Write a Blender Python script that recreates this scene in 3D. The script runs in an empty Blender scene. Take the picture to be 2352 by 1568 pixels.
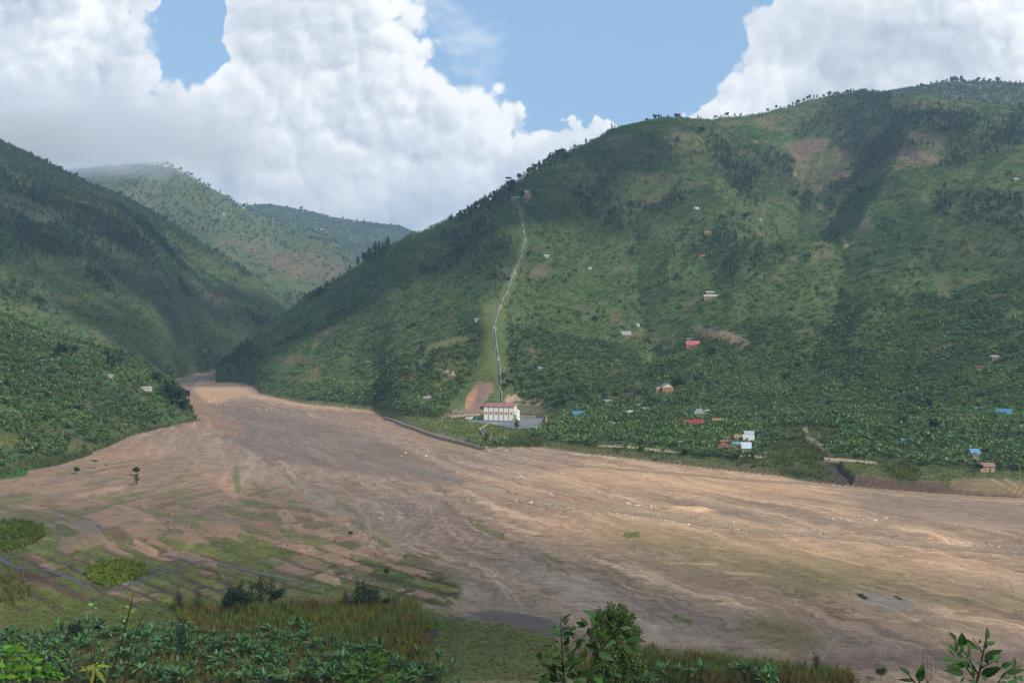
import bpy, math, random
import numpy as np
from mathutils import Vector, Matrix

# ------------------------------------------------------------------ camera, world, sun, exposure
SC = bpy.context.scene
COL = SC.collection
FPX = 995.6                      # focal length in pixels of the 1024 px wide frame
cam_d = bpy.data.cameras.new('camera'); cam_d.sensor_width = 36.0
cam_d.lens = 36.0 * FPX / 1024.0; cam_d.clip_start = 0.1; cam_d.clip_end = 60000
cam = bpy.data.objects.new('camera', cam_d); COL.objects.link(cam)
cam.location = (0, 0, 0); cam.rotation_euler = (math.radians(90), 0, 0)
SC.camera = cam
SC.view_settings.view_transform = 'Standard'; SC.view_settings.look = 'None'
SC.view_settings.gamma = 1.0; SC.view_settings.use_curve_mapping = False
SC.view_settings.exposure = 0.0
SC.cycles.use_denoising = True
try: SC.cycles.denoising_prefilter = 'ACCURATE'
except Exception: pass
SC.cycles.max_bounces = 6; SC.cycles.transparent_max_bounces = 12; SC.cycles.volume_bounces = 3
SC.cycles.diffuse_bounces = 2

SUN_DIR = Vector((0.54, -0.55, 0.62)).normalized()       # towards the sun
SUN_EL = math.asin(SUN_DIR.z); SUN_AZ = math.atan2(SUN_DIR.x, SUN_DIR.y)
sun_d = bpy.data.lights.new('sun', 'SUN'); sun_d.energy = 4.4; sun_d.angle = math.radians(0.53)
sun_d.color = (1.0, 0.93, 0.82)
sun = bpy.data.objects.new('sun', sun_d); COL.objects.link(sun)
sun.rotation_euler = (-SUN_DIR).to_track_quat('-Z', 'Y').to_euler()

world = bpy.data.worlds.new('World'); SC.world = world; world.use_nodes = True
HAZE_DENSITY = 0.000095


class NG:
    """tiny helper for building node trees"""
    def __init__(s, nt):
        s.nt = nt; s.n = nt.nodes; s.l = nt.links
    def node(s, t, **kw):
        nd = s.n.new(t)
        for k, v in kw.items(): setattr(nd, k, v)
        return nd
    def put(s, sock, v):
        if isinstance(v, bpy.types.NodeSocket): s.l.new(v, sock)
        elif v is not None:
            if isinstance(v, (tuple, list)) and len(v) == 3 and sock.type == 'RGBA': v = (*v, 1)
            sock.default_value = v
    def m(s, op, a, b=None, c=None, clamp=False):
        nd = s.node('ShaderNodeMath', operation=op); nd.use_clamp = clamp
        s.put(nd.inputs[0], a)
        if b is not None: s.put(nd.inputs[1], b)
        if c is not None: s.put(nd.inputs[2], c)
        return nd.outputs[0]
    def mix(s, f, a, b, mode='MIX'):
        nd = s.node('ShaderNodeMix', data_type='RGBA', blend_type=mode)
        s.put(nd.inputs[0], f); s.put(nd.inputs[6], a); s.put(nd.inputs[7], b)
        return nd.outputs[2]
    def noise(s, vec, scale, detail=4, rough=0.5, lac=2.0, dist=0.0, kind='FBM', dim='3D'):
        nd = s.node('ShaderNodeTexNoise'); nd.noise_dimensions = dim; nd.noise_type = kind; nd.normalize = True
        s.put(nd.inputs['Vector'], vec); nd.inputs['Scale'].default_value = scale
        nd.inputs['Detail'].default_value = detail; nd.inputs['Roughness'].default_value = rough
        nd.inputs['Lacunarity'].default_value = lac; nd.inputs['Distortion'].default_value = dist
        return nd.outputs['Fac']
    def vor(s, vec, scale, feat='F1', sm=0.3, detail=0.0, rough=0.5):
        nd = s.node('ShaderNodeTexVoronoi'); nd.feature = feat; nd.voronoi_dimensions = '2D'
        s.put(nd.inputs['Vector'], vec); nd.inputs['Scale'].default_value = scale
        if 'Smoothness' in nd.inputs and feat == 'SMOOTH_F1': nd.inputs['Smoothness'].default_value = sm
        nd.inputs['Detail'].default_value = detail; nd.inputs['Roughness'].default_value = rough
        return nd.outputs['Distance']
    def ramp(s, f, a, b, lo=0.0, hi=1.0, smooth=True):
        nd = s.node('ShaderNodeMapRange'); nd.interpolation_type = 'SMOOTHSTEP' if smooth else 'LINEAR'
        nd.clamp = True
        s.put(nd.inputs[0], f); s.put(nd.inputs[1], a); s.put(nd.inputs[2], b); s.put(nd.inputs[3], lo); s.put(nd.inputs[4], hi)
        return nd.outputs[0]
    def comb(s, x, y, z):
        nd = s.node('ShaderNodeCombineXYZ')
        for i, v in enumerate((x, y, z)): s.put(nd.inputs[i], v)
        return nd.outputs[0]


def V(x, y):                       # coordinates read off the 2352 px wide view of the photograph
    return (x * 0.43537, y * 0.43537)


def build_sky():
    nt = world.node_tree; nt.nodes.clear(); g = NG(nt)
    out = g.node('ShaderNodeOutputWorld'); bg = g.node('ShaderNodeBackground')
    sky = g.node('ShaderNodeTexSky', sky_type='NISHITA'); sky.sun_disc = False
    sky.sun_elevation = SUN_EL; sky.sun_rotation = SUN_AZ; sky.altitude = 1500; sky.air_density = 1.0
    sky.dust_density = 0.6; sky.ozone_density = 1.2
    tc = g.node('ShaderNodeTexCoord'); sep = g.node('ShaderNodeSeparateXYZ'); nt.links.new(tc.outputs['Generated'], sep.inputs[0])
    x, y, z = sep.outputs
    ys = g.m('MAXIMUM', g.m('ABSOLUTE', y), 0.12)
    u = g.m('DIVIDE', x, ys); v = g.m('DIVIDE', z, ys)             # direction on the cloud wall
    # billowing of the outlines: octaves of round puffs, each octave carried on a little turbulence
    p3 = g.comb(u, v, 0.0)
    wn = g.noise(p3, 5.0, 4, 0.6, dim='2D'); wn2 = g.noise(g.comb(v, u, 0), 5.3, 4, 0.6, dim='2D')
    fn = g.noise(p3, 30.0, 4, 0.65, dim='2D'); fn2 = g.noise(g.comb(v, u, 0), 33.0, 4, 0.65, dim='2D')
    def puff(du, dv):
        U_ = g.m('ADD', u, du); V_ = g.m('ADD', v, dv)
        w1 = g.comb(g.m('MULTIPLY_ADD', wn, 0.05, U_), g.m('MULTIPLY_ADD', wn2, 0.05, V_), 0.0)
        w2 = g.comb(g.m('MULTIPLY_ADD', fn, 0.022, g.m('MULTIPLY_ADD', wn2, 0.03, U_)), g.m('MULTIPLY_ADD', fn2, 0.022, V_), 0.0)
        a = g.vor(w1, 6.0); b = g.vor(w2, 14.0); c = g.vor(w2, 31.0); d = g.vor(w2, 70.0)
        sq = lambda t: g.m('MULTIPLY', t, t)
        t = g.m('MULTIPLY', sq(a), 0.62); t = g.m('MULTIPLY_ADD', sq(b), 0.42, t); t = g.m('MULTIPLY_ADD', sq(c), 0.26, t)
        return g.m('MULTIPLY_ADD', sq(d), 0.15, t)
    bil = puff(0.0, 0.0)
    bil0 = g.m('SUBTRACT', bil, 0.30)
    uu = g.m('MULTIPLY_ADD', g.m('SUBTRACT', wn, 0.5), 0.07, u)
    uu = g.m('MULTIPLY_ADD', g.m('SUBTRACT', g.vor(g.comb(g.m('MULTIPLY_ADD', wn, .05, v), u, 1.3), 15.0), 0.42), 0.042, uu)
    uu = g.m('MULTIPLY_ADD', g.m('SUBTRACT', g.vor(g.comb(v, g.m('MULTIPLY_ADD', wn2, .05, u), 0), 37.0), 0.42), 0.022, uu)
    # top edge of the cloud wall against azimuth
    fc = g.node('ShaderNodeFloatCurve'); cv = fc.mapping.curves[0]
    edge = [(-300, -200), (0, -200), (280, -150), (326, 0), (352, 50), (368, 95), (398, 100), (430, 135), (458, 105), (495, 100), (518, 62), (540, 18), (572, -70), (600, -140), (700, -190),
            (860, -120), (915, 5), (960, 30), (1005, 60), (1050, 110), (1100, 150), (1140, 185), (1165, 225), (1210, 250), (1250, 285), (1315, 280), (1360, 250), (1410, 240), (1455, 250), (1490, 285),
            (1515, 292), (1530, 258), (1590, 262), (1604, 238), (1650, 175), (1690, 135), (1740, 105), (1765, 55), (1790, 0), (1830, -70), (1900, -150), (2352, -200), (2700, -200)]
    pts = [((ex + 300) / 3000.0, 1 - (ey + 200) / 600.0) for ex, ey in edge]
    cv.points[0].location = pts[0]; cv.points[1].location = pts[-1]
    for p in pts[1:-1]: cv.points.new(*p)
    for p in cv.points: p.handle_type = 'VECTOR'
    fc.mapping.use_clip = False; fc.mapping.update()
    # u -> view x : vx = (u*FPX + 512)/0.43537
    vx = g.m('MULTIPLY_ADD', uu, FPX / 0.43537, 512 / 0.43537)
    cx = g.m('DIVIDE', g.m('ADD', vx, 300.0), 3000.0, clamp=True)
    g.put(fc.inputs[1], cx)
    ey = g.m('MULTIPLY_ADD', g.m('SUBTRACT', 1.0, fc.outputs[0]), 600.0, -200.0)     # view y of edge
    vtop = g.m('MULTIPLY', g.m('SUBTRACT', 341 / 0.43537, ey), 0.43537 / FPX)
    d0 = g.m('SUBTRACT', vtop, v)                                  # >0 inside the cloud
    d = g.m('MULTIPLY_ADD', bil0, -0.13, d0)
    soft = g.ramp(g.noise(p3, 3.0, 1, .5, dim='2D'), .45, .62, 0.003, 0.014)
    alpha = g.ramp(d, g.m('MULTIPLY', soft, -0.6), soft)
    # thin veils in the blue
    veil = g.noise(g.comb(g.m('MULTIPLY', u, 1.0), g.m('MULTIPLY', v, 1.7), 9.1), 5.0, 4, 0.62, dim='2D')
    veil = g.ramp(veil, 0.58, 0.80, 0.0, 0.6)
    # brightness inside: white rims and billows, soft grey folds, blue-grey flat base
    big = g.noise(g.comb(g.m('MULTIPLY', u, 1.0), g.m('MULTIPLY', v, 1.25), 2.0), 3.6, 5, 0.56, dist=0.5, dim='2D')
    mid = g.noise(g.comb(u, v, 5.0), 10.0, 5, 0.62, dim='2D')
    rel = g.m('SUBTRACT', puff(0.007, 0.009), bil)                        # relief seen from the sun's side
    rim = g.ramp(d, 0.0, 0.10, 1.0, 0.0)
    base = g.ramp(v, 0.02, 0.25)                                   # flat grey bases low down
    sh = g.m('MULTIPLY_ADD', g.m('SUBTRACT', big, 0.5), 3.4, 0.18)
    sh = g.m('MULTIPLY_ADD', g.m('SUBTRACT', mid, 0.5), 1.0, sh)
    relk = g.m('MULTIPLY', g.ramp(v, 0.10, 0.24, 0.35, 1.0), g.ramp(big, .35, .6, .45, 1.0))
    sh = g.m('MULTIPLY_ADD', g.m('MULTIPLY', rel, relk), 3.3, sh)
    sh = g.m('MULTIPLY_ADD', rim, 0.55, sh)
    sh = g.m('SUBTRACT', sh, g.m('MULTIPLY', g.m('SUBTRACT', 1.0, base), 0.85))
    sh = g.m('SUBTRACT', sh, g.m('MULTIPLY', g.ramp(u, -0.34, -0.52), 0.30))
    sh = g.ramp(sh, -0.85, 0.95, smooth=False)
    ccol = g.mix(sh, (0.36, 0.44, 0.54), (.97, .97, .97))
    skyc = g.mix(1.0, sky.outputs[0], (0.105, 0.105, 0.105), 'MULTIPLY')
    skyc = g.mix(0.6, skyc, (0.36, 0.58, 0.84))
    skyc = g.mix(veil, skyc, (0.80, 0.85, 0.90))
    res = g.mix(alpha, skyc, ccol)
    # away from the photographed part the sky is half overcast
    up = g.ramp(v, 0.45, 0.9); back = g.ramp(y, 0.25, 0.05)
    oth = g.m('MAXIMUM', up, back)
    cl2 = g.ramp(g.noise(tc.outputs['Generated'], 2.2, 2, 0.6), 0.42, 0.6)
    sky2 = g.mix(g.m('MULTIPLY', cl2, 0.45), g.mix(1.0, skyc, (.62, .62, .62), 'MULTIPLY'), (0.50, 0.54, 0.60))
    res = g.mix(oth, res, sky2)
    nt.links.new(res, bg.inputs[0]); bg.inputs[1].default_value = 1.22
    nt.links.new(bg.outputs[0], out.inputs[0])
build_sky()

# ------------------------------------------------------------------ helpers
rng = np.random.default_rng(7)
random.seed(11)


def T(pts, ox, oy, s):            # coordinates read off a zoomed crop -> px, py of the 1024 frame
    return [((x / s + ox) / 4.0, (y / s + oy) / 4.0) for x, y in pts]


def srgb(r, g, b):
    f = lambda c: (c / 255 / 12.92) if c / 255 <= 0.04045 else ((c / 255 + 0.055) / 1.055) ** 2.4
    return (f(r), f(g), f(b))


def sstep(a, b, x):
    t = np.clip((x - a) / (b - a), 0, 1); return t * t * (3 - 2 * t)


def perlin(x, y, seed=0):
    x = np.asarray(x, float); y = np.asarray(y, float)
    r = np.random.default_rng(seed); perm = r.permutation(512); ang = r.random(512) * 2 * np.pi
    gx, gy = np.cos(ang), np.sin(ang)
    xi = np.floor(x).astype(int); yi = np.floor(y).astype(int); fx = x - xi; fy = y - yi
    u = fx * fx * fx * (fx * (fx * 6 - 15) + 10); v = fy * fy * fy * (fy * (fy * 6 - 15) + 10)
    def dot(ix, iy, dx, dy):
        h = perm[(perm[ix & 511] + iy) & 511]; return gx[h] * dx + gy[h] * dy
    a = dot(xi, yi, fx, fy); b = dot(xi + 1, yi, fx - 1, fy); c = dot(xi, yi + 1, fx, fy - 1); d = dot(xi + 1, yi + 1, fx - 1, fy - 1)
    return ((a + u * (b - a)) + v * ((c + u * (d - c)) - (a + u * (b - a)))) * 1.4


def fbm(x, y, seed=0, octv=5, gain=0.5):
    t = 0; amp = 1.0; s = 0
    for i in range(octv):
        t = t + amp * perlin(x * 2 ** i + 17.3 * i, y * 2 ** i - 9.1 * i, seed + i); s += amp; amp *= gain
    return t / s


def ridged(x, y, seed=0, octv=4):
    t = 0; amp = 1.0; s = 0
    for i in range(octv):
        t = t + amp * (1 - np.abs(perlin(x * 2 ** i + 7.7 * i, y * 2 ** i + 3.1 * i, seed + i)) * 2); s += amp; amp *= 0.5
    return t / s


def link(o, parent=None):
    COL.objects.link(o)
    if parent is not None: o.parent = parent
    return o


def tag(o, label=None, cat=None, group=None, kind=None):
    if label: o['label'] = label
    if cat: o['category'] = cat
    if group: o['group'] = group
    if kind: o['kind'] = kind
    return o


def np_mesh(name, verts, quads, mat, cols=None, smooth=False, extra=None):
    me = bpy.data.meshes.new(name)
    verts = np.asarray(verts, np.float32); quads = np.asarray(quads, np.int32)
    k = quads.shape[1]
    me.vertices.add(len(verts)); me.vertices.foreach_set('co', verts.ravel())
    me.loops.add(quads.size); me.loops.foreach_set('vertex_index', quads.ravel())
    me.polygons.add(len(quads)); me.polygons.foreach_set('loop_start', np.arange(0, quads.size, k, dtype=np.int32))
    try: me.polygons.foreach_set('loop_total', np.full(len(quads), k, np.int32))
    except Exception: pass
    if smooth: me.polygons.foreach_set('use_smooth', np.ones(len(quads), bool))
    me.update(calc_edges=True)
    if cols is not None:
        c4 = np.ones((len(verts), 4), np.float32); c4[:, :3] = cols
        a = me.attributes.new('Col', 'FLOAT_COLOR', 'POINT'); a.data.foreach_set('color', c4.ravel())
    for nm, arr in (extra or {}).items():
        a = me.attributes.new(nm, 'FLOAT', 'POINT'); a.data.foreach_set('value', np.asarray(arr, np.float32))
    if mat: me.materials.append(mat)
    return me


# ------------------------------------------------------------------ materials
MATS = {}


def mat_plain(name, col, rough=0.8, metal=0.0, spec=0.3, noise_amt=0.15, nscale=1.5, bump=0.0, bscale=8.0):
    if name in MATS: return MATS[name]
    m = bpy.data.materials.new(name); m.use_nodes = True; g = NG(m.node_tree)
    bs = g.n['Principled BSDF']
    tc = g.node('ShaderNodeTexCoord')
    n = g.noise(tc.outputs['Object'], nscale, 5, 0.6)
    f = g.ramp(n, 0.3, 0.7, 1 - noise_amt, 1 + noise_amt, smooth=False)
    c = g.mix(1.0, col, g.comb(f, f, f), 'MULTIPLY')
    m.node_tree.links.new(c, bs.inputs['Base Color'])
    bs.inputs['Roughness'].default_value = rough; bs.inputs['Metallic'].default_value = metal
    bs.inputs['Specular IOR Level'].default_value = spec
    if bump:
        b = g.node('ShaderNodeBump'); b.inputs['Strength'].default_value = bump; b.inputs['Distance'].default_value = 0.1
        m.node_tree.links.new(g.noise(tc.outputs['Object'], bscale, 5, 0.6), b.inputs['Height'])
        m.node_tree.links.new(b.outputs[0], bs.inputs['Normal'])
    MATS[name] = m; return m


def mat_ground(name, fine=0.22, bumpd=0.25, flow=False):
    m = bpy.data.materials.new(name); m.use_nodes = True; g = NG(m.node_tree); bs = g.n['Principled BSDF']
    at = g.node('ShaderNodeAttribute'); at.attribute_name = 'Col'
    wt = g.node('ShaderNodeAttribute'); wt.attribute_name = 'Wet'
    geo = g.node('ShaderNodeNewGeometry')
    n1 = g.noise(geo.outputs['Position'], 1.1, 6, 0.65); n2 = g.noise(geo.outputs['Position'], 0.09, 5, 0.6)
    mp = g.node('ShaderNodeMapping'); g.l.new(geo.outputs['Position'], mp.inputs[0]); mp.inputs['Rotation'].default_value = (0, 0, math.radians(38)); mp.inputs['Scale'].default_value = (.22, 1, 1)
    n3 = g.noise(mp.outputs[0], 0.55, 6, 0.72)
    f = g.m('ADD', g.ramp(n3, 0.3, 0.7, -fine * .9, fine * .9, False), g.ramp(n1, 0.25, 0.75, -fine, fine, False)); f = g.m('ADD', f, g.ramp(n2, 0.3, 0.7, 0.9, 1.1, False)) if True else g.m('ADD', g.ramp(n1, 0.25, 0.75, -fine, fine, False), g.ramp(n2, 0.3, 0.7, 0.9, 1.1, False))
    if flow:                      # silt streaks drawn out along the flow
        fa = g.node('ShaderNodeAttribute'); fa.attribute_name = 'Fa'; fr = g.node('ShaderNodeAttribute'); fr.attribute_name = 'Fr'
        v1 = g.comb(g.m('MULTIPLY', fa.outputs['Fac'], 120.0), g.m('MULTIPLY', fr.outputs['Fac'], 9.0), 0.0); v2 = g.comb(g.m('MULTIPLY', fa.outputs['Fac'], 420.0), g.m('MULTIPLY', fr.outputs['Fac'], 22.0), 3.0)
        s1 = g.noise(v1, 1.0, 6, .62, dim='2D', dist=.6); s2 = g.noise(v2, 1.0, 5, .65, dim='2D', dist=.8)
        crest = g.m('ABSOLUTE', g.m('SUBTRACT', s1, .5)); crest = g.ramp(crest, 0.0, .035, -.22, 0.0)
        fs = g.node('ShaderNodeAttribute'); fs.attribute_name = 'Fs'; tt = g.m('ADD', g.m('ADD', g.ramp(s1, .32, .68, -.20, .24, False), g.ramp(s2, .32, .68, -.20, .22, False)), crest); f = g.m('MAXIMUM', g.m('MULTIPLY_ADD', tt, fs.outputs['Fac'], f), .25)
    c = g.mix(1.0, at.outputs['Color'], g.comb(f, f, f), 'MULTIPLY')
    g.l.new(c, bs.inputs['Base Color'])
    g.l.new(g.ramp(wt.outputs['Fac'], 0, 1, 0.92, 0.28, False), bs.inputs['Roughness'])
    bs.inputs['Specular IOR Level'].default_value = 0.25
    b = g.node('ShaderNodeBump'); b.inputs['Strength'].default_value = 0.6; b.inputs['Distance'].default_value = bumpd
    g.l.new(g.noise(geo.outputs['Position'], 0.8, 6, 0.7), b.inputs['Height']); g.l.new(b.outputs[0], bs.inputs['Normal'])
    return m


def mat_leaf(name, rough=0.5, trans=0.25, spec=0.35, veins=False):
    m = bpy.data.materials.new(name); m.use_nodes = True; g = NG(m.node_tree); bs = g.n['Principled BSDF']
    at = g.node('ShaderNodeAttribute'); at.attribute_name = 'Col'
    geo = g.node('ShaderNodeNewGeometry')
    n = g.noise(geo.outputs['Position'], 2.0, 4, 0.6)
    f = g.ramp(n, 0.3, 0.7, 0.75, 1.25, False)
    oi = g.node('ShaderNodeObjectInfo'); r = g.ramp(oi.outputs['Random'], 0, 1, 0.85, 1.15, False)
    f = g.m('MULTIPLY', f, r)
    c = g.mix(1.0, at.outputs['Color'], g.comb(f, f, f), 'MULTIPLY')
    g.l.new(c, bs.inputs['Base Color']); bs.inputs['Roughness'].default_value = rough
    bs.inputs['Specular IOR Level'].default_value = spec
    tr = g.node('ShaderNodeBsdfTranslucent'); g.l.new(g.mix(1.0, c, (1.3, 1.25, 0.5), 'MULTIPLY'), tr.inputs[0])
    mx = g.node('ShaderNodeMixShader'); mx.inputs[0].default_value = trans
    g.l.new(bs.outputs[0], mx.inputs[1]); g.l.new(tr.outputs[0], mx.inputs[2])
    g.l.new(mx.outputs[0], g.n['Material Output'].inputs[0])
    return m


M_RIVER = mat_ground('riverbed_gravel', 0.24, 0.35, True)
M_HILL = mat_ground('hillside_soil', 0.30, 0.5)
M_BANANA = mat_leaf('banana_leaf', 0.42, 0.22, 0.4)
M_TREE = mat_leaf('tree_leaf', 0.6, 0.2, 0.25)
M_GRASS = mat_leaf('grass_blade', 0.6, 0.25, 0.25)
M_BARK = mat_plain('bark', (0.10, 0.075, 0.055), 0.9, noise_amt=0.4, nscale=6, bump=0.5)
M_PALEBARK = mat_plain('pale_bark', (0.28, 0.24, 0.19), 0.9, noise_amt=0.4, nscale=4, bump=0.4)

# ------------------------------------------------------------------ terrain: one height field, columns by azimuth, rows by distance
def ip(pts, x, xlo=None):
    a = np.array(sorted(pts)); return np.interp(x, a[:, 0], a[:, 1])


PX = np.arange(-150, 1176.5, 1.0)
rows = [2.0]
while rows[-1] < 9000:
    y = rows[-1]
    if y < 225: d = max(1.2, y * 0.06)
    elif y < 2700: d = min(5.5, 0.62 * y * y / (995.6 * 84))
    else: d = 5.5 + (y - 2700) * 0.012
    rows.append(y + d)
YR = np.array(rows)
NC, NR = len(PX), len(YR)
U = (PX - 512) / FPX
GX = U[:, None] * YR[None, :]; GY = np.broadcast_to(YR[None, :], GX.shape)
R_ = lambda py: (341 - py) / FPX


def floor_z(X, Y):
    return -86 + 0.018 * Y + 0.0 * X


def floor_Y(py, off=0.0):          # distance at which screen row py meets the valley floor raised by off
    return (86 - off) / ((np.asarray(py, float) - 341) / FPX + 0.018)


sV = lambda pts: [V(*p) for p in pts]

# --- main hill
M_S = sV([(430, 890), (485, 868), (530, 832), (600, 764), (680, 704), (700, 690), (770, 645), (830, 606), (870, 575), (950, 536), (1000, 520), (1050, 500), (1100, 474), (1170, 428), (1200, 412), (1250, 376), (1300, 350),
          (1350, 329), (1400, 299), (1450, 287), (1530, 278), (1600, 275), (1700, 268), (1760, 259), (1800, 249), (1850, 234), (1900, 221), (1990, 214), (2040, 220), (2120, 224), (2200, 232), (2300, 242), (2352, 248), (2750, 300)])
M_R = [(-150, 1650), (187, 1650), (231, 1690), (261, 1720), (335, 1760), (379, 1730), (435, 1680), (509, 1620), (560, 1700), (610, 1880), (697, 2150), (800, 2350), (866, 2400), (950, 2330), (1024, 2280), (1180, 2300)]
M_B = sV([(400, 878), (485, 874), (560, 878), (590, 888), (600, 905), (700, 927), (800, 936), (870, 945), (882, 958), (930, 975), (1000, 997), (1060, 1014), (1115, 1031), (1150, 1026), (1250, 1026), (1330, 1038), (1450, 1052), (1600, 1070),
          (1700, 1082), (1790, 1092), (1850, 1104), (1920, 1112), (2000, 1120), (2120, 1130), (2230, 1137), (2352, 1142), (2750, 1175)])
bank_py = ip(M_B, PX)
M_foot = floor_Y(bank_py)
ridgeY = ip(M_R, PX); ridge_py = ip(M_S, PX)
ridge_z = ridgeY * R_(ridge_py)
bank_h = ip([(-150, 0.3), (230, 0.3), (262, 2.0), (380, 2.2), (384, 3.2), (485, 3.0), (495, 1.0), (545, 1.8), (620, 2.2), (700, 2.6), (800, 4.5), (850, 6.0), (1024, 5.0), (1180, 5.0)], PX)
toeY = M_foot + ip([(-150, 2), (231, 3), (262, 60), (330, 60), (400, 45), (455, 190), (480, 235), (520, 235), (560, 215), (650, 240), (760, 270), (840, 280), (940, 250), (1024, 260), (1180, 250)], PX)
toe_h = bank_h + ip([(-150, 1), (262, 8), (400, 9), (460, 1.2), (535, 1.2), (580, 6), (700, 10), (1180, 16)], PX)
def smth(a, n=19):
    k = np.hanning(n + 2)[1:-1]; k /= k.sum(); return np.convolve(np.pad(a, n // 2, mode='edge'), k, mode='valid')
toeY = smth(toeY, 31); toe_h = smth(toe_h, 31); ridgeY = smth(ridgeY, 31); ridge_z = ridgeY * R_(smth(ridge_py, 5))
hM = np.full((NC, NR), -400.0)
envM = np.zeros((NC, NR))
for i in range(NC):
    F, Tt, Rr = M_foot[i], toeY[i], ridgeY[i]
    if ridge_z[i] < floor_z(0, Rr) or PX[i] < 215: continue
    Tt = min(Tt, F + 0.4 * (Rr - F))
    zt = floor_z(0, Tt) + toe_h[i]
    ks = np.linspace(0, 1, 9)[1:-1]
    prof = 1.0 * ks + 0.10 * np.sin(ks * math.pi) * (1 - ks) - 0.05 * np.sin(ks * 2 * math.pi)
    yk = [F - 1, F + 1.5 + bank_h[i] * 0.4, Tt] + list(Tt + (Rr - Tt) * ks) + [Rr, Rr + 160, Rr + 700, Rr + 2500]
    zf = floor_z(0, F)
    zk = [-400, zf + bank_h[i], zt] + list(zt + (ridge_z[i] - zt) * prof) + [ridge_z[i], ridge_z[i] - 14, ridge_z[i] - 140, ridge_z[i] - 900]
    hM[i] = np.interp(YR, yk, zk)
    bw = max(6.0, 2.5 + bank_h[i] * 0.4); sm = (YR > F - 60) & (YR < F - 1 + bw)
    hM[i][YR <= F - 60] = -400
    hM[i][sm] = zf + bank_h[i] * np.minimum((YR[sm] - F + 1) / bw, 1) - 0.02
    k = np.clip((YR - Tt) / max(Rr - Tt, 1), 0, 1)
    envM[i] = np.clip(k * 5, 0, 1) * np.clip((1 - k) * 3.2, 0, 1) ** 1.3


def hit(h, px, py):
    i = int(np.clip(round(px - PX[0]), 0, NC - 1)); r = h[i] / YR; rho = R_(py)
    ok = np.where((r >= rho) & (YR > 236))[0]
    if len(ok) == 0: return None
    j = ok[0]
    if j == 0: return YR[0]
    a, b = r[j - 1], r[j]
    t = 1.0 if (b - a) < 1e-9 or a < -0.36 - 1 else np.clip((rho - a) / (b - a), 0, 1)
    return YR[j - 1] + (YR[j] - YR[j - 1]) * t


def seg_dist(X, Y, P):
    best = np.full(X.shape, 1e9)
    for (x0, y0), (x1, y1) in zip(P[:-1], P[1:]):
        dx, dy = x1 - x0, y1 - y0; L = dx * dx + dy * dy + 1e-9
        t = np.clip(((X - x0) * dx + (Y - y0) * dy) / L, 0, 1)
        best = np.minimum(best, np.hypot(X - x0 - t * dx, Y - y0 - t * dy))
    return best


def carve(h, env, pts, depth, width, sharp=1.4):
    P = []
    for px, py in pts:
        y = hit(h, px, py)
        if y is None: y = P[-1][1] if P else 1500
        P.append(((px - 512) / FPX * y, y))
    d = seg_dist(GX, GY, P)
    return -depth * np.clip(1 - d / width, 0, 1) ** sharp * env


nz = fbm(GX / 260, GY / 260, 3, 4)
dM = np.zeros_like(hM)
gull = [([(1860, 262), (1835, 330), (1830, 400), (1880, 460), (1905, 500), (1940, 560), (1925, 620), (1890, 690), (1872, 740), (1858, 850), (1845, 960)], 115, 260, 1.3),
        ([(1465, 395), (1460, 470), (1465, 560), (1475, 620), (1500, 700), (1490, 790), (1450, 860)], 72, 200, 1.3),
        ([(1300, 500), (1290, 600), (1300, 700), (1330, 800)], 12, 90, 1.3),
        ([(1600, 520), (1640, 600), (1680, 700), (1720, 790)], 14, 90, 1.3),
        ([(2260, 420), (2180, 520), (2080, 640), (1960, 760)], 20, 120, 1.3),
        ([(2352, 560), (2240, 680), (2160, 800)], 16, 110, 1.3),
        ([(2000, 260), (1960, 330), (1880, 420)], 44, 130, 1.3),
        ([(1680, 290), (1700, 380), (1800, 470)], 36, 130, 1.3),
        ([(1010, 560), (960, 680), (900, 780), (820, 870)], 14, 110, 1.3),
        ([(790, 660), (740, 760), (700, 860)], 10, 80, 1.3),
        # spurs (negative depth raises)
        ([(1640, 300), (1640, 400), (1690, 520), (1710, 620), (1640, 740), (1560, 850)], -60, 210, 1.2),
        ([(1190, 440), (1205, 560), (1150, 700), (1140, 820)], -10, 120, 1.2),
        ([(2352, 430), (2200, 500), (2080, 600), (1980, 690)], -60, 220, 1.2),
        ([(2090, 250), (2060, 380), (1990, 480), (1960, 530)], -40, 150, 1.2),
        ([(900, 600), (860, 700), (780, 820)], -10, 100, 1.2)]
for pts, dp, wd, sh in gull: dM += carve(hM, envM, sV(pts), dp, wd, sh)
wx = GX + 40 * perlin(GX / 130, GY / 130, 91); wy = GY + 40 * perlin(GX / 130, GY / 130, 92)
dM += envM * (36 * (ridged(wx / 330, wy / 620, 21, 4) - 0.35) + 9 * nz)
dM += envM * 2.2 * np.sin((hM + 14 * nz) / 4.2) * sstep(0, 0.5, ip([(900, 0), (1500, 1)], GY)) * 0.35
edgeM = ((GY > M_foot[:, None] + 6) & (hM > -350)) * 1.0
dM += edgeM * (0.9 * fbm(GX / 22, GY / 22, 31, 3)) * (1 - 0.85 * ((PX[:, None] > 445) & (PX[:, None] < 535) & (GY < 920)))
dM += (np.abs(GY - ridgeY[:, None]) < 400) * 7.0 * fbm(GX / 45, GX * 0, 77, 3)
hM = hM + dM


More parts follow.
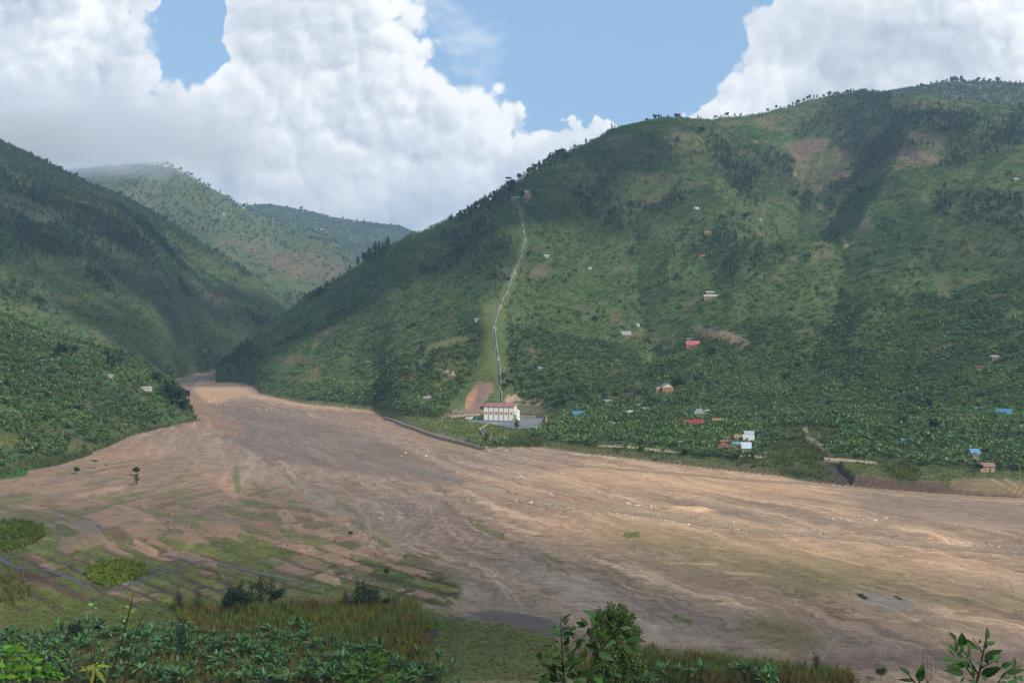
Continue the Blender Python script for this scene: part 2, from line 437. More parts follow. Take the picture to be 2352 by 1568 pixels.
# --- the other hills: (foot distance, ridge distance, ridge row) against px, seen over one another
def hill(foot, footz, ridge, sil, seed, namp, back=600, pw=1.0, k2=0.12):
    F = ip(foot, PX)[:, None]; Rr = ip(ridge, PX)[:, None]; zr = Rr * R_(ip(sil, PX))[:, None]
    zf = footz(F)
    k = (GY - F) / (Rr - F); kc = np.clip(k, 0, 1)
    h = zf + np.minimum(GY - F, 0) * .25 + (zr - zf) * (kc + k2 * np.sin(kc * math.pi)) ** pw
    env = np.clip(kc * 4, 0, 1) * np.clip((1 - kc) * 4, 0, 1)
    h = h + env * namp * (ridged(wx / (namp * 14) + seed, wy / (namp * 22), seed, 4) - 0.35)
    bk = np.clip(GY - Rr, 0, None)
    h = h - np.where(bk < 150, bk * 0.08, 12 + (bk - 150) * 0.30)
    h = np.where(GY < F - 60, -400, h) + (np.abs(GY - Rr) < 300) * 5 * fbm(GX / 50, GX * 0, seed + 5, 3)
    return h


S_sil = sV([(-400, 640), (0, 722), (60, 748), (150, 778), (260, 806), (330, 836), (380, 866), (412, 892), (430, 935), (447, 957), (462, 966), (470, 972)])
S_bank = sV([(-400, 1150), (0, 1098), (70, 1078), (130, 1068), (200, 1046), (260, 1022), (300, 1002), (400, 978), (450, 968), (470, 964)])
S_f = [(a, floor_Y(b)) for a, b in S_bank]
S_r = [(-150, 900), (0, 930), (65, 955), (113, 960), (150, 960), (175, 935), (190, 905), (201, 890)]
hS = hill(S_f, lambda F: floor_z(0, F) + 0.6, S_r, S_sil, 41, 5.0, k2=0.02)
hS = np.where(PX[:, None] < 202, hS, -400)
L_sil = sV([(-400, 200), (0, 330), (60, 356), (110, 380), (200, 425), (280, 455), (340, 485), (420, 535), (480, 570), (540, 605), (600, 645), (650, 695), (685, 745), (720, 800), (760, 870)])
hL = hill([(-150, 1010), (0, 1080), (100, 1150), (150, 1300), (180, 1560), (213, 1800), (240, 1900), (330, 2000)], lambda F: floor_z(0, F) - 4,
          [(-150, 1900), (0, 2000), (150, 2300), (235, 2450), (283, 2480), (340, 2450)], L_sil, 51, 30.0, k2=0.10)
hL = np.where(PX[:, None] < 330, hL, -400)
L2_sil = sV([(-400, 430), (100, 402), (150, 393), (230, 380), (330, 374), (400, 384), (470, 424), (530, 455), (580, 486), (650, 513), (700, 524), (760, 545), (830, 605), (900, 680), (1000, 780)])
hL2 = hill([(-150, 2750), (400, 2750)], lambda F: F * 0 + 10, [(-150, 3700), (150, 3600), (210, 3450), (300, 3900), (400, 3500)], L2_sil, 61, 34.0, k2=0.05)
hL2 = np.where(PX[:, None] < 430, hL2, -400)
L3_sil = sV([(-400, 520), (400, 480), (540, 476), (570, 471), (620, 470), (700, 483), (780, 503), (870, 514), (920, 520), (950, 533), (1020, 560), (1100, 620)])
hL3 = hill([(-150, 4300), (600, 4300)], lambda F: F * 0 + 60, [(-150, 5400), (600, 5400)], L3_sil, 71, 50.0)
hL3 = np.where(PX[:, None] < 500, hL3, -400)
M2_sil = sV([(1750, 330), (1900, 262), (2000, 224), (2060, 214), (2120, 200), (2180, 192), (2240, 188), (2300, 193), (2352, 197), (2700, 210)])
hM2 = hill([(700, 2650), (1180, 2650)], lambda F: F * 0 + 560, [(700, 3200), (1180, 3200)], M2_sil, 81, 22.0)
hM2 = np.where(PX[:, None] > 780, hM2, -400)
# --- camera's own hillside
hC = np.interp(YR, [0, 3, 10, 60, 120, 180, 212, 225, 260], [-1.7, -2.2, -6.2, -29, -55, -78, -83.2, -84.5, -120])[None, :] + 0 * GX
hC = hC + (GY > 12) * (GY < 200) * 1.2 * fbm(GX / 14, GY / 14, 15, 3)

hF = floor_z(GX, GY) + 0.0
stack = np.stack([hF, hM, hS, hL, hL2, hL3, hM2, hC])
ID = np.argmax(stack, 0); Z = np.max(stack, 0).copy()
F_, M_, S_, L_, L2_, L3_, M2_, C_ = range(8)


def ground(px, py, h=None):
    h = Z if h is None else h
    y = hit(h, px, py)
    if y is None: return None
    return Vector(((px - 512) / FPX * y, y, y * R_(py)))


def z_at(X, Y):
    X = np.asarray(X, float); Y = np.asarray(Y, float)
    c = np.clip(512 + FPX * X / np.maximum(Y, 1) - PX[0], 0, NC - 1.001); r = np.clip(np.interp(Y, YR, np.arange(NR)), 0, NR - 1.001)
    ci = c.astype(int); ri = r.astype(int); fc = c - ci; fr = r - ri
    return (Z[ci, ri] * (1 - fc) * (1 - fr) + Z[ci + 1, ri] * fc * (1 - fr) + Z[ci, ri + 1] * (1 - fc) * fr + Z[ci + 1, ri + 1] * fc * fr)


# ------------------------------------------------------------------ ground colours and what grows where (all in world positions)
PYG = 341 - FPX * Z / GY                       # screen row of each ground point as first built
PXG = np.broadcast_to(PX[:, None], Z.shape)
n_a = fbm(GX / 60, GY / 60, 101, 5); n_b = fbm(GX / 9, GY / 9, 102, 4); n_c = fbm(GX / 2.2, GY / 2.2, 103, 3)
flY = GY < 2300
C = np.zeros(Z.shape + (3,), np.float32)
WET = np.zeros(Z.shape, np.float32)
BAN = np.zeros(Z.shape, np.float32); WOOD = np.zeros(Z.shape, np.float32); TALL = np.zeros(Z.shape, np.float32); CROP = np.zeros(Z.shape, np.float32)


def poly_sdf(px, py, poly):
    P = np.array(poly, float); n = len(P); d = np.full(px.shape, 1e9); ins = np.zeros(px.shape, bool)
    for i in range(n):
        a = P[i]; b = P[(i + 1) % n]; e = b - a; wxx = px - a[0]; wyy = py - a[1]
        t = np.clip((wxx * e[0] + wyy * e[1]) / (e @ e + 1e-9), 0, 1)
        d = np.minimum(d, np.hypot(wxx - t * e[0], wyy - t * e[1]))
        c = ((a[1] > py) != (b[1] > py)) & (px < (b[0] - a[0]) * (py - a[1]) / (b[1] - a[1] + 1e-12) + a[0])
        ins ^= c
    return np.where(ins, -d, d)


def line_sdf(px, py, pts):
    return seg_dist(px, py, pts)


def region(pts, feather=1.5, warp=2.0, width=None, ids=None, nse=None):
    """soft mask of a traced patch of ground; width given -> a stroke of that half width"""
    A = np.array(pts); m = feather + warp + (width or 0) + 3
    x0, x1 = A[:, 0].min() - m, A[:, 0].max() + m; y0, y1 = A[:, 1].min() - m, A[:, 1].max() + m
    c0, c1 = np.searchsorted(PX, x0), np.searchsorted(PX, x1)
    if c1 <= c0: return None
    sub = (PYG[c0:c1] >= y0) & (PYG[c0:c1] <= y1)
    if ids is not None: sub &= np.isin(ID[c0:c1], ids)
    ii, jj = np.where(sub)
    if len(ii) == 0: return None
    ii = ii + c0
    px = PXG[ii, jj]; py = PYG[ii, jj]
    nn = (n_b if nse is None else nse)[ii, jj] * warp
    d = poly_sdf(px, py, pts) if width is None else line_sdf(px, py, pts) - width
    a = 1 - sstep(-feather, feather, d + nn)
    return ii, jj, a.astype(np.float32)


def paint(pts, color, alpha=1.0, feather=1.5, warp=2.0, width=None, ids=None, wet=None, nse=None, vary=0.0):
    r = region(pts, feather, warp, width, ids, nse)
    if r is None: return
    ii, jj, a = r; a = a * alpha
    c = np.array(color)[None, :] * (1 + vary * n_a[ii, jj][:, None])
    C[ii, jj] = C[ii, jj] * (1 - a[:, None]) + c * a[:, None]
    if wet is not None: WET[ii, jj] = WET[ii, jj] * (1 - a) + wet * a


def setmask(arr, pts, val, feather=1.5, warp=2.5, width=None, ids=None):
    r = region(pts, feather, warp, width, ids)
    if r is None: return
    ii, jj, a = r; arr[ii, jj] = arr[ii, jj] * (1 - a) + val * a


SAND = np.array((0.40, 0.28, 0.20)); WARM = np.array((0.50, 0.345, 0.22)); MUD = np.array((0.205, 0.165, 0.135)); GREYG = np.array((0.33, 0.285, 0.235))
GRN = np.array((0.10, 0.125, 0.035)); DGRN = np.array((0.045, 0.085, 0.022)); BROWN = np.array((0.24, 0.15, 0.10)); TAN = np.array((0.42, 0.265, 0.175)); OLIVE = np.array((0.16, 0.145, 0.06))

# valley floor: fans of silt streaked along the flow out of the upper valley
apx = -430.0; apy = 1400.0
ang = np.arctan2(GX - apx, apy - GY); rad = np.hypot(GX - apx, GY - apy)
aw = ang + 0.020 * fbm(GX / 120, GY / 120, 110, 4) + 0.006 * n_b
st1 = fbm(aw * 90, np.log(rad + 1) * 5, 111, 4); st2 = fbm(aw * 260, np.log(rad + 1) * 9, 112, 4); st3 = fbm(aw * 34, np.log(rad + 1) * 3.0, 113, 3)
MAUVE = np.array((0.29, 0.222, 0.175))
wx_ = GX / 1.0; warmk = sstep(-160, 160, GX - 0.10 * (GY - 450) + 60 * n_a) * sstep(980, 760, GY)
t = np.clip(warmk + .8 * st3 + 0.35 * n_a, 0, 1)[..., None]
C[:] = MAUVE * (1 - t) + np.array((.405, .295, .20)) * t
chan = sstep(.10, .34, fbm(aw * 46, np.log(rad + 1) * 2.6, 171, 4))[..., None]; C[:] = C * (1 - .5 * chan) + MUD * .5 * chan
pale = sstep(.22, .42, fbm(aw * 150, np.log(rad + 1) * 6, 172, 4) + .2 * st2)[..., None]; C[:] = C * (1 + .5 * pale)
thin = 1 - np.clip(np.abs(fbm(aw * 210 + .8 * n_b, np.log(rad + 1) * 7, 173, 3)) / .055, 0, 1); C *= (1 - .42 * thin * sstep(-.25, .15, n_a))[..., None]
C *= (1 + 0.42 * st1 + 0.42 * st2 + 0.22 * n_c + .10 * n_b)[..., None]
gm = sstep(0.05, 0.4, fbm(GX / 40, GY / 40, 114, 5) + 0.25 * st1)[..., None]
C[:] = C * (1 - 0.25 * gm) + GREYG * .8 * (1 + 0.4 * n_c)[..., None] * 0.25 * gm
fl = [F_]
# darker wet silt of the upper bed
for pts, c, a, fe, wet in [
        (V_ := sV([(480, 925), (560, 930), (700, 960), (860, 1000), (1000, 1060), (1110, 1110), (1000, 1120), (860, 1090), (720, 1060), (600, 1040), (500, 985)]), MUD, .8, 6, .35),
        (sV([(500, 1000), (600, 1010), (760, 1060), (900, 1085), (780, 1080), (620, 1055)]), MUD * .85, .8, 4, .4),
        (sV([(880, 940), (1100, 1030), (1100, 1050), (900, 1000), (700, 960)]), SAND * .8, .6, 6, .1),
        (sV([(430, 865), (520, 870), (590, 905), (700, 925), (860, 945), (700, 935), (560, 910), (470, 930)]), WARM * 1.08, .9, 3, 0),
        (sV([(415, 858), (480, 853), (500, 868), (440, 878)]), GREYG * .95, .8, 2, 0),
        (sV([(430, 900), (470, 915), (560, 985), (520, 1000), (450, 960)]), TAN * .75, .7, 4, .1),
        (sV([(820, 1140), (900, 1120), (1000, 1160), (1000, 1240), (930, 1260), (850, 1210)]), GREYG * .8, .6, 10, 0),
        (sV([(1100, 1120), (1300, 1135), (1500, 1160), (1300, 1170), (1150, 1150)]), BROWN * 1.2, .5, 6, .2),
        (sV([(1350, 1065), (1600, 1085), (1900, 1110), (2000, 1135), (1500, 1130), (1200, 1100)]), WARM * 1.08, .75, 10, 0),
        (sV([(1900, 1120), (2352, 1150), (2352, 1215), (2050, 1200)]), MUD * 1.25, .75, 8, .25),
        (sV([(1150, 1180), (1500, 1190), (1900, 1240), (2352, 1270), (2352, 1330), (1900, 1330), (1300, 1260)]), WARM * .92, .6, 16, 0),
        (sV([(1400, 1220), (1700, 1240), (2000, 1300), (1900, 1350), (1600, 1310)]), OLIVE * 1.5, .5, 18, 0),
        (sV([(1700, 1300), (2000, 1310), (2352, 1360), (2352, 1420), (1900, 1370)]), OLIVE * 1.6, .42, 18, 0),
        (sV([(1150, 1290), (1350, 1330), (1660, 1478), (1500, 1470), (1330, 1400)]), np.array((.42, .35, .275)), .75, 6, 0),
        (sV([(1400, 1370), (1800, 1420), (2352, 1500), (2352, 1568), (1900, 1530), (1600, 1450)]), MUD * 1.05, .55, 16, .1),
        (sV([(1750, 1400), (1830, 1430), (1900, 1460), (1850, 1500), (1760, 1480), (1690, 1440)]), OLIVE * 1.0, .7, 10, 0),
        (sV([(0, 1090), (300, 1010), (460, 975), (560, 1060), (620, 1150), (300, 1130), (0, 1140)]), np.array((.36, .235, .165)), .75, 8, 0),
        (sV([(330, 1010), (480, 985), (600, 1060), (760, 1130), (820, 1200), (620, 1140), (480, 1080)]), GREYG * .82, .6, 8, 0),
        (sV([(0, 1140), (420, 1080), (560, 1130), (640, 1250), (0, 1330)]), BROWN * 1.15, .5, 20, 0),
        (sV([(0, 1290), (300, 1290), (700, 1330), (900, 1380), (1050, 1420), (1000, 1568), (0, 1568)]), np.array((.135, .12, .065)), .85, 14, 0),
        (sV([(0, 1370), (500, 1370), (900, 1400), (1250, 1440), (1300, 1568), (0, 1568)]), np.array((.10, .14, .04)), .85, 14, 0),
        (sV([(900, 1400), (1240, 1440), (1400, 1560), (1500, 1568), (850, 1568)]), np.array((.125, .14, .05)), .85, 10, 0),
        (sV([(850, 1260), (980, 1290), (1060, 1330), (1050, 1390), (900, 1340), (820, 1290)]), OLIVE * .9, .7, 8, 0),
        (sV([(1420, 1480), (1700, 1500), (1900, 1530), (1960, 1568), (1400, 1568)]), DGRN * 1.3, .85, 8, 0)]:
    paint(pts, c, a, fe, 5, ids=fl, wet=wet, vary=.25)
rip = 1 - np.clip(np.abs(perlin(GX / 3.2 + 3 * n_b, GY / 6.0 + 3 * n_a, 181)) / .12, 0, 1)
for p_ in (sV([(820, 1135), (930, 1130), (1010, 1190), (1010, 1250), (960, 1290), (880, 1250)]), sV([(960, 1150), (1150, 1200), (1300, 1290), (1250, 1330), (1050, 1290)])):
    r_ = region(p_, 8, 5, None, fl)
    if r_: C[r_[0], r_[1]] *= (1 + (.55 * rip[r_[0], r_[1]] - .15) * r_[2])[:, None]
rngp = np.random.default_rng(5)
# pebbles and tufts are built further down
# straggling grass on the drier silt
gg = sstep(0.18, 0.5, fbm(GX / 26, GY / 16, 120, 5) + 0.35 * n_b)
lowr = sstep(505, 560, PYG) * (ID == F_)
mk = (gg * lowr * 0.42)[..., None]; C[:] = C * (1 - mk) + OLIVE * 0.95 * mk
spk = ((n_c + 0.5 * n_b) > 0.52)[..., None] * lowr[..., None]; C[:] = np.where(spk > 0, C * 0.62, C)
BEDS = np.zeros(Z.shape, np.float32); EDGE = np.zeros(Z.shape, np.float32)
FIELD = sV([(-150, 1110), (200, 1062), (420, 1050), (500, 1120), (640, 1120), (740, 1170), (800, 1230), (900, 1290), (1000, 1310), (1060, 1350), (1040, 1400), (880, 1370), (600, 1370), (300, 1400), (-150, 1400)])
r_ = region(FIELD, 5, 5, None, fl); fi, fj = r_[0], r_[1]; fa = r_[2]; FS = np.ones(Z.shape, np.float32) * .8; FS[fi, fj] = .8 * (1 - .85 * fa); FS *= 1 - .7 * sstep(590, 610, PYG) * (PXG < 560)
fx_ = GX[fi, fj] + 2.2 * n_b[fi, fj] + 5 * n_a[fi, fj]; fy_ = GY[fi, fj] + 2.2 * fbm(GX / 11, GY / 11, 190, 3)[fi, fj]; th = np.interp(PYG[fi, fj], [475, 505, 535], [math.radians(66), math.radians(20), math.radians(-44)])
hsh = lambda a, b, k: (np.sin(a * 127.1 + b * 311.7 + k * 74.7) * 43758.5453) % 1.0
for zone, (t0, lo, hi) in enumerate(((math.radians(66), 0, 505), (math.radians(-44), 505, 900))):
    zm_ = (PYG[fi, fj] + 10 * n_a[fi, fj] >= lo) & (PYG[fi, fj] + 10 * n_a[fi, fj] < hi); ii, jj = fi[zm_], fj[zm_]; al = fa[zm_]; X_, Y_ = fx_[zm_], fy_[zm_]
    A_ = X_ * math.cos(t0) + Y_ * math.sin(t0); B_ = -X_ * math.sin(t0) + Y_ * math.cos(t0)
    big_ = np.floor(B_ / 26); wid = 5.0 + 4.5 * hsh(big_, 3, 1); row = np.floor(B_ / wid) + 100 * big_; fb = (B_ / wid) % 1.0; ln = 22 + 26 * hsh(row, 1, 2); aa = A_ / ln + hsh(row, 5, 3); colm = np.floor(aa); fa_ = aa % 1.0
    h1 = hsh(row, colm, 4); h2 = hsh(row, colm, 6); grn_ = np.interp(PYG[ii, jj], [480, 530, 560, 620], [.12, .34, .76, .95]) + .35 * n_a[ii, jj]
    c_ = np.where((h1 < grn_)[:, None], np.array((.135, .165, .048)) * (.7 + .5 * h2[:, None]) + np.array((.03, .02, .0)) * (h2[:, None] > .6), np.where((h2 < .55)[:, None], np.array((.37, .235, .165)) * (.72 + .45 * h1[:, None]), GREYG * (.62 + .3 * h1[:, None])))
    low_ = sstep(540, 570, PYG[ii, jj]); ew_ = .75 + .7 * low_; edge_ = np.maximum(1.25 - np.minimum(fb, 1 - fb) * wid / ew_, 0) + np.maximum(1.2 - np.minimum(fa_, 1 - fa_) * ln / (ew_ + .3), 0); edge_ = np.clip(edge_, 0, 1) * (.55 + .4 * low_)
    c_ = c_ * (1 + .35 * n_c[ii, jj] + .35 * n_b[ii, jj])[:, None]; tuf_ = ((n_c + .6 * n_b)[ii, jj] > .35) & (h1 >= grn_); c_ = np.where(tuf_[:, None], c_ * .55 + OLIVE * .3, c_); up_ = sstep(560, 520, PYG[ii, jj])[:, None] * .5; c_ = c_ * (1 - up_) + np.array((.235, .185, .13)) * (1 + .3 * n_c[ii, jj] + .3 * n_b[ii, jj])[:, None] * up_
    c_ = c_ * (1 - edge_[:, None]) + np.array((.095, .072, .052)) * edge_[:, None]; kk = (al * .9)[:, None]  # wet furrow soil, painted darker to stand in for weak bed shading
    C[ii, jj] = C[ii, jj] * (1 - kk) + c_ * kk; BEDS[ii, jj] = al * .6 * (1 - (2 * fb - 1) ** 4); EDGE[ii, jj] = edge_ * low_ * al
Z1 = (0, 1850, 2.352); Z2 = (900, 1850, 2.352)


def bed(zm, a, b, w, col, h=0.7, alpha=.85, wet=None, fe=.6, warp=1.7):
    pts = T([a, ((a[0] + b[0]) / 2 + rngp.uniform(-6, 6), (a[1] + b[1]) / 2 + rngp.uniform(-7, 7)), b], *zm); r = region(pts, fe, warp, w / zm[2] / 4, fl)
    if r is None: return
    ii, jj, al = r; al2 = al * alpha
    c = np.array(col)[None, :] * (1 + .35 * n_c[ii, jj] + .3 * n_b[ii, jj])[:, None]
    C[ii, jj] = C[ii, jj] * (1 - al2[:, None]) + c * al2[:, None]
    BEDS[ii, jj] = np.maximum(BEDS[ii, jj], al * h)


def plot(zm, poly, col, h=0.35, alpha=.7, fe=.7, warp=1.3):
    pts = T(poly, *zm); r = region(pts, fe, warp, None, fl)
    if r is None: return
    ii, jj, al = r; al2 = al * alpha
    c = np.array(col)[None, :] * (1 + .25 * n_c[ii, jj] + .2 * n_b[ii, jj])[:, None]
    C[ii, jj] = C[ii, jj] * (1 - al2[:, None]) + c * al2[:, None]
    BEDS[ii, jj] = np.maximum(BEDS[ii, jj] * .5, al * h)


PINK = np.array((.40, .27, .185)); GB = np.array((.125, .155, .042)); GY_ = np.array((.15, .15, .045)); DK = np.array((.085, .065, .05))
# mud furrows between the beds
plot(Z1, [(0, 870), (600, 800), (1250, 880), (1800, 860), (2352, 930), (2352, 1200), (1500, 1300), (900, 1330), (0, 1350)], (.15, .11, .088), 0, .25, 3, 3)
plot(Z2, [(0, 700), (600, 800), (1400, 1050), (1700, 1230), (1300, 1300), (0, 1130)], (.17, .13, .09), 0, .2, 3, 3)
for pl in [[(800, 490), (1060, 420), (1300, 540), (990, 610)], [(1060, 400), (1200, 400), (1440, 510), (1590, 630), (1400, 610), (1300, 540)], [(1130, 590), (1300, 560), (1540, 655), (1240, 712)],
           [(730, 670), (960, 640), (1000, 760), (800, 815)], [(590, 700), (720, 685), (785, 810), (620, 860), (530, 810)], [(1560, 680), (1800, 650), (1960, 745), (1730, 795)],
           [(1840, 540), (2100, 560), (2352, 700), (2130, 720), (1900, 620)], [(0, 215), (300, 130), (480, 130), (300, 250), (0, 290)], [(200, 270), (700, 180), (860, 150), (760, 230), (420, 300)],
           [(600, 330), (1000, 230), (1200, 215), (1080, 290), (700, 340)], [(60, 400), (210, 395), (480, 430), (360, 450)], [(480, 380), (760, 350), (880, 400), (700, 440)],
           [(1230, 370), (1350, 380), (1500, 470), (1400, 460)], [(2080, 240), (2200, 225), (2300, 310), (2180, 330)]]:
    plot(Z1, pl, PINK * rngp.uniform(.78, 1.05))
plot(Z1, [(650, 540), (860, 530), (960, 600), (740, 660)], GREYG * .7, .3)
plot(Z1, [(1000, 620), (1120, 600), (1210, 720), (1080, 760)], BROWN * .8, .3)
for a, b, w in [((0, 365), (400, 340), 24), ((0, 440), (560, 540), 18), ((0, 492), (520, 572), 18), ((120, 520), (600, 470), 14), ((440, 640), (500, 690), 40), ((560, 620), (680, 665), 38),
                ((600, 900), (860, 1000), 26), ((720, 860), (1000, 960), 26), ((880, 830), (1080, 920), 24), ((1110, 765), (1350, 880), 26), ((1500, 700), (1740, 790), 24), ((450, 925), (730, 1060), 26),
                ((110, 915), (300, 975), 26), ((0, 945), (140, 1005), 26), ((140, 850), (300, 880), 30), ((260, 800), (400, 850), 30), ((380, 760), (520, 780), 34), ((1350, 905), (1620, 985), 26),
                ((1370, 955), (1530, 1030), 20), ((1480, 1060), (1660, 1130), 24), ((1360, 1105), (1600, 1170), 26), ((1240, 1145), (1450, 1215), 26), ((1090, 1190), (1330, 1260), 26), ((590, 1110), (950, 1240), 28),
                ((290, 1215), (700, 1325), 32), ((20, 1300), (450, 1350), 40), ((680, 1300), (980, 1385), 32), ((960, 1255), (1200, 1305), 24), ((1870, 790), (2110, 885), 28), ((2010, 760), (2230, 845), 28),
                ((2130, 725), (2352, 820), 28), ((2150, 880), (2352, 920), 24), ((1700, 1000), (1910, 1050), 26), ((1590, 1025), (1780, 1085), 22), ((860, 330), (1200, 380), 22), ((1020, 290), (1320, 330), 18),
                ((1400, 440), (1600, 500), 20), ((1500, 500), (1900, 530), 20), ((380, 870), (540, 890), 24), ((1000, 650), (1060, 740), 22), ((1680, 380), (1760, 460), 34), ((2230, 60), (2240, 240), 26),
                ((560, 110), (700, 80), 20), ((2260, 340), (2352, 370), 16), ((1850, 1110), (2050, 1110), 26), ((1700, 1200), (1800, 1180), 22), ((2150, 1110), (2352, 1150), 26), ((2160, 1220), (2352, 1260), 26)]:
    hi_ = (a[1] + b[1]) / 2 < 560; bed(Z1, a, b, w, GB * rngp.uniform(.75, 1.25) + GY_ * rngp.uniform(0, .25), .25 if hi_ else .6, .5 if hi_ else .8, warp=3.5 if hi_ else 1.7)
for a, b, w, c in [((1000, 790), (1230, 895), 28, PINK * .8), ((1270, 745), (1470, 850), 26, TAN * 1.1), ((1400, 725), (1600, 825), 26, TAN * .8), ((480, 1170), (820, 1280), 22, BROWN * .8), ((230, 895), (380, 940), 24, BROWN * .8),
                   ((1720, 845), (1860, 900), 22, TAN * .7), ((1850, 950), (2020, 975), 22, TAN * .8), ((1900, 1050), (2000, 1070), 20, TAN * .8), ((2100, 1060), (2180, 1060), 24, TAN * .95), ((0, 1090), (420, 1120), 60, BROWN * .62)]:
    bed(Z1, a, b, w, c)
for pl, c in [([(515, 220), (590, 215), (770, 350), (690, 370)], PINK * .75), ([(480, 460), (560, 435), (690, 550), (560, 572)], PINK), ([(140, 300), (380, 350), (560, 385), (540, 410), (150, 320)], PINK * .9),
              ([(620, 580), (740, 570), (700, 612)], PINK), ([(640, 870), (740, 860), (990, 960), (880, 1030), (760, 1090), (420, 1010)], PINK * .72), ([(750, 830), (870, 830), (1110, 890), (1050, 945), (940, 930)], OLIVE * 1.6),
              ([(880, 790), (1000, 760), (1260, 840), (1190, 890), (1050, 880)], PINK), ([(1050, 960), (1150, 905), (1430, 1000), (1300, 1060), (1150, 1020)], PINK * .95), ([(800, 1085), (990, 1000), (1125, 1140), (1040, 1175)], PINK * 1.25),
              ([(1190, 690), (1300, 680), (1440, 750), (1400, 770)], PINK), ([(1200, 820), (1300, 770), (1680, 900), (1500, 970), (1240, 860)], PINK * .92), ([(840, 650), (900, 640), (1080, 685), (900, 700)], PINK),
              ([(0, 590), (80, 570), (260, 690), (230, 695)], PINK * .95), ([(180, 560), (420, 540), (560, 700), (300, 620)], BROWN * 1.3), ([(620, 780), (700, 760), (850, 790), (760, 830)], PINK * 1.05),
              ([(880, 540), (1080, 480), (1230, 515), (1150, 590)], PINK * .8), ([(780, 480), (830, 480), (910, 525), (850, 560)], PINK)]:
    plot(Z2, pl, c)
for a, b, w in [((150, 700), (400, 770), 28), ((20, 725), (230, 810), 26), ((0, 795), (110, 850), 24), ((310, 800), (700, 865), 22), ((150, 845), (600, 905), 24), ((60, 885), (530, 960), 24), ((20, 935), (410, 1010), 22),
                ((1190, 870), (1440, 960), 20), ((1110, 1120), (1600, 1230), 28), ((1230, 1085), (1640, 1180), 24), ((1060, 1185), (1560, 1290), 26), ((1420, 1035), (1720, 1150), 20), ((780, 1100), (1000, 1170), 24),
                ((150, 350), (480, 430), 22), ((440, 250), (650, 360), 22), ((100, 60), (125, 250), 30), ((220, 170), (380, 310), 28), ((560, 80), (730, 280), 20), ((620, 600), (660, 660), 16), ((1060, 370), (1200, 450), 26),
                ((1010, 640), (1240, 660), 24), ((1180, 540), (1340, 610), 22), ((1400, 700), (1560, 800), 14), ((0, 1050), (400, 1100), 24), ((50, 1100), (300, 1150), 20), ((500, 1100), (900, 1200), 30), ((600, 1220), (1100, 1260), 26),
                ((1700, 880), (2000, 910), 18), ((1450, 980), (1700, 1080), 40), ((1660, 940), (1720, 940), 12)]:
    hi_ = (a[1] + b[1]) / 2 < 660; bed(Z2, a, b, w, GB * rngp.uniform(.7, 1.2) + GY_ * rngp.uniform(0, .3), .25 if hi_ else .6, .5 if hi_ else .8, warp=3.5 if hi_ else 1.7)
for zm, a, b, w in [((1900, 1850, 2.138), (0, 530), (240, 640), 16), ((1900, 1850, 2.138), (570, 775), (750, 860), 14), ((1900, 1850, 2.138), (1290, 610), (1400, 620), 16), ((1900, 1850, 2.138), (810, 905), (860, 920), 9),
                    ((1900, 1850, 2.138), (1320, 640), (1380, 600), 12), ((3000, 1850, 2.146), (380, 980), (640, 985), 8), ((1900, 1850, 2.138), (1710, 1330), (1860, 1380), 14)]:
    bed(zm, a, b, w, GB * 1.2, .4)
C = C * (1 - .55 * EDGE[..., None]) + np.array((.09, .07, .05)) * .35 * EDGE[..., None]  # furrow darkening repeated over the beds, in place of relief shade
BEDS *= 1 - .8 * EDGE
# tracks of pale gravel and cracks
for zm, pts, w, c in [((1900, 1850, 2.138), [(0, 850), (180, 1010), (300, 1160)], 7, GREYG * 1.5), ((1900, 1850, 2.138), [(180, 1000), (300, 1100), (420, 1240)], 6, GREYG * 1.4), ((1900, 1850, 2.138), [(800, 900), (1200, 1080), (1450, 1230), (1700, 1380)], 8, GREYG * .6),
                      ((3100, 2300, 2.361), [(300, 340), (380, 375), (600, 460), (900, 550), (1100, 610), (1260, 620), (1480, 690)], 8, WARM * .85), ((3100, 2300, 2.361), [(300, 336), (385, 370), (470, 408), (660, 480), (900, 552), (1100, 606), (1260, 612), (1480, 680)], 2, DK),
                      ((3000, 1850, 2.146), [(480, 750), (700, 800), (960, 870)], 5, WARM * 1.1), ((3000, 1850, 2.146), [(0, 940), (180, 975)], 9, WARM * 1.15), ((1900, 1850, 2.138), [(1600, 850), (2060, 860)], 10, WARM * 1.1), ((1900, 1850, 2.138), [(2130, 930), (2352, 945)], 10, WARM * 1.15),
                      ((900, 1850, 2.352), [(400, 0), (620, 60), (760, 170), (1000, 190)], 4, DK * 1.5), ((900, 1850, 2.352), [(1680, 850), (2000, 930), (2300, 1010)], 6, WARM * .9), ((900, 1850, 2.352), [(2100, 1290), (2352, 1400)], 14, TAN * 1.1),
                      ((900, 1850, 2.352), [(1940, 1260), (2070, 1320)], 12, TAN)]:
    paint(T(pts, *zm), c, .8, .7, .8, w / zm[2] / 4, ids=fl)
# charcoal burn spots with their grey ash
paint(T([(900, 1110), (1100, 1110), (1480, 1190), (1250, 1280), (950, 1190)], 3000, 1850, 2.146), (.27, .27, .27), .55, 5, 2, ids=fl)
for zx in ((915, 1118, 1025, 1172), (1225, 1130, 1310, 1172)):
    paint(T([(zx[0], zx[1]), (zx[0] + 50, zx[1]), (zx[2], zx[3] - 12), (zx[2] - 25, zx[3]), (zx[0] + 25, zx[3] - 20)], 3000, 1850, 2.146), (.022, .022, .028), .95, .9, 1.6, ids=fl, nse=n_c)
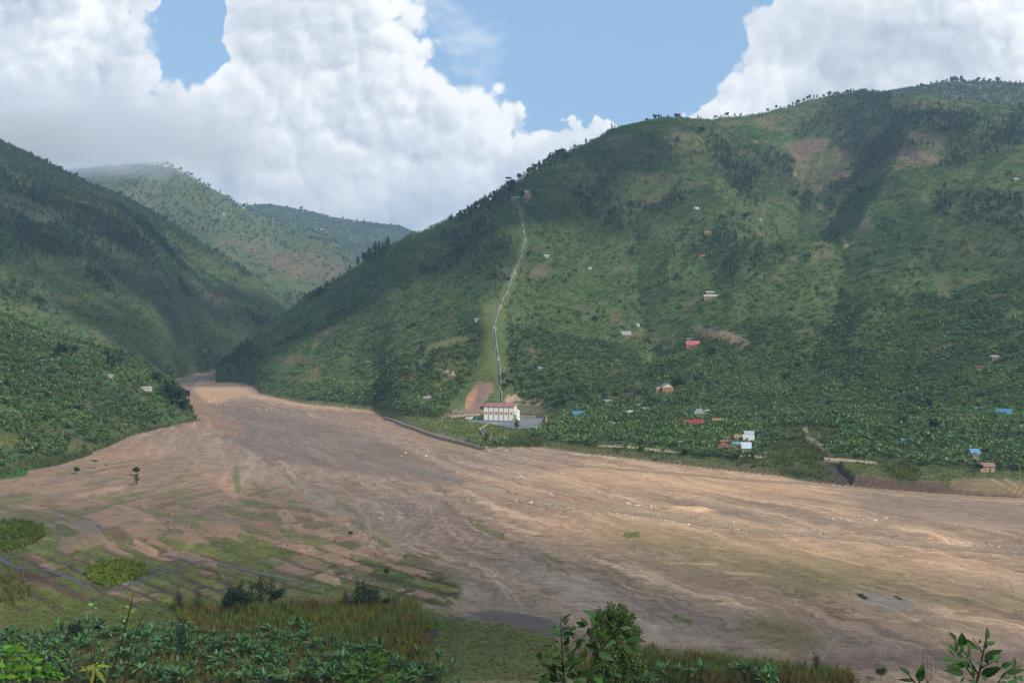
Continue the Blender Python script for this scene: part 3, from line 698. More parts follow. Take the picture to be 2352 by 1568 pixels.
# bar of excavated gravel, the wet hollow near the tree
paint(T([(1600, 375), (1900, 372), (2080, 410), (1900, 425), (1650, 400)], 1900, 1850, 2.138), WARM * 1.25, .9, .8, 1, ids=fl)
paint(T([(-100, 330), (0, 345), (200, 335), (420, 350), (640, 400), (790, 440), (960, 590), (700, 560), (300, 470), (0, 400)], 1900, 2300, 2.352), (.125, .10, .092), .88, 1.6, 3.0, ids=fl, wet=.55)
paint(T([(1420, 440), (1600, 380), (2000, 430), (2020, 560), (1900, 680), (1600, 640), (1480, 560)], 900, 2300, 2.352), (.07, .045, .035), .85, 2, 2, ids=fl)
paint(T([(1340, 480), (1660, 495), (1640, 570), (1350, 570)], 900, 2300, 2.352), DGRN * 1.5, .95, 1, 1, ids=fl)
paint(T([(1900, 430), (2210, 430), (2200, 480), (1960, 500)], 900, 2300, 2.352), DGRN * 1.4, .95, 1, 1, ids=fl)
paint(T([(100, 770), (900, 740), (1400, 700), (2352, 720), (2352, 850), (1200, 900), (100, 880)], 3100, 2300, 2.361), (.20, .135, .11), .6, 3, 3, ids=fl)
paint(T([(1000, 770), (1250, 760), (1300, 800), (1020, 810)], 3100, 2300, 2.361), (.13, .11, .11), .7, 2, 2, ids=fl, wet=.6)
Z += BEDS * 1.15 * (ID == F_) + (ID == F_) * (0.35 * st1 + 0.15 * n_b) * sstep(240, 300, GY)
Zg = np.where(BEDS > .05, 0, sstep(0, .3, 0 * BEDS))
# gravel bar relief
r_ = region(T([(1600, 385), (1900, 375), (2080, 412), (1900, 425), (1650, 400)], 1900, 1850, 2.138), 2, .5, None, fl)
if r_: Z[r_[0], r_[1]] += r_[2] * (1.4 + n_b[r_[0], r_[1]])

# hills: soil under the plants, then what grows on it
hillm = np.isin(ID, [M_, S_, L_, L2_, L3_, M2_, C_])
base = np.array((0.068, 0.105, 0.036)); ygr = np.array((0.105, 0.115, 0.04)); rbr = np.array((0.165, 0.105, 0.065))
hn = fbm(GX / 170, GY / 170, 130, 5); hn2 = fbm(GX / 70, GY / 70, 131, 4)
terr = fbm(GX / 90, Z / 7.0, 133, 3)
hc = base + (ygr - base) * sstep(0.0, 0.5, hn + .4 * hn2)[..., None]
hc = hc + (rbr - hc) * (sstep(0.26, 0.5, hn2 + .5 * terr - .25 * hn) * .5)[..., None]
hc = hc * (1 + .25 * terr + .2 * n_b)[..., None]
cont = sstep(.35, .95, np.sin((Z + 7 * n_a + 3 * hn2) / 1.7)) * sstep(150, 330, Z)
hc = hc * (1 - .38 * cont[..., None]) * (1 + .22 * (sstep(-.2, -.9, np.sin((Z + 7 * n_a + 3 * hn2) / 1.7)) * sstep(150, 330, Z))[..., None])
rowc = np.floor((Z + 9 * n_a + 4 * hn2) / 9.0); hh_ = (np.sin(rowc * 91.7) * 4375.85) % 1.0; colc = np.floor((GX + 12 * n_b) / (38 + 34 * hh_) + hh_ * 7); h3 = (np.sin(rowc * 12.98 + colc * 78.23) * 43758.5453) % 1.0; h4 = (np.sin(rowc * 39.3 + colc * 11.1) * 23421.63) % 1.0
fz = sstep(120, 330, Z) * .62; fz = np.where(np.isin(ID, [L2_]), .5, np.where(np.isin(ID, [M_, M2_]), fz, .25))
fcol = np.where((h3 < .42)[..., None], base * (.8 + .5 * h4[..., None]), np.where((h3 < .74)[..., None], ygr * (.8 + .5 * h4[..., None]), np.where((h3 < .90)[..., None], np.array((.15, .125, .06)) * (.8 + .4 * h4[..., None]), rbr * 1.05)))
hc = hc * (1 - fz[..., None]) + fcol * (1 + .25 * n_b[..., None]) * fz[..., None]; FTAN = (h3 > .74) * fz
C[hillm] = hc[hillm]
BAN[hillm] = (1.0 * sstep(-.75, -.35, hn + .5 * hn2) + .0)[hillm]
bare = sstep(.34, .52, hn2 + .4 * terr - .2 * hn)
BAN *= (1 - .85 * bare) * (1 - 1.4 * FTAN).clip(0, 1)
far = np.isin(ID, [L2_, L3_, M2_]); BAN[far] *= .35; setmask(BAN, [(-60, 641), (95, 632), (180, 636), (300, 646), (400, 660), (470, 682), (470, 720), (-60, 720)], .8, 2, 3, ids=[F_, C_])
up = np.isin(ID, [M_]) * sstep(420, 520, Z)
BAN *= 1 - .75 * up; C[:] = C * (1 - .2 * up[..., None]) + (ygr * 1.1) * .2 * up[..., None]
wn_ = fbm(GX / 120, GY / 120, 140, 4)
WOOD[np.isin(ID, [M_])] = (sstep(.30, .42, wn_) * .5)[np.isin(ID, [M_])] * sstep(1050, 1300, GY)[np.isin(ID, [M_])]
Lm = ID == L_
WOOD[Lm] = np.clip(sstep(280, 200, PYG) + sstep(.18, .3, wn_), 0, 1)[Lm]
WOOD[far] = np.maximum(sstep(-.1, .25, wn_ + .4 * hn2), .12)[far] * .7
m3 = ID == L3_; WOOD[m3] = .8
m2 = ID == M2_; WOOD[m2] = .75
Z3 = (2400, 200, 1.387)
wood = [T(p, *Z3) for p in [[(0, 700), (60, 760), (200, 900), (200, 1050), (80, 1000), (0, 930)], [(230, 900), (450, 740), (460, 850), (330, 930)], [(600, 480), (850, 590), (900, 700), (850, 750), (900, 900), (820, 880), (680, 730), (600, 560)],
        [(440, 1020), (700, 940), (880, 1100), (860, 1300), (760, 1320), (640, 1200), (400, 1130)], [(870, 570), (1080, 620), (1060, 700), (900, 640)], [(1270, 290), (1450, 235), (1600, 245), (1640, 380), (1400, 500), (1170, 490), (1100, 470)],
        [(1300, 500), (1700, 330), (2150, 360), (2050, 500), (1600, 620), (1400, 720), (1300, 860), (1250, 780), (1370, 640)], [(2352, 500), (2050, 640), (1850, 680), (2000, 520), (2200, 430), (2352, 330)],
        [(2352, 780), (1900, 820), (1870, 920), (2100, 960), (2352, 1080)], [(1200, 860), (1290, 850), (1300, 960), (1230, 940)], [(240, 690), (440, 510), (330, 560), (230, 640)], [(1100, 780), (1190, 850), (1210, 900), (1130, 880)]]]
wood += [sV([(1050, 488), (1110, 460), (1175, 430), (1180, 455), (1130, 478), (1060, 508), (1035, 508)]), sV([(1020, 545), (1100, 520), (1180, 560), (1190, 640), (1120, 660), (1040, 605)]), sV([(1310, 450), (1370, 400), (1400, 390), (1440, 440), (1470, 520), (1430, 545), (1380, 520)]),
         sV([(830, 600), (880, 560), (900, 565), (860, 605)]), sV([(690, 690), (710, 672), (760, 650), (730, 690)]), sV([(1190, 395), (1290, 348), (1300, 362), (1220, 410)]), sV([(500, 800), (580, 790), (600, 830), (520, 870), (495, 850)]),
         sV([(960, 810), (1000, 800), (1010, 860), (960, 870)]), sV([(1290, 910), (1330, 900), (1330, 960), (1290, 955)])]
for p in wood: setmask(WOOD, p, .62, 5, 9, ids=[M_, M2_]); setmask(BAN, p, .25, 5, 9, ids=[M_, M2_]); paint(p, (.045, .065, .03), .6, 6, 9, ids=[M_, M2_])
for pl, c in [(T([(1010, 530), (1150, 500), (1280, 490), (1260, 540), (1100, 640), (1060, 580)], *Z3), (.20, .125, .10)), (T([(1600, 605), (1700, 540), (1900, 590), (1890, 620), (1700, 632)], *Z3), (.24, .165, .11)), (T([(1290, 720), (1340, 660), (1420, 670), (1370, 725)], *Z3), (.27, .18, .13)),
              (T([(1720, 460), (1940, 470), (1890, 560), (1700, 520)], *Z3), (.20, .15, .09)), (T([(1280, 570), (1370, 540), (1350, 590)], *Z3), (.25, .14, .10)), (T([(1070, 715), (1080, 680), (1098, 680), (1092, 700)], *Z3), (.52, .26, .13)), (T([(845, 510), (860, 498), (872, 508)], *Z3), (.52, .27, .15)),
              (T([(1338, 1040), (1362, 1038), (1380, 1090), (1358, 1105), (1345, 1070)], *Z3), (.55, .42, .30)), (T([(1205, 855), (1245, 860), (1240, 890), (1210, 890)], *Z3), (.40, .29, .18)), (T([(1255, 930), (1270, 935), (1265, 952)], *Z3), (.6, .5, .4)), (T([(1894, 1320), (1912, 1310), (1928, 1360), (1905, 1370)], *Z3), (.36, .24, .15)),
              (T([(950, 1240), (1040, 1290), (1030, 1305), (960, 1270)], *Z3), (.17, .11, .085)), (T([(1180, 760), (1300, 740), (1180, 850)], *Z3), (.17, .14, .08)), (T([(1160, 600), (1400, 560), (1420, 640), (1110, 780), (1080, 740)], *Z3), (.15, .14, .065)),
              (T([(1280, 900), (1500, 940), (1530, 990), (1330, 1030), (1290, 960)], *Z3), (.15, .12, .07)), (T([(860, 380), (960, 390), (1000, 430), (880, 430)], *Z3), (.19, .15, .075)), (T([(70, 490), (150, 560), (150, 600), (80, 560)], *Z3), (.2, .13, .07)), (T([(220, 830), (380, 780), (360, 830), (230, 880)], *Z3), (.16, .14, .06)),
              (T([(1340, 1240), (1860, 1260), (1950, 1380), (1870, 1390)], *Z3)[:0] or T([(1860, 1250), (1960, 1255), (1960, 1385), (1870, 1380)], *Z3), (.15, .17, .05)), (T([(2250, 1470), (2352, 1460), (2352, 1500), (2260, 1500)], *Z3), (.17, .19, .05)),
              (T([(940, 140), (1060, 130), (1300, 200), (1480, 290), (1440, 350), (1200, 290), (1090, 270), (960, 230)], 2400, 1250, 2.412), (.21, .145, .095)), (T([(80, 10), (200, 20), (210, 100), (100, 90)], 2400, 1250, 2.412), (.15, .105, .06)),
              (T([(370, 140), (470, 190), (440, 215)], 2400, 1250, 2.412), (.26, .19, .13)), (T([(350, 680), (470, 650), (440, 760), (350, 740)], 2400, 1250, 2.412), (.20, .16, .09)), (T([(480, 430), (820, 380), (900, 340), (860, 420), (560, 490), (420, 520)], 2400, 1250, 2.412), (.17, .15, .055)),
              (T([(1690, 640), (1780, 610), (1760, 700), (1700, 760)], 2400, 1250, 2.412), (.22, .17, .12)), (sV([(530, 770), (600, 750), (660, 760), (640, 790)])[:0] or sV([(640, 820), (700, 815), (740, 830), (660, 845)]), (.13, .105, .055)),
              (sV([(610, 870), (680, 860), (760, 868), (720, 880)]), (.14, .13, .05)), (sV([(950, 800), (1060, 770), (1100, 770), (1090, 790), (980, 810)]), (.17, .17, .06))]:
    if pl: paint(pl, np.array(c) * .82, .82, 1.8, 3.5, ids=[M_], vary=.45); setmask(BAN, pl, 0.03, 1.2, 1.6, ids=[M_]); setmask(WOOD, pl, 0, 1.2, 1.6, ids=[M_])
# left hill
for pl, c in [(T([(1570, 130), (1760, 140), (1760, 280), (1680, 270)], 0, 1100, 1.96), (.15, .09, .07)), (T([(1750, 300), (1960, 420), (1900, 440), (1760, 360)], 0, 1100, 1.96), (.20, .13, .075)), (T([(700, 430), (860, 440), (900, 520), (780, 520)], 0, 1100, 1.96), (.12, .10, .05)),
              (T([(100, 1300), (280, 1380), (440, 1430), (480, 1500), (280, 1520), (0, 1400), (0, 1300)], 0, 0, 1.68), (.13, .115, .06)), (T([(800, 1290), (1100, 1210), (1100, 1290), (1050, 1400), (900, 1330)], 0, 0, 1.68), (.22, .16, .09)),
              (sV([(480, 550), (620, 545), (640, 555), (500, 560)]), (.24, .15, .09)), (sV([(560, 560), (720, 580), (800, 610), (760, 650), (640, 630), (580, 600)]), (.18, .12, .07))]:
    paint(pl, c, .6, 4, 7, ids=[L_, L2_], vary=.5); setmask(BAN, pl, 0.05, 2, 3, ids=[L_, L2_]); setmask(WOOD, pl, .1, 2, 3, ids=[L_, L2_])
l2lit = T([(780, 1290), (1000, 1130), (1150, 1100), (1700, 1450), (2100, 1562), (1900, 1700), (1200, 1500)], 0, 0, 1.68)
setmask(WOOD, l2lit, .34, 6, 9, ids=[L2_]); paint(l2lit, (.10, .13, .055), .6, 3, 4, ids=[L2_], vary=.4)
for pl in [T([(0, 1230), (150, 1260), (200, 1330), (100, 1360), (0, 1340)], 0, 1100, 1.96)]:
    setmask(BAN, pl, 0, 1, 1, ids=[S_]); paint(pl, (.12, .12, .04), .9, 1, 1, ids=[S_])
setmask(BAN, sV([(0, 700), (160, 770), (330, 830), (300, 850), (100, 790), (0, 760)]), .75, 3, 3, ids=[S_])
sb = ip([(a, floor_Y(b)) for a, b in S_bank], PX)[:, None]
strip = (ID == S_) & (GY < sb + 10); BAN[strip] *= 0; C[strip] = (.05, .075, .03); TALL[strip & (GY < sb + 9)] = .8
paint(sV([(0, 1085), (70, 1070), (60, 1092), (0, 1100)]), (.04, .11, .02), 1, 1, 1, ids=[S_, F_])
# penstock clearing, landslide scar, station platform
Z5 = (1600, 1400, 2.94)
G0 = np.array((.095, .125, .036)); NOB = np.zeros(Z.shape, np.float32)
strip_c = [V(1165, 720), V(1170, 640), V(1200, 560), V(1205, 510), V(1192, 465)]
clr = [sV([(1108, 700), (1160, 690), (1165, 800), (1172, 870), (1200, 930), (1280, 940), (1290, 965), (1190, 1010), (1130, 1020), (1100, 1010), (1000, 975), (930, 960), (940, 945), (1010, 960), (1060, 905), (1090, 860), (1110, 800)]),
       sV([(1135, 700), (1168, 640), (1196, 570), (1198, 500), (1190, 465), (1205, 465), (1213, 560), (1188, 640), (1160, 710)])]
for p in clr: paint(p, G0, .95, 1.2, 1.2, ids=[M_], vary=.25); setmask(BAN, p, 0, 1, 1, ids=[M_]); setmask(WOOD, p, 0, 1, 1, ids=[M_])
setmask(NOB, T([(905, 372), (1078, 372), (1105, 480), (1040, 560), (965, 640), (940, 720), (700, 720), (770, 620), (780, 560), (850, 450)], *Z5), 1, 1, 1, ids=[M_])
setmask(NOB, T([(760, 640), (1800, 660), (1720, 920), (1300, 940), (740, 860)], *Z5), 1, 1, 1, ids=[M_])
scar = T([(905, 372), (1078, 372), (1105, 480), (1040, 560), (965, 640), (940, 720), (760, 700), (770, 620), (780, 560), (850, 450)], *Z5)
paint(scar, (.27, .165, .12), 1, .7, 1, ids=[M_], vary=.4)
paint(T([(840, 470), (910, 440), (900, 540), (830, 640), (770, 680), (770, 580)], *Z5), (.44, .24, .13), .8, 1, 1, ids=[M_])
paint(T([(930, 470), (1040, 500), (960, 640), (860, 690)], *Z5), (.19, .135, .12), .7, 1, 1, ids=[M_])
paint(T([(1230, 540), (1380, 530), (1480, 580), (1760, 590), (1760, 625), (1500, 625), (1350, 600), (1240, 625)], *Z5), (.46, .32, .20), .95, .5, .8, ids=[M_])
paint(T([(1420, 660), (1600, 670), (1690, 690), (1600, 760), (1420, 740)], *Z5), (.17, .14, .10), .9, .8, .8, ids=[M_])
paint(T([(640, 690), (940, 700), (980, 660), (980, 760), (600, 790), (470, 790)], *Z5), (.30, .21, .14), .7, 1, 1.2, ids=[M_])
paint(T([(0, 800), (120, 850), (400, 960), (800, 1050), (700, 1090), (480, 1000), (0, 840)], *Z5), (.40, .30, .21), .85, .8, 1.2, ids=[M_])
paint(T([(60, 780), (180, 790), (500, 900), (980, 960), (960, 1080), (830, 1060), (400, 950), (150, 850)], *Z5), (.12, .15, .035), .9, 1, 1, ids=[M_])
lawn = T([(0, 735), (110, 775), (420, 800), (600, 800), (760, 800), (1000, 860), (1340, 930), (1260, 1060), (1150, 1110), (1000, 1150), (830, 1090), (480, 1010), (0, 860), (-100, 820)], *Z5)
setmask(BAN, lawn, 0, .5, .6, ids=[M_]); setmask(NOB, lawn, 1, .5, .6, ids=[M_]); paint(T([(60, 780), (420, 800), (760, 810), (1000, 860), (1330, 935), (1250, 1060), (1000, 1110), (830, 1060), (480, 960), (150, 850)], *Z5), (.145, .175, .05), .9, .8, .8, ids=[M_], vary=.25)
for pts, w in [([(490, 800), (490, 860), (540, 900)], 5), ([(1170, 160), (1230, 220), (1380, 290)], 3)]: paint(T(pts, *Z5), (.40, .30, .18), .9, .3, .3, w / Z5[2] / 4, ids=[M_])
# right bank: dirt road, eroded cliffs, gully under the bridge, reeds
RD = (.46, .335, .22)
roads = [T([(0, 1285), (220, 1285), (400, 1305), (560, 1325), (730, 1338)], 2400, 1250, 2.412), T([(1300, 1370), (1450, 1380), (1610, 1385)], 2400, 1250, 2.412), T([(215, 1040), (480, 1060), (730, 1085)], 3200, 1400, 2.412), T([(1540, 1180), (1800, 1205), (2000, 1225), (2161, 1240), (2400, 1260)], 3200, 1400, 2.412)]
for p, w in zip(roads, (1.2, 1.3, 1.2, 2.6)): paint(p, RD, .95, .5, .5, w, ids=[M_]); setmask(BAN, p, 0, .8, .5, w + 1.2, ids=[M_])
for i in range(NC):
    if PX[i] < 515 or PX[i] > 1175: continue
    f0 = M_foot[i]; w = 16 if PX[i] < 780 else (34 if PX[i] < 900 else 40)
    if PX[i] < 535: w = 8
    m = (YR > f0 - 2) & (YR < f0 + w); BAN[i, m] = 0; WOOD[i, m] = 0
    C[i, m] = np.array((.10, .115, .04)) * (1 + .3 * n_b[i, m])[:, None]
    m = (YR > f0 - 2) & (YR < f0 + 2.5 + bank_h[i] * .4); C[i, m] = (np.array((.125, .08, .06)) if PX[i] > 815 else np.array((.13, .115, .06))) * (1 + .4 * n_c[i, m])[:, None]
for i in range(NC):
    if PX[i] > 400 or PX[i] < 255: continue
    m = (ID[i] == M_) & (YR > M_foot[i] - 2) & (YR < M_foot[i] + 9); BAN[i, m] = 0; C[i, m] = np.array((.13, .14, .05)) * (1 + .3 * n_b[i, m])[:, None]
paint(T([(1450, 1230), (1800, 1230), (2161, 1260), (2300, 1400), (2161, 1410), (1700, 1370), (1450, 1330)], 3200, 1400, 2.412), (.22, .165, .09), .8, 1, 1.5, ids=[M_])
for a, b in (((1850, 1240), (2160, 1400)), ((1980, 1240), (2240, 1400))): paint(T([a, b], 3200, 1400, 2.412), (.34, .23, .14), .9, .5, .5, 1.2, ids=[M_])
ban_off = [T([(850, 480), (1300, 400), (1540, 480), (1600, 640), (1780, 1000), (1300, 960), (900, 850), (800, 600)], 2850, 1650, 3.618), T([(700, 260), (1300, 200), (1310, 370), (1000, 400), (800, 300)], 2850, 1650, 3.618), T([(1380, 200), (1800, 260), (1860, 400), (1500, 420), (1350, 300)], 2850, 1650, 3.618),
           T([(720, 1050), (1000, 1060), (1180, 1200), (1100, 1290), (900, 1260)], 3200, 1400, 2.412), T([(1220, 1040), (1400, 1000), (1660, 1050), (1700, 1140), (1450, 1170), (1250, 1150)], *Z5)]
for p in ban_off: setmask(BAN, p, 0, .8, 1, ids=[M_]); setmask(TALL, p, .55, 1.5, 3, ids=[M_]); paint(p, (.07, .085, .03), .9, 1, 1, ids=[M_])
setmask(TALL, T([(370, 720), (600, 640), (800, 620), (820, 800), (600, 830), (380, 790)], 2850, 1650, 3.618), 1, .8, 1, ids=[M_])
gul = T([(1620, 690), (1840, 700), (1900, 800), (2050, 900), (2000, 990), (1800, 1010), (1720, 860), (1640, 780)], 2850, 1650, 3.618)
paint(gul, (.075, .055, .045), .95, .6, 1, ids=[M_]); setmask(TALL, gul, 0, .5, .5, ids=[M_]); setmask(BAN, gul, 0, .5, .5, ids=[M_])
r_ = region(gul, 1.5, .5, None, [M_])
if r_: Z[r_[0], r_[1]] -= r_[2] * 3.0
gu2 = T([(1290, 180), (1380, 190), (1390, 330), (1560, 430), (1700, 520), (1740, 640), (1600, 560), (1400, 420), (1310, 330)], 2850, 1650, 3.618)
paint(gu2, (.30, .22, .15), .8, .5, .8, ids=[M_]); setmask(BAN, gu2, 0, .5, .5, ids=[M_]); setmask(TALL, gu2, 0, .5, .5, ids=[M_])
paint(T([(1330, 880), (1300, 1010), (1500, 1040), (1480, 900)], 3200, 1400, 2.412)[:0] or gul, (.075, .055, .045), .3, .6, 1, ids=[M_])
# foot of the right-bottom and left-bottom vegetation
for p, v_ in [(sV([(560, 1420), (700, 1390), (950, 1390), (1000, 1440), (930, 1500), (560, 1520), (420, 1500)]), .9), (sV([(400, 1400), (600, 1400), (700, 1400), (620, 1480), (430, 1470)]), .8), (sV([(0, 1510), (900, 1490), (1000, 1568), (0, 1568)]), .35), (sV([(500, 1480), (960, 1440), (1000, 1560), (500, 1568)]), .8),
              (sV([(1380, 1530), (1600, 1510), (1960, 1550), (1980, 1600), (1380, 1600)]), .9), (sV([(1330, 1500), (1450, 1495), (1700, 1540), (1330, 1568)]), .5), (sV([(0, 1320), (70, 1340), (60, 1380), (0, 1390)]), .5)]:
    setmask(TALL, p, v_, 5, 9, ids=[F_])
cropA = T([(0, 560), (120, 552), (380, 590), (425, 700), (300, 770), (120, 820), (0, 850)], *Z1)
cropB = T([(790, 1040), (960, 950), (1180, 915), (1330, 955), (1390, 1030), (1250, 1100), (990, 1195), (830, 1110)], *Z1)
for p in (cropA, cropB): setmask(CROP, p, 1, 1.6, 3.0, ids=[F_]); paint(p, (.06, .09, .02), .9, .6, .6, ids=[F_])
C[ID == F_] *= np.array((1.02, .925, .86)); C = np.clip(C, .01, .9)

# ------------------------------------------------------------------ terrain meshes
def terrain_obj(name, ids, mat, label=None):
    q = np.isin(ID[:-1, :-1], ids)
    # keep nothing that sinks far below everything it could be seen with
    rr = Z / GY; run = np.maximum.accumulate(np.where(GY > 236, rr, -9), axis=1)
    keep = (rr > run - 0.05) | (GY < 260)
    q &= keep[:-1, :-1] | keep[1:, 1:]
    ii, jj = np.where(q)
    a = ii * NR + jj; quads = np.stack([a, a + NR, a + NR + 1, a + 1], 1)
    used, inv = np.unique(quads.ravel(), return_inverse=True)
    P = np.stack([GX.ravel()[used], GY.ravel()[used], Z.ravel()[used]], 1)
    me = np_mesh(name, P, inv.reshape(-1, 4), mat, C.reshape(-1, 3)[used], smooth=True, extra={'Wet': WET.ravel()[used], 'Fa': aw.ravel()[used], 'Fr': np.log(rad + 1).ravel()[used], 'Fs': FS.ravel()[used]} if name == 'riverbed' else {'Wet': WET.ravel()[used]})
    o = link(bpy.data.objects.new(name, me)); o['kind'] = 'structure'; return o


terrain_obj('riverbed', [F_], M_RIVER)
terrain_obj('hillside', [M_, M2_], M_HILL)
terrain_obj('hillside', [S_], M_HILL)
terrain_obj('hillside', [L_], M_HILL)
terrain_obj('distant_hills', [L2_, L3_], M_HILL)
terrain_obj('slope', [C_], M_HILL)

# ------------------------------------------------------------------ plants as numpy prototypes
def strip(pts, widths, side):
    """ribbon through pts; side = sideways unit vector"""
    v = []; q = []
    for i, (p, w) in enumerate(zip(pts, widths)):
        v += [p - side * w, p + side * w]
        if i: b = 2 * i; q.append([b - 2, b - 1, b + 1, b])
    return v, q


def merge(parts):
    V_, Q_, K_ = [], [], []; n = 0
    for v, q, k in parts:
        v = np.asarray(v, float); V_.append(v); Q_.append(np.asarray(q, int) + n); K_.append(np.broadcast_to(np.asarray(k, float), (len(v), 3))); n += len(v)
    return np.concatenate(V_), np.concatenate(Q_), np.concatenate(K_)


def tube(pts, radii, n=5):
    pts = [np.array(p, float) for p in pts]; v = []; q = []
    for i, (p, r) in enumerate(zip(pts, radii)):
        d = pts[min(i + 1, len(pts) - 1)] - pts[max(i - 1, 0)]; d /= np.linalg.norm(d) + 1e-9
        a = np.cross(d, (0, 0, 1) if abs(d[2]) < .9 else (1, 0, 0)); a /= np.linalg.norm(a); b = np.cross(d, a)
        for k in range(n):
            t = 2 * math.pi * k / n; v.append(p + r * (a * math.cos(t) + b * math.sin(t)))
        if i:
            for k in range(n): q.append([(i - 1) * n + k, (i - 1) * n + (k + 1) % n, i * n + (k + 1) % n, i * n + k])
    return v, q


def banana_leaves(r, n=8, segs=2, h0=2.2, L=2.9, w=0.42):
    parts = []
    for k in range(n):
        a = 2 * math.pi * (k / n) + r.uniform(-.35, .35); el = r.uniform(.5, 1.4); l = L * r.uniform(.8, 1.12)
        d = np.array((math.cos(a), math.sin(a), 0)); side = np.array((-d[1], d[0], r.uniform(-.35, .35)))
        droop = r.uniform(.5, 1.15) * (1.25 - el * .5)
        pts = []
        for s in np.linspace(0, 1, segs + 1):
            pts.append(np.array((0, 0, h0)) + d * l * (s * math.cos(el) + .28 * s * s * droop) + np.array((0, 0, l * (s * math.sin(el) - .62 * droop * s * s))))
        ww = [w * x for x in ([.25, 1, .18] if segs == 2 else [.18, .75, 1.0, .8, .12])]
        v, q = strip(pts, ww, side)
        tone = r.uniform(.45, 1.75)
        c = (tone * .85, tone, tone * r.uniform(.8, 1.0)) if r.random() > .07 else (2.2, 1.15, .9)
        parts.append((v, q, c))
    return parts


def banana_proto(seed, n=8, segs=2):
    r = np.random.default_rng(seed); parts = banana_leaves(r, n, segs)
    v, q = tube([(0, 0, -.4), (0, 0, 2.3)], [.16, .1], 3); parts.append((v, q, (1.1, .9, .8)))
    return merge(parts)


def crown_quads(r, n, lobes, leaf, tone=1.0, flat=0.3):
    """leaf clumps spread through overlapping lobes"""
    lob = np.array(lobes, float); w = lob[:, 3] * lob[:, 4] * lob[:, 5]; idx = r.choice(len(lob), n, p=w / w.sum())
    d = r.normal(size=(n, 3)); d /= np.linalg.norm(d, axis=1)[:, None]; rad = r.random(n) ** .42
    P = lob[idx, :3] + d * rad[:, None] * lob[idx, 3:6]
    nrm = d * (1 - flat) + np.array((0, 0, 1)) * flat + r.normal(size=(n, 3)) * .5; nrm /= np.linalg.norm(nrm, axis=1)[:, None]
    a = np.cross(nrm, r.normal(size=(n, 3))); a /= np.linalg.norm(a, axis=1)[:, None]; b = np.cross(nrm, a)
    s = leaf * r.uniform(.6, 1.3, n)[:, None]; asp = r.uniform(.45, .9, n)[:, None]
    j = lambda: r.uniform(.75, 1.2, (n, 1))
    v = np.stack([P - a * s * j(), P - b * s * asp * j(), P + a * s * j(), P + b * s * asp * j()], 1).reshape(-1, 3)
    q = np.arange(4 * n).reshape(n, 4)
    t = tone * r.uniform(.6, 1.4, n); k = np.stack([t * r.uniform(.85, 1.1, n), t, t * r.uniform(.8, 1.1, n)], 1)
    return v, q, np.repeat(k, 4, 0)


def tree_lobes(r, kind, H):
    if kind == 'euc':
        return [(r.uniform(-.5, .5) * H * .08, r.uniform(-.5, .5) * H * .08, H * z, H * rr, H * rr, H * .15) for z, rr in ((.38, .10), (.52, .14), (.66, .15), (.8, .12), (.92, .07))]
    if kind == 'flat':
        return [(r.uniform(-.3, .3) * H, r.uniform(-.3, .3) * H, H * .9, H * .35, H * .35, H * .07) for _ in range(4)]
    if kind == 'young':
        return [(r.uniform(-.07, .07) * H, r.uniform(-.07, .07) * H, H * z, H * rr, H * rr, H * .11) for z, rr in ((.22, .2), (.4, .25), (.56, .24), (.72, .19), (.87, .12))]
    return [(r.uniform(-.22, .22) * H, r.uniform(-.22, .22) * H, H * r.uniform(.5, .78), H * .24, H * .24, H * .2) for _ in range(6)]


def tree_trunk(r, kind, H, lobes, n=6):
    parts = []
    top = .95 if kind in ('euc', 'young') else .72
    lean = r.uniform(-.04, .04, 2) * H
    v, q = tube([(0, 0, -.8), (lean[0] * .3, lean[1] * .3, H * top * .45), (lean[0], lean[1], H * top)], [H * .022, H * .015, H * .004], n); parts.append((v, q, (1, 1, 1)))
    for lo in lobes:
        z0 = max(.2 * H, lo[2] - .2 * H)
        v, q = tube([(lean[0] * .5, lean[1] * .5, z0), ((lo[0]) * .6, (lo[1]) * .6, lo[2] * .93), (lo[0] * 1.1, lo[1] * 1.1, lo[2] + lo[5] * .5)], [H * .010, H * .006, H * .002], 4); parts.append((v, q, (1, 1, 1)))
    return merge(parts)


def tree_lod(seed, kind, H=10.0, n=46, leaf=1.05):
    r = np.random.default_rng(seed); lobes = tree_lobes(r, kind, H)
    cv = crown_quads(r, n, lobes, leaf)
    tv, tq = tube([(0, 0, -1), (0, 0, H * .8)], [H * .02, H * .006], 3)
    return merge([cv, (tv, tq, (1.6, 1.0, 1.1))])


def tuft_proto(seed, n=9, h=2.6, w=.10, spread=.55, lean=.3):
    r = np.random.default_rng(seed); parts = []
    for k in range(n):
        a = r.uniform(0, 6.28); d = np.array((math.cos(a), math.sin(a), 0)); side = np.array((-d[1], d[0], 0)); b = d * r.uniform(0, spread); hh = h * r.uniform(.65, 1.1); ln = r.uniform(.05, lean) * hh
        v, q = strip([b, b + d * ln * .4 + np.array((0, 0, hh * .6)), b + d * ln * 1.3 + np.array((0, 0, hh))], [w, w * .9, w * .15], side)
        t = r.uniform(.6, 1.4); parts.append((v, q, (t * 1.05, t, t * .8)))
    return merge(parts)


cellA = np.zeros_like(Z)
cellA[:-1, :-1] = (GX[1:, :-1] - GX[:-1, :-1]) * (YR[1:] - YR[:-1])[None, :]
_rr = Z / GY; _run = np.maximum.accumulate(np.where(GY > 236, _rr, -9), axis=1); VIS = (_rr > _run - .014) & (GY > 236)
VIS &= (PXG > -90) & (PXG < 1115)


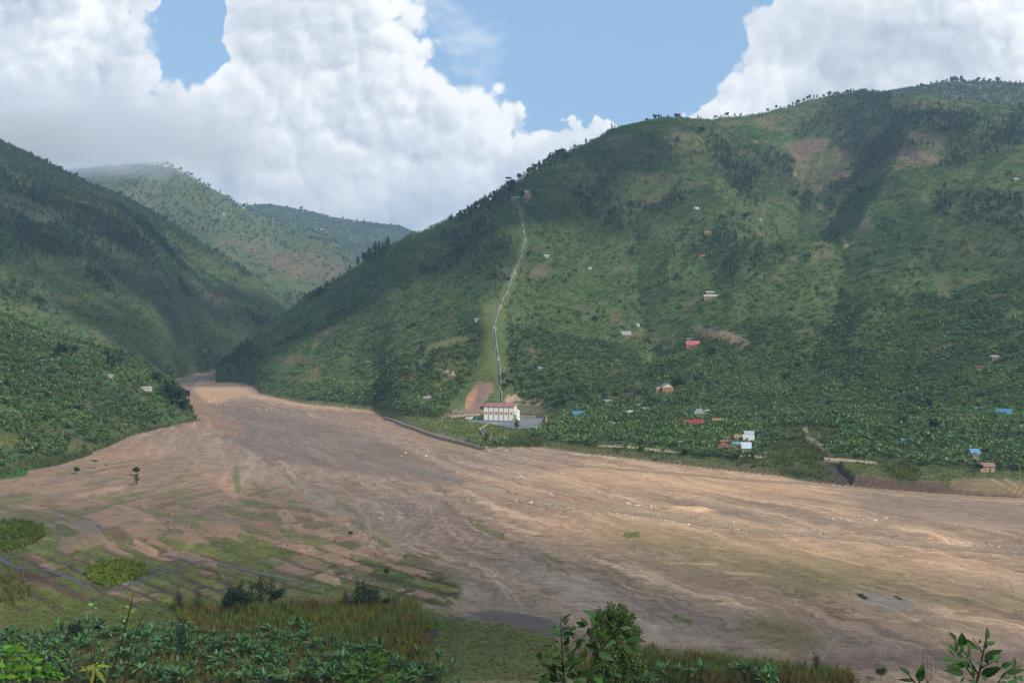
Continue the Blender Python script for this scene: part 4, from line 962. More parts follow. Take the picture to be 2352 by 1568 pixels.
def scatter(mask, dens, ids, seed, yr=(0, 99999)):
    r = np.random.default_rng(seed)
    lam = mask * dens * cellA * VIS * np.isin(ID, ids) * (GY >= yr[0]) * (GY < yr[1])
    lam[-1] = 0; lam[:, -1] = 0
    cnt = r.poisson(lam); ii, jj = np.nonzero(cnt); rep = cnt[ii, jj]; ii = np.repeat(ii, rep); jj = np.repeat(jj, rep)
    fy = r.random(len(ii)); fx = r.random(len(ii))
    Yp = YR[jj] + fy * (YR[jj + 1] - YR[jj]); Xp = (U[ii] + fx * (U[1] - U[0])) * Yp
    z = (Z[ii, jj] * (1 - fx) + Z[ii + 1, jj] * fx) * (1 - fy) + (Z[ii, jj + 1] * (1 - fx) + Z[ii + 1, jj + 1] * fx) * fy
    return np.stack([Xp, Yp, z], 1), ii, jj


def instance_mesh(protos, P, scale, tint, seed, zs=None):
    r = np.random.default_rng(seed); which = r.integers(0, len(protos), len(P)); rot = r.uniform(0, 2 * np.pi, len(P))
    Vs, Qs, Ks = [], [], []; off = 0
    for k, (v, q, c) in enumerate(protos):
        m = which == k; n = m.sum()
        if not n: continue
        cs, sn = np.cos(rot[m])[:, None], np.sin(rot[m])[:, None]; s = scale[m][:, None]
        x = (v[None, :, 0] * cs - v[None, :, 1] * sn) * s + P[m, 0:1]; y = (v[None, :, 0] * sn + v[None, :, 1] * cs) * s + P[m, 1:2]
        z = v[None, :, 2] * s * (1 if zs is None else zs[m][:, None]) + P[m, 2:3]
        Vs.append(np.stack([x, y, z], 2).reshape(-1, 3).astype(np.float32)); nv = len(v)
        Qs.append((q[None] + (np.arange(n) * nv)[:, None, None] + off).reshape(-1, 4)); off += n * nv
        Ks.append((c[None] * tint[m][:, None, :]).reshape(-1, 3).astype(np.float32))
    return np.concatenate(Vs), np.concatenate(Qs), np.concatenate(Ks)


BAN_COL = np.array((0.132, 0.216, 0.068))


def tint_of(P, base, seed, amt=.35, yel=.5):
    r = np.random.default_rng(seed)
    a = fbm(P[:, 0] / 85, P[:, 1] / 85, seed, 4); b = fbm(P[:, 0] / 30, P[:, 1] / 30, seed + 9, 3)
    t = (1 + amt * a + .6 * amt * b) * r.uniform(.7, 1.3, len(P))
    ye = np.clip(a * .7 + b + r.normal(0, .2, len(P)), 0, 1) * yel
    c = np.asarray(base)[None] * t[:, None]
    return c * (1 + ye[:, None] * np.array((.9, .45, 0))[None])


EXCL = []        # footprints (x, y, radius) kept free of plants: filled before the scatter is built


def clear_of(P):
    ok = np.ones(len(P), bool)
    for x, y, r_ in EXCL: ok &= np.hypot(P[:, 0] - x, P[:, 1] - y) > r_
    return ok

# ------------------------------------------------------------------ hard things: mesh builder
class MB:
    def __init__(s): s.v = []; s.f = []
    def poly(s, pts, faces=None):
        b = len(s.v); s.v += [tuple(p) for p in pts]
        s.f += [tuple(range(b, b + len(pts)))] if faces is None else [tuple(b + i for i in f) for f in faces]; return s
    def box(s, x0, y0, z0, x1, y1, z1, taper=0.0):
        t = taper
        p = [(x0, y0, z0), (x1, y0, z0), (x1, y1, z0), (x0, y1, z0), (x0 + t, y0 + t, z1), (x1 - t, y0 + t, z1), (x1 - t, y1 - t, z1), (x0 + t, y1 - t, z1)]
        return s.poly(p, [(0, 3, 2, 1), (4, 5, 6, 7), (0, 1, 5, 4), (1, 2, 6, 5), (2, 3, 7, 6), (3, 0, 4, 7)])
    def prism(s, prof, axis, a, b):
        """profile (u, z) extruded along x (axis 'x': u = y) or y (axis 'y': u = x)"""
        n = len(prof); mk = (lambda t, u, z: (t, u, z)) if axis == 'x' else (lambda t, u, z: (u, t, z))
        p = [mk(a, u, z) for u, z in prof] + [mk(b, u, z) for u, z in prof]
        fs = [tuple(range(n))[::-1], tuple(range(n, 2 * n))] + [(i, (i + 1) % n, n + (i + 1) % n, n + i) for i in range(n)]
        return s.poly(p, fs)
    def tube(s, pts, radii, n=8, caps=True):
        v, q = tube(pts, radii, n); b = len(s.v); s.v += [tuple(x) for x in v]; s.f += [tuple(b + i for i in f) for f in q]
        if caps: s.f += [tuple(b + i for i in range(n))[::-1], tuple(b + len(v) - n + i for i in range(n))]
        return s
    def build(s, name, mat, parent=None, bevel=0.0, smooth=False):
        me = bpy.data.meshes.new(name); me.from_pydata(s.v, [], s.f); me.update()
        import bmesh
        bm = bmesh.new(); bm.from_mesh(me); bmesh.ops.recalc_face_normals(bm, faces=bm.faces)
        if bevel: bmesh.ops.bevel(bm, geom=list(bm.edges), offset=bevel, segments=1, affect='EDGES', clamp_overlap=True)
        bm.to_mesh(me); bm.free()
        if smooth: me.polygons.foreach_set('use_smooth', [True] * len(me.polygons))
        if mat: me.materials.append(mat)
        return link(bpy.data.objects.new(name, me), parent)


def empty(name, loc, rz=0.0, label=None, cat=None, group=None):
    o = bpy.data.objects.new(name, None); o.empty_display_size = 0.5; COL.objects.link(o)
    o.location = loc; o.rotation_euler = (0, 0, rz); return tag(o, label, cat, group)


def copy_tree(o, parent=None):
    c = o.copy(); COL.objects.link(c); c.parent = parent
    for ch in list(o.children): copy_tree(ch, c)
    return c


def mat_metal_roof(name, col, rust=0.0, rough=0.45):
    if name in MATS: return MATS[name]
    m = bpy.data.materials.new(name); m.use_nodes = True; g = NG(m.node_tree); bs = g.n['Principled BSDF']
    tc = g.node('ShaderNodeTexCoord'); sp = g.node('ShaderNodeSeparateXYZ'); g.l.new(tc.outputs['Object'], sp.inputs[0])
    n = g.noise(tc.outputs['Object'], .7, 5, .65)
    rib = g.m('SINE', g.m('MULTIPLY', sp.outputs[0], 8.0))
    f = g.m('MULTIPLY_ADD', rib, .05, g.ramp(n, .3, .7, .82, 1.14, False))
    c = g.mix(1.0, col, g.comb(f, f, f), 'MULTIPLY')
    c = g.mix(g.ramp(n, .62 - rust * .3, .72 - rust * .3, 0, .75 if rust else .25), c, (.28, .15, .09) if rust else (.35, .30, .26))
    g.l.new(c, bs.inputs['Base Color']); bs.inputs['Roughness'].default_value = rough; bs.inputs['Metallic'].default_value = 0.15
    b = g.node('ShaderNodeBump'); b.inputs['Strength'].default_value = .3; b.inputs['Distance'].default_value = .05
    g.l.new(rib, b.inputs['Height']); g.l.new(b.outputs[0], bs.inputs['Normal']); MATS[name] = m; return m


ROOFS = {'blue': (0.07, 0.22, 0.36), 'lightblue': (.18, .32, .40), 'red': (.42, .04, .06), 'palered': (.50, .12, .12), 'grey': (.34, .35, .37), 'silver': (.42, .43, .43), 'white': (.62, .60, .56), 'maroon': (.22, .05, .05), 'orange': (.55, .20, .09),
         'brown': (.30, .17, .10), 'rusty': (.38, .28, .24), 'bluegrey': (.38, .46, .54)}
WALLS = {'brick': (.30, .165, .10), 'tan': (.42, .31, .21), 'mud': (.26, .17, .11), 'cream': (.62, .55, .45), 'grey': (.25, .23, .20), 'orange': (.50, .29, .13), 'white': (.75, .73, .70)}


def wall_mat(w): return mat_plain('wall_' + w, WALLS[w], .9, noise_amt=.18, nscale=.8, bump=.4, bscale=5)


DARK = mat_plain('dark_opening', (.02, .018, .016), .6, noise_amt=.1)
WOODM = mat_plain('wood_door', (.12, .07, .04), .7)
CONC = mat_plain('concrete', (.42, .36, .29), .9, noise_amt=.22, nscale=.7, bump=.4)
GREYC = mat_plain('grey_concrete', (.34, .31, .28), .9, noise_amt=.25, nscale=.9, bump=.4)


def house(px, py, wpx, label, roof='grey', wall='brick', rz=0.0, kind='gable', hw=2.6, dr=.62, pitch=.34, lift=0.0, side=False, wins=2, name='house', ridge='x', sink=0.0, clear=1.0):
    """px, py: middle of the foot of its near wall; wpx: width in picture pixels"""
    g0 = ground(px, py)
    if g0 is None: return None
    W = wpx * g0.y / FPX; D = W * dr; w = W / 2
    root = empty(name, (g0.x, g0.y + 0.3, g0.z - sink), rz, label, 'house')
    EXCL.append((g0.x, g0.y + D / 2, max(W, D) * .6 * clear))
    EXCL.append((g0.x, g0.y - 3, max(2.2, W * .35) * clear))
    wm = wall_mat(wall); rm = mat_metal_roof('roof_' + roof, ROOFS[roof], 1.0 if roof == 'rusty' else 0.0)
    e = .45; base = -3.0
    if ridge == 'x':
        hr = D * pitch * (1.0 if kind == 'gable' else .8)
        prof = [(0, base), (D, base), (D, hw), (D / 2, hw + hr), (0, hw)] if kind == 'gable' else [(0, base), (D, base), (D, hw + hr), (0, hw)]
        MB().prism(prof, 'x', -w, w).build('wall', wm, root)
        mb = MB(); t = .10
        if kind == 'gable':
            s = hr / (D / 2)
            mb.prism([(-e, hw - e * s), (D / 2, hw + hr), (D / 2, hw + hr + t), (-e, hw - e * s + t)], 'x', -w - e, w + e)
            mb.prism([(D / 2, hw + hr), (D + e, hw - e * s), (D + e, hw - e * s + t), (D / 2, hw + hr + t)], 'x', -w - e, w + e)
        else:
            s = hr / D; mb.prism([(-e, hw - e * s), (D + e, hw + hr + e * s), (D + e, hw + hr + e * s + t), (-e, hw - e * s + t)], 'x', -w - e, w + e)
        for v_ in range(len(mb.v)): x, y, z = mb.v[v_]; mb.v[v_] = (x, y, z + .03)
        mb.build('roof', rm, root)
    else:
        hr = w * pitch * 1.6
        MB().prism([(-w, base), (w, base), (w, hw), (0, hw + hr), (-w, hw)], 'y', 0, D).build('wall', wm, root)
        mb = MB(); t = .10; s = hr / w
        mb.prism([(-w - e, hw - e * s + .03), (0, hw + hr + .03), (0, hw + hr + t), (-w - e, hw - e * s + t)], 'y', -e, D + e)
        mb.prism([(0, hw + hr + .03), (w + e, hw - e * s + .03), (w + e, hw - e * s + t), (0, hw + hr + t)], 'y', -e, D + e)
        mb.build('roof', rm, root)
        if wall == 'brick': MB().prism([(-w + .3, hw + .12), (w - .3, hw + .12), (0, hw + hr - .25)], 'y', -.08, -.005).build('gable', wall_mat('cream'), root)
    dx = w * .35
    if wins >= 0:
        MB().box(dx - .45, -.06, 0, dx + .45, -.004, 2.05).build('door', WOODM if wall != 'brick' else mat_plain('red_door', (.22, .06, .04), .7), root)
    for k in range(max(wins, 0)):
        x = -w + (k + .6) * (W * .55) / max(wins, 1)
        fr = MB().box(x - .42, -.05, 1.0, x + .42, -.004, 1.75).build('window', mat_plain('shutter', (.10, .07, .05), .7), root)
    return root


def NP(x, y): return (x / 4.0, y / 4.0)


Z6 = (2400, 1250, 2.412); Z7 = (3200, 1400, 2.412); ZP = (1850, 1100, 2.85); ZQ = (2250, 1250, 3.36); Z2b = (1300, 300, 1.96); ZH = (1850, 750, 4.48); ZB = (2850, 1650, 3.618)


def zp(x, y, z): return T([(x, y)], *z)[0]


def hz(z, x0, x1, yb, label, **k):
    (a, y), (b, _) = zp(x0, yb, z), zp(x1, yb, z); return house((a + b) / 2, y, b - a, label, **k)


hz(Z6, 600, 713, 770, 'two storey brown brick house with cream gable and grey metal roof, in the plantation', roof='grey', wall='brick', ridge='y', hw=5.0, pitch=.42, dr=1.0, rz=.12, wins=2)
hz(Z6, 540, 597, 768, 'narrow brick house with rust roof left of the two storey brick house', roof='rusty', wall='brick', ridge='y', hw=4.0, pitch=.42, dr=1.1, rz=.1, wins=-1)
hz(Z6, 950, 1035, 1015, 'dark house with a steep white metal roof and side gable', roof='white', wall='grey', ridge='y', hw=3.2, pitch=.7, dr=1.1, rz=.45, wins=-1)
hz(Z6, 1015, 1060, 975, 'low white roofed wing behind the steep white roof', roof='white', wall='grey', hw=2.6, rz=.2, wins=-1)
hz(Z6, 812, 885, 1088, 'small house with bright red roof, left one of the red pair', roof='red', wall='tan', hw=2.4, pitch=.5, rz=.15)
hz(Z6, 895, 995, 1098, 'bigger house with bright red roof, right one of the red pair', roof='red', wall='grey', hw=2.4, pitch=.6, rz=-.35, wins=1)
hz(Z6, 1088, 1185, 1056, 'low long house with orange roof among the bananas', roof='orange', wall='orange', hw=2.0, pitch=.3, dr=.4, wins=-1)
hz(Z6, 848, 912, 276, 'light blue lean-to roof above the pale red house', roof='lightblue', wall='grey', hw=2.2, kind='shed', dr=.7, wins=-1, rz=.2)
hz(Z6, 836, 965, 326, 'long house with pale red roof below the landslip', roof='palered', wall='mud', hw=2.4, pitch=.6, dr=.45)
hz(Z6, 190, 300, 224, 'grey roofed house on the slope with a bent roof', roof='grey', wall='mud', hw=1.6, pitch=.5, wins=-1)
hz(Z6, 352, 382, 127, 'tiny white shed alone on the brown slope', roof='silver', wall='white', hw=2.4, kind='shed', wins=-1)
hz(Z6, 50, 125, 872, 'long grey shed roof sunk in bananas, above the blue roof', roof='grey', wall='mud', hw=1.8, kind='shed', wins=-1)
hz(Z6, 385, 475, 950, 'low dark grey roof in the middle of the plantation', roof='grey', wall='mud', hw=1.9, pitch=.3, rz=-.25, wins=-1)
hz(Z6, 352, 395, 912, 'small grey roof touching the low dark grey roof', roof='bluegrey', wall='mud', hw=1.8, kind='shed', wins=-1)
hz(Z6, 262, 340, 997, 'blue grey gable roof turned aside in the plantation', roof='bluegrey', wall='mud', hw=2.2, pitch=.6, rz=.5, wins=-1)
hz(Z6, 92, 142, 1090, 'little pale grey roof low in the plantation', roof='silver', wall='mud', hw=2.0, wins=-1)
# the hamlet by the road
hz(Z6, 1145, 1265, 1336, 'tan house with maroon roof at the road, leftmost of the hamlet', roof='maroon', wall='tan', hw=2.9, pitch=.35, dr=.5, clear=.7)
hz(Z6, 1165, 1262, 1290, 'unfinished tan brick walls right behind the maroon roof', roof='brown', wall='brick', hw=3.4, kind='shed', dr=.4, wins=-1, pitch=.2)
hz(Z6, 1185, 1252, 1262, 'upper tan brick block of the unfinished building', roof='brown', wall='brick', hw=4.2, kind='shed', dr=.5, wins=-1, pitch=.15)
hz(Z6, 1286, 1372, 1316, 'brown house with pale blue sheet roof in the hamlet middle', roof='lightblue', wall='brick', hw=3.4, kind='shed', dr=.6, wins=1)
hz(Z6, 1370, 1462, 1345, 'grey house with bluish metal roof and open porch facing the road', roof='bluegrey', wall='grey', hw=3.0, pitch=.75, dr=.7, wins=1, clear=.7)
hz(Z6, 1388, 1490, 1268, 'silver roofed house with a small front gable behind the porch house', roof='silver', wall='tan', hw=3.4, pitch=.7, dr=.6)
hz(Z6, 1300, 1382, 1262, 'long rust brown roofed house behind the pale blue roof', roof='brown', wall='brick', hw=4.2, pitch=.5, dr=.6, wins=-1)
hz(Z6, 1397, 1485, 1222, 'blue grey roofed house, rearmost of the hamlet', roof='bluegrey', wall='mud', hw=4.2, pitch=.5, dr=.5, wins=-1)
# right plantation
hz(Z7, 1690, 1765, 602, 'small blue roof among bananas, left of the larger blue roof', roof='blue', wall='mud', hw=2.2, pitch=.6, rz=.25, wins=-1)
hz(Z7, 1908, 2040, 640, 'large blue roof near the right edge of the plantation', roof='blue', wall='mud', hw=2.2, pitch=.55, rz=-.3, wins=-1)
hz(Z7, 972, 1035, 905, 'blue roof alone in the middle of the right plantation', roof='blue', wall='mud', hw=2.2, pitch=.5, wins=-1)
hz(Z7, 1650, 1755, 1040, 'tan house with bright blue roof just above the rusty roof', roof='blue', wall='tan', hw=3.0, pitch=.6, rz=.3, wins=1)
hz(Z7, 1745, 1880, 1172, 'house with rusty striped roof beside the dirt road', roof='rusty', wall='tan', hw=3.2, pitch=.4, dr=.5, rz=-.05, wins=1)
hz(Z7, 1855, 1925, 92, 'small grey brick hut on the upper right slope', roof='silver', wall='mud', hw=2.8, kind='shed', wins=1)
hz(Z7, 1705, 1782, 195, 'orange mud hut with dark roof on the upper right slope', roof='maroon', wall='orange', hw=2.8, wins=1)
# near the station
hz(Z5, 2040, 2170, 785, 'bright blue roof in the bananas right of the power station', roof='blue', wall='mud', hw=2.6, pitch=.45, dr=.6, wins=-1)
hz(Z5, 1628, 1690, 224, 'bluish sheet roof on the slope right of the pipeline', roof='bluegrey', wall='mud', hw=1.6, kind='shed', rz=.3, wins=-1)
hz(Z5, 565, 650, 320, 'striped brown roof of a hut left of the landslide scar', roof='rusty', wall='mud', hw=1.8, rz=-.2, wins=-1)
hz(Z5, 540, 578, 262, 'small pale block above the striped brown roof', roof='silver', wall='cream', hw=2.0, kind='shed', wins=-1)
hz(Z5, 608, 634, 285, 'narrow cream hut wall beside the striped brown roof', roof='silver', wall='cream', hw=2.4, kind='shed', wins=-1)
hz(Z5, 262, 355, 590, 'long grey roof low in the plantation left of the station', roof='grey', wall='mud', hw=2.4, rz=-.15, wins=-1)
hz(ZP, 145, 186, 520, 'pale grey gabled hut left of the pipeline', roof='silver', wall='cream', hw=1.8, wins=-1)
hz(ZP, 585, 650, 450, 'long flat brown shed right of the pipeline', roof='brown', wall='mud', hw=2.0, kind='shed', wins=-1)
hz(ZP, 635, 668, 548, 'tan hut with brown roof right of the pipeline', roof='brown', wall='tan', hw=3.0, wins=-1)
# higher on the hill
hz(Z3, 521, 548, 885, 'white tent shaped roof high on the middle spur', roof='white', wall='mud', hw=1.2, pitch=.7, wins=-1)
hz(Z3, 872, 900, 947, 'pale roofed hut on the spur above the ravine', roof='silver', wall='tan', hw=1.8, wins=-1)
hz(Z3, 580, 630, 1020, 'brown hut on the middle of the spur', roof='brown', wall='brick', hw=2.0, wins=-1)
hz(Z3, 548, 584, 1150, 'small hut with reddish roof on the dark spur', roof='palered', wall='mud', hw=2.2, wins=-1)
hz(Z3, 590, 634, 1352, 'upper hut with white roof of the pair on the lower spur', roof='white', wall='brick', hw=2.2, kind='shed', dr=.4, wins=-1)
hz(Z3, 578, 655, 1376, 'brown house with pale roof, lower of the pair on the spur', roof='silver', wall='brick', hw=2.4, dr=.4, rz=-.1, wins=-1)
hz(Z3, 2296, 2332, 724, 'grey roofed hut high up by the right edge', roof='bluegrey', wall='mud', hw=2.0, rz=.4, wins=-1)
hz(Z2b, 1718, 1755, 1428, 'pale round-fronted hut on a brown patch', roof='white', wall='cream', hw=2.4, wins=-1)
hz(Z2b, 2065, 2090, 1522, 'white little hut below the pale round-fronted hut', roof='white', wall='cream', hw=2.2, wins=-1)
hz(Z2b, 1652, 1682, 1068, 'light blue sheet roof right of the upper pipeline', roof='lightblue', wall='mud', hw=1.2, kind='shed', wins=-1)
hz(Z2b, 1690, 1713, 902, 'tiny white roof near the hilltop above the tan block', roof='white', wall='mud', hw=1.4, kind='shed', wins=-1)
# left bank
for x0, x1, y, lab in ((1102, 1176, 905, 'silver roofed hut near the tall dark tree on the left bank'), (380, 410, 682, 'pale gabled hut on the left spur, right of its twin'), (302, 334, 690, 'pale flat hut on the left spur, left of its twin'), (845, 880, 802, 'grey ruined hut in the left plantation')):
    hz((0, 1100, 1.96), x0, x1, y, lab, roof='silver', wall='cream', hw=2.2, kind='shed' if x0 != 380 else 'gable', wins=-1)
for x, y, lab in ((853, 651, 'tiny grey roof on the left flank of the main hill'), (838, 757, 'grey hut in the left plantation of the main hill'), (846, 834, 'small pale hut low on the left flank')):
    p = V(x, y); house(p[0], p[1], 3.2, lab, roof='silver', wall='mud', hw=1.6, kind='shed', wins=-1)
for x, y, lab in ((1832, 1490, 'tiny white farmhouse low on the distant hill'), (1632, 1396, 'tiny white farmhouse highest on the distant hill'), (1497, 1438, 'tiny white farmhouse left on the distant hill'), (1957, 1510, 'tiny white farmhouse on the distant saddle'), (2160, 1541, 'tiny white farmhouse right on the distant saddle')):
    p = zp(x, y, (0, 0, 1.68)); house(p[0], p[1], 2.6, lab, roof='white', wall='white', hw=2.5, wins=-1)

# ------------------------------------------------------------------ power station
gA = ground(*zp(985, 828, Z5)); gB = ground(*zp(1337, 850, Z5))
gB = Vector((gB.x, gA.y - 8.0, 0)); zst = gA.z + .1
fx = (gB - Vector((gA.x, gA.y, 0))); fx.z = 0; PWL = fx.length; PWA = math.atan2(fx.y, fx.x)
ps = empty('power_station', (gA.x, gA.y, zst), PWA, 'white power station hall with orange bands and red metal roof', 'power station')
CREAM = mat_plain('station_white', (.86, .83, .78), .8, noise_amt=.05, nscale=.3); ORG = mat_plain('station_orange', (.50, .27, .12), .8, noise_amt=.08)
PLI = mat_plain('station_plinth', (.24, .27, .31), .85); RROOF = mat_metal_roof('station_roof', (.42, .15, .155)); GREEN = mat_plain('station_green', (.07, .33, .22), .55, noise_amt=.06)
PWH, PWD = 12.4, 9.0; RISE = 1.9
MB().prism([(0, -1), (PWD, -1), (PWD, PWH + RISE), (0, PWH)], 'x', 0, PWL).build('wall', CREAM, ps)
mb = MB(); s = RISE / PWD
mb.prism([(-.7, PWH - .7 * s + .03), (PWD + .5, PWH + RISE + .5 * s + .03), (PWD + .5, PWH + RISE + .5 * s + .3), (-.7, PWH - .7 * s + .3)], 'x', -.6, PWL + .6); rf = mb.build('roof', RROOF, ps)
for k in (.235, .5, .765):
    MB().prism([(-.68, PWH - .7 * s + .31), (PWD + .45, PWH + RISE + .5 * s + .31), (PWD + .45, PWH + RISE + .5 * s + .36), (-.68, PWH - .7 * s + .36)], 'x', PWL * k - .22, PWL * k + .22).build('skylight', mat_plain('skylight_strip', (.5, .40, .36), .5), rf)
MB().box(-.12, -.12, -.6, PWL + .12, -.003, .75).box(PWL + .003, 0, -.6, PWL + .12, PWD, .75).build('plinth', PLI, ps)
for k in range(7):
    x = PWL * k / 6; MB().box(max(x - .28, -.05), -.14, .75, min(x + .28, PWL + .1), -.003, PWH - .05).build('pilaster', ORG, ps)
MB().box(0, -.10, 7.4, PWL, -.003, 7.8).build('band', ORG, ps); MB().box(0, -.10, 5.75, PWL, -.003, 6.1).build('band', ORG, ps)
for y in (3.5, 7.0):
    MB().box(PWL + .003, y, .75, PWL + .14, y + .45, PWH + s * y - .1).build('pilaster', ORG, ps)
MB().box(PWL + .003, 0, 7.4, PWL + .1, PWD, 7.8).build('band', ORG, ps)
for k in range(6):
    x = PWL * (k + .5) / 6; w = MB().box(x - .95, -.09, 6.25, x + .95, -.02, 7.25).build('window', CREAM, ps)
    MB().box(x - .8, -.13, 6.35, x + .8, -.095, 7.15).build('pane', mat_plain('dark_glass', (.03, .07, .045), .2, spec=.6, noise_amt=.3), w)
MB().box(PWL + .02, .6, .1, PWL + .2, 6.6, 6.0).build('door', GREEN, ps)
MB().tube([(PWL / 2, -.28, 0), (PWL / 2, -.28, PWH - .2)], [.12, .12]).build('downpipe', PLI, ps)
MB().prism([(PWD + .02, -1), (PWD + 5.5, -1), (PWD + 5.5, 8.6), (PWD + .02, 9.8)], 'x', PWL * .45, PWL + .9).build('annex', CREAM, ps)
MB().prism([(PWD + .3, 9.95), (PWD + 6.0, 8.7), (PWD + 6.0, 8.9), (PWD + .3, 10.15)], 'x', PWL * .45 - .3, PWL + 1.3).build('annex_roof', PLI, ps)
MB().box(PWL + .95, PWD + .1, 3.0, PWL + 1.02, PWD + 5.4, 3.4).build('band', ORG, ps)
EXCL.append((gA.x + PWL * .5, gA.y + 4, 26))
mxz = ps.matrix_basis
def loc2(x, y, dz=0.0):
    c, s_ = math.cos(PWA), math.sin(PWA); return (gA.x + x * c - y * s_, gA.y + x * s_ + y * c, zst + dz)
# paved yard around it
PAVE = mat_plain('paving', (.20, .205, .215), .9, noise_amt=.1, nscale=.25)
yard = [zp(*p, Z5) for p in [(770, 842), (900, 795), (985, 800), (1412, 808), (1690, 800), (1620, 905), (1500, 915), (1310, 925), (1150, 880), (1000, 855)]]
yv = [ground(*p) for p in yard]; yc = sum(yv, Vector()) / len(yv)
mb = MB(); mb.poly([(p.x, p.y, p.z + .28) for p in yv] + [(p.x, p.y, p.z - 1.2) for p in yv], [tuple(range(10))] + [(i, (i + 1) % 10, 10 + (i + 1) % 10, 10 + i) for i in range(10)])
tag(mb.build('paved_yard', PAVE), kind='structure')
STONE = mat_plain('rubble_stone', (.42, .34, .25), .95, noise_amt=.35, nscale=1.6, bump=.8, bscale=3)


def wall_strip(name, pts, h, th, mat, label, cat, zoff=-.8, parent=None, sub=3, top=0.0):
    G_ = []
    for (a, b) in zip(pts[:-1], pts[1:]):
        for t_ in np.linspace(0, 1, sub, endpoint=False): G_.append((a[0] + (b[0] - a[0]) * t_, a[1] + (b[1] - a[1]) * t_))
    G_.append(pts[-1]); G_ = [ground(*p) for p in G_]; G_ = [g for g in G_ if g]
    mb = MB(); n = len(G_); vs = []
    for i, p in enumerate(G_):
        d = (G_[min(i + 1, n - 1)] - G_[max(i - 1, 0)]); d.z = 0; d.normalize(); nn = Vector((-d.y, d.x, 0)) * th * .5
        for q, z in ((p - nn, zoff), (p + nn, zoff), (p + nn * .8, h), (p - nn * .8, h)): vs.append((q.x, q.y, p.z + z))
    fs = []
    for i in range(n - 1):
        for k in range(4): fs.append((4 * i + k, 4 * i + (k + 1) % 4, 4 * i + 4 + (k + 1) % 4, 4 * i + 4 + k))
    fs += [(0, 1, 2, 3), (4 * n - 4, 4 * n - 3, 4 * n - 2, 4 * n - 1)]
    mb.poly(vs, fs); return tag(mb.build(name, mat, parent), label, cat)


wall_strip('retaining_wall', [zp(1412, 795, Z5), zp(1550, 797, Z5), zp(1718, 800, Z5)], 2.6, .8, STONE, 'long stone retaining wall behind the grey yard right of the station', 'wall')
wall_strip('retaining_wall', [zp(1718, 800, Z5), zp(1725, 822, Z5), zp(1708, 842, Z5)], 2.2, .8, STONE, 'short stone wall closing the right end of the yard', 'wall')
wall_strip('retaining_wall', [zp(600, 792, Z5), zp(700, 778, Z5), zp(830, 770, Z5), zp(935, 768, Z5)], 1.8, .8, STONE, 'stone retaining wall behind the small white hut left of the station', 'wall')
wall_strip('drain_wall', [zp(1330, 625, Z5), zp(1440, 645, Z5), zp(1710, 662, Z5), zp(1850, 705, Z5), zp(1895, 745, Z5)], .7, .9, CONC, 'thin pale concrete drain curving along the slope behind the station', 'drain')
# river bank protection in stacked gabions
GAB = mat_plain('gabion_stone', (.27, .215, .17), .95, noise_amt=.55, nscale=1.1, bump=1.0, bscale=2.2)
gabp = [zp(x, y, (1400, 1500, 4.48)) for x, y in [(600, 790), (760, 830), (930, 905), (1150, 985), (1400, 1080), (1620, 1150), (1800, 1195), (2080, 1260), (2230, 1300)]] + [zp(905, 1160, Z5), zp(1000, 1172, Z5)]
gw = empty('gabion_wall', tuple(ground(*gabp[4])), 0, 'long dark stepped gabion wall along the riverbed below the station', 'wall')
for k in range(2):
    Gp = [ground(a, b) for a, b in gabp]; Gp = [g for g in Gp if g]; mb = MB(); vs = []; fs = []; n = len(Gp)
    Gs = []
    for a, b in zip(Gp[:-1], Gp[1:]):
        for t_ in np.linspace(0, 1, 8, endpoint=False): Gs.append(a.lerp(b, t_))
    Gs.append(Gp[-1]); n = len(Gs)
    for i, p in enumerate(Gs):
        d = Gs[min(i + 1, n - 1)] - Gs[max(i - 1, 0)]; d.z = 0; d.normalize(); nn = Vector((-d.y, d.x, 0))
        if nn.y < 0: nn = -nn
        j = random.uniform(-.15, .15); o1 = nn * (k * 1.0 - .5 + j); o2 = nn * (k * 1.0 + 1.8 + j); zb = floor_z(0, p.y)
        for o_, z in ((o1, k * 1.0 - .5), (o2, k * 1.0 - .5), (o2, k * 1.0 + .98 + j * .4), (o1, k * 1.0 + .98 + j * .4)): q = p + o_ - gw.location; vs.append((q.x, q.y, zb + z - gw.location.z))
    for i in range(n - 1):
        for m_ in range(4): fs.append((4 * i + m_, 4 * i + (m_ + 1) % 4, 4 * i + 4 + (m_ + 1) % 4, 4 * i + 4 + m_))
    fs += [(0, 1, 2, 3), (4 * n - 4, 4 * n - 3, 4 * n - 2, 4 * n - 1)]
    mb.poly(vs, fs); mb.build('gabion_course', GAB, gw)
# tailrace channel
for pts, lab in (([zp(1030, 878, Z5), zp(930, 935, Z5), zp(985, 1000, Z5)], 'concrete outlet channel wall below the station, upper left side'), ([zp(975, 935, Z5), zp(1050, 1025, Z5), zp(1060, 1060, Z5)], 'dark concrete channel wall below the station, right side'),
                 ([zp(1105, 1060, Z5), zp(1165, 1090, Z5), zp(1215, 1085, Z5)], 'low dark channel wall at the mouth of the outlet')):
    wall_strip('channel_wall', pts, 1.2, .7, CONC if 'upper' in lab else GREYC, lab, 'channel wall')
cg = ground(*zp(1075, 862, Z5)); ch = empty('outlet_chamber', tuple(cg), PWA, 'low concrete outlet chamber in front of the station', 'chamber')
MB().box(-4.5, -2.2, -.6, 4.5, 1.6, .7).box(-1.8, -1.6, .7, 1.8, .6, 1.2).build('wall', CONC, ch, bevel=.06); MB().box(-1.4, -2.26, -.3, .4, -2.21, .5).build('opening', DARK, ch)
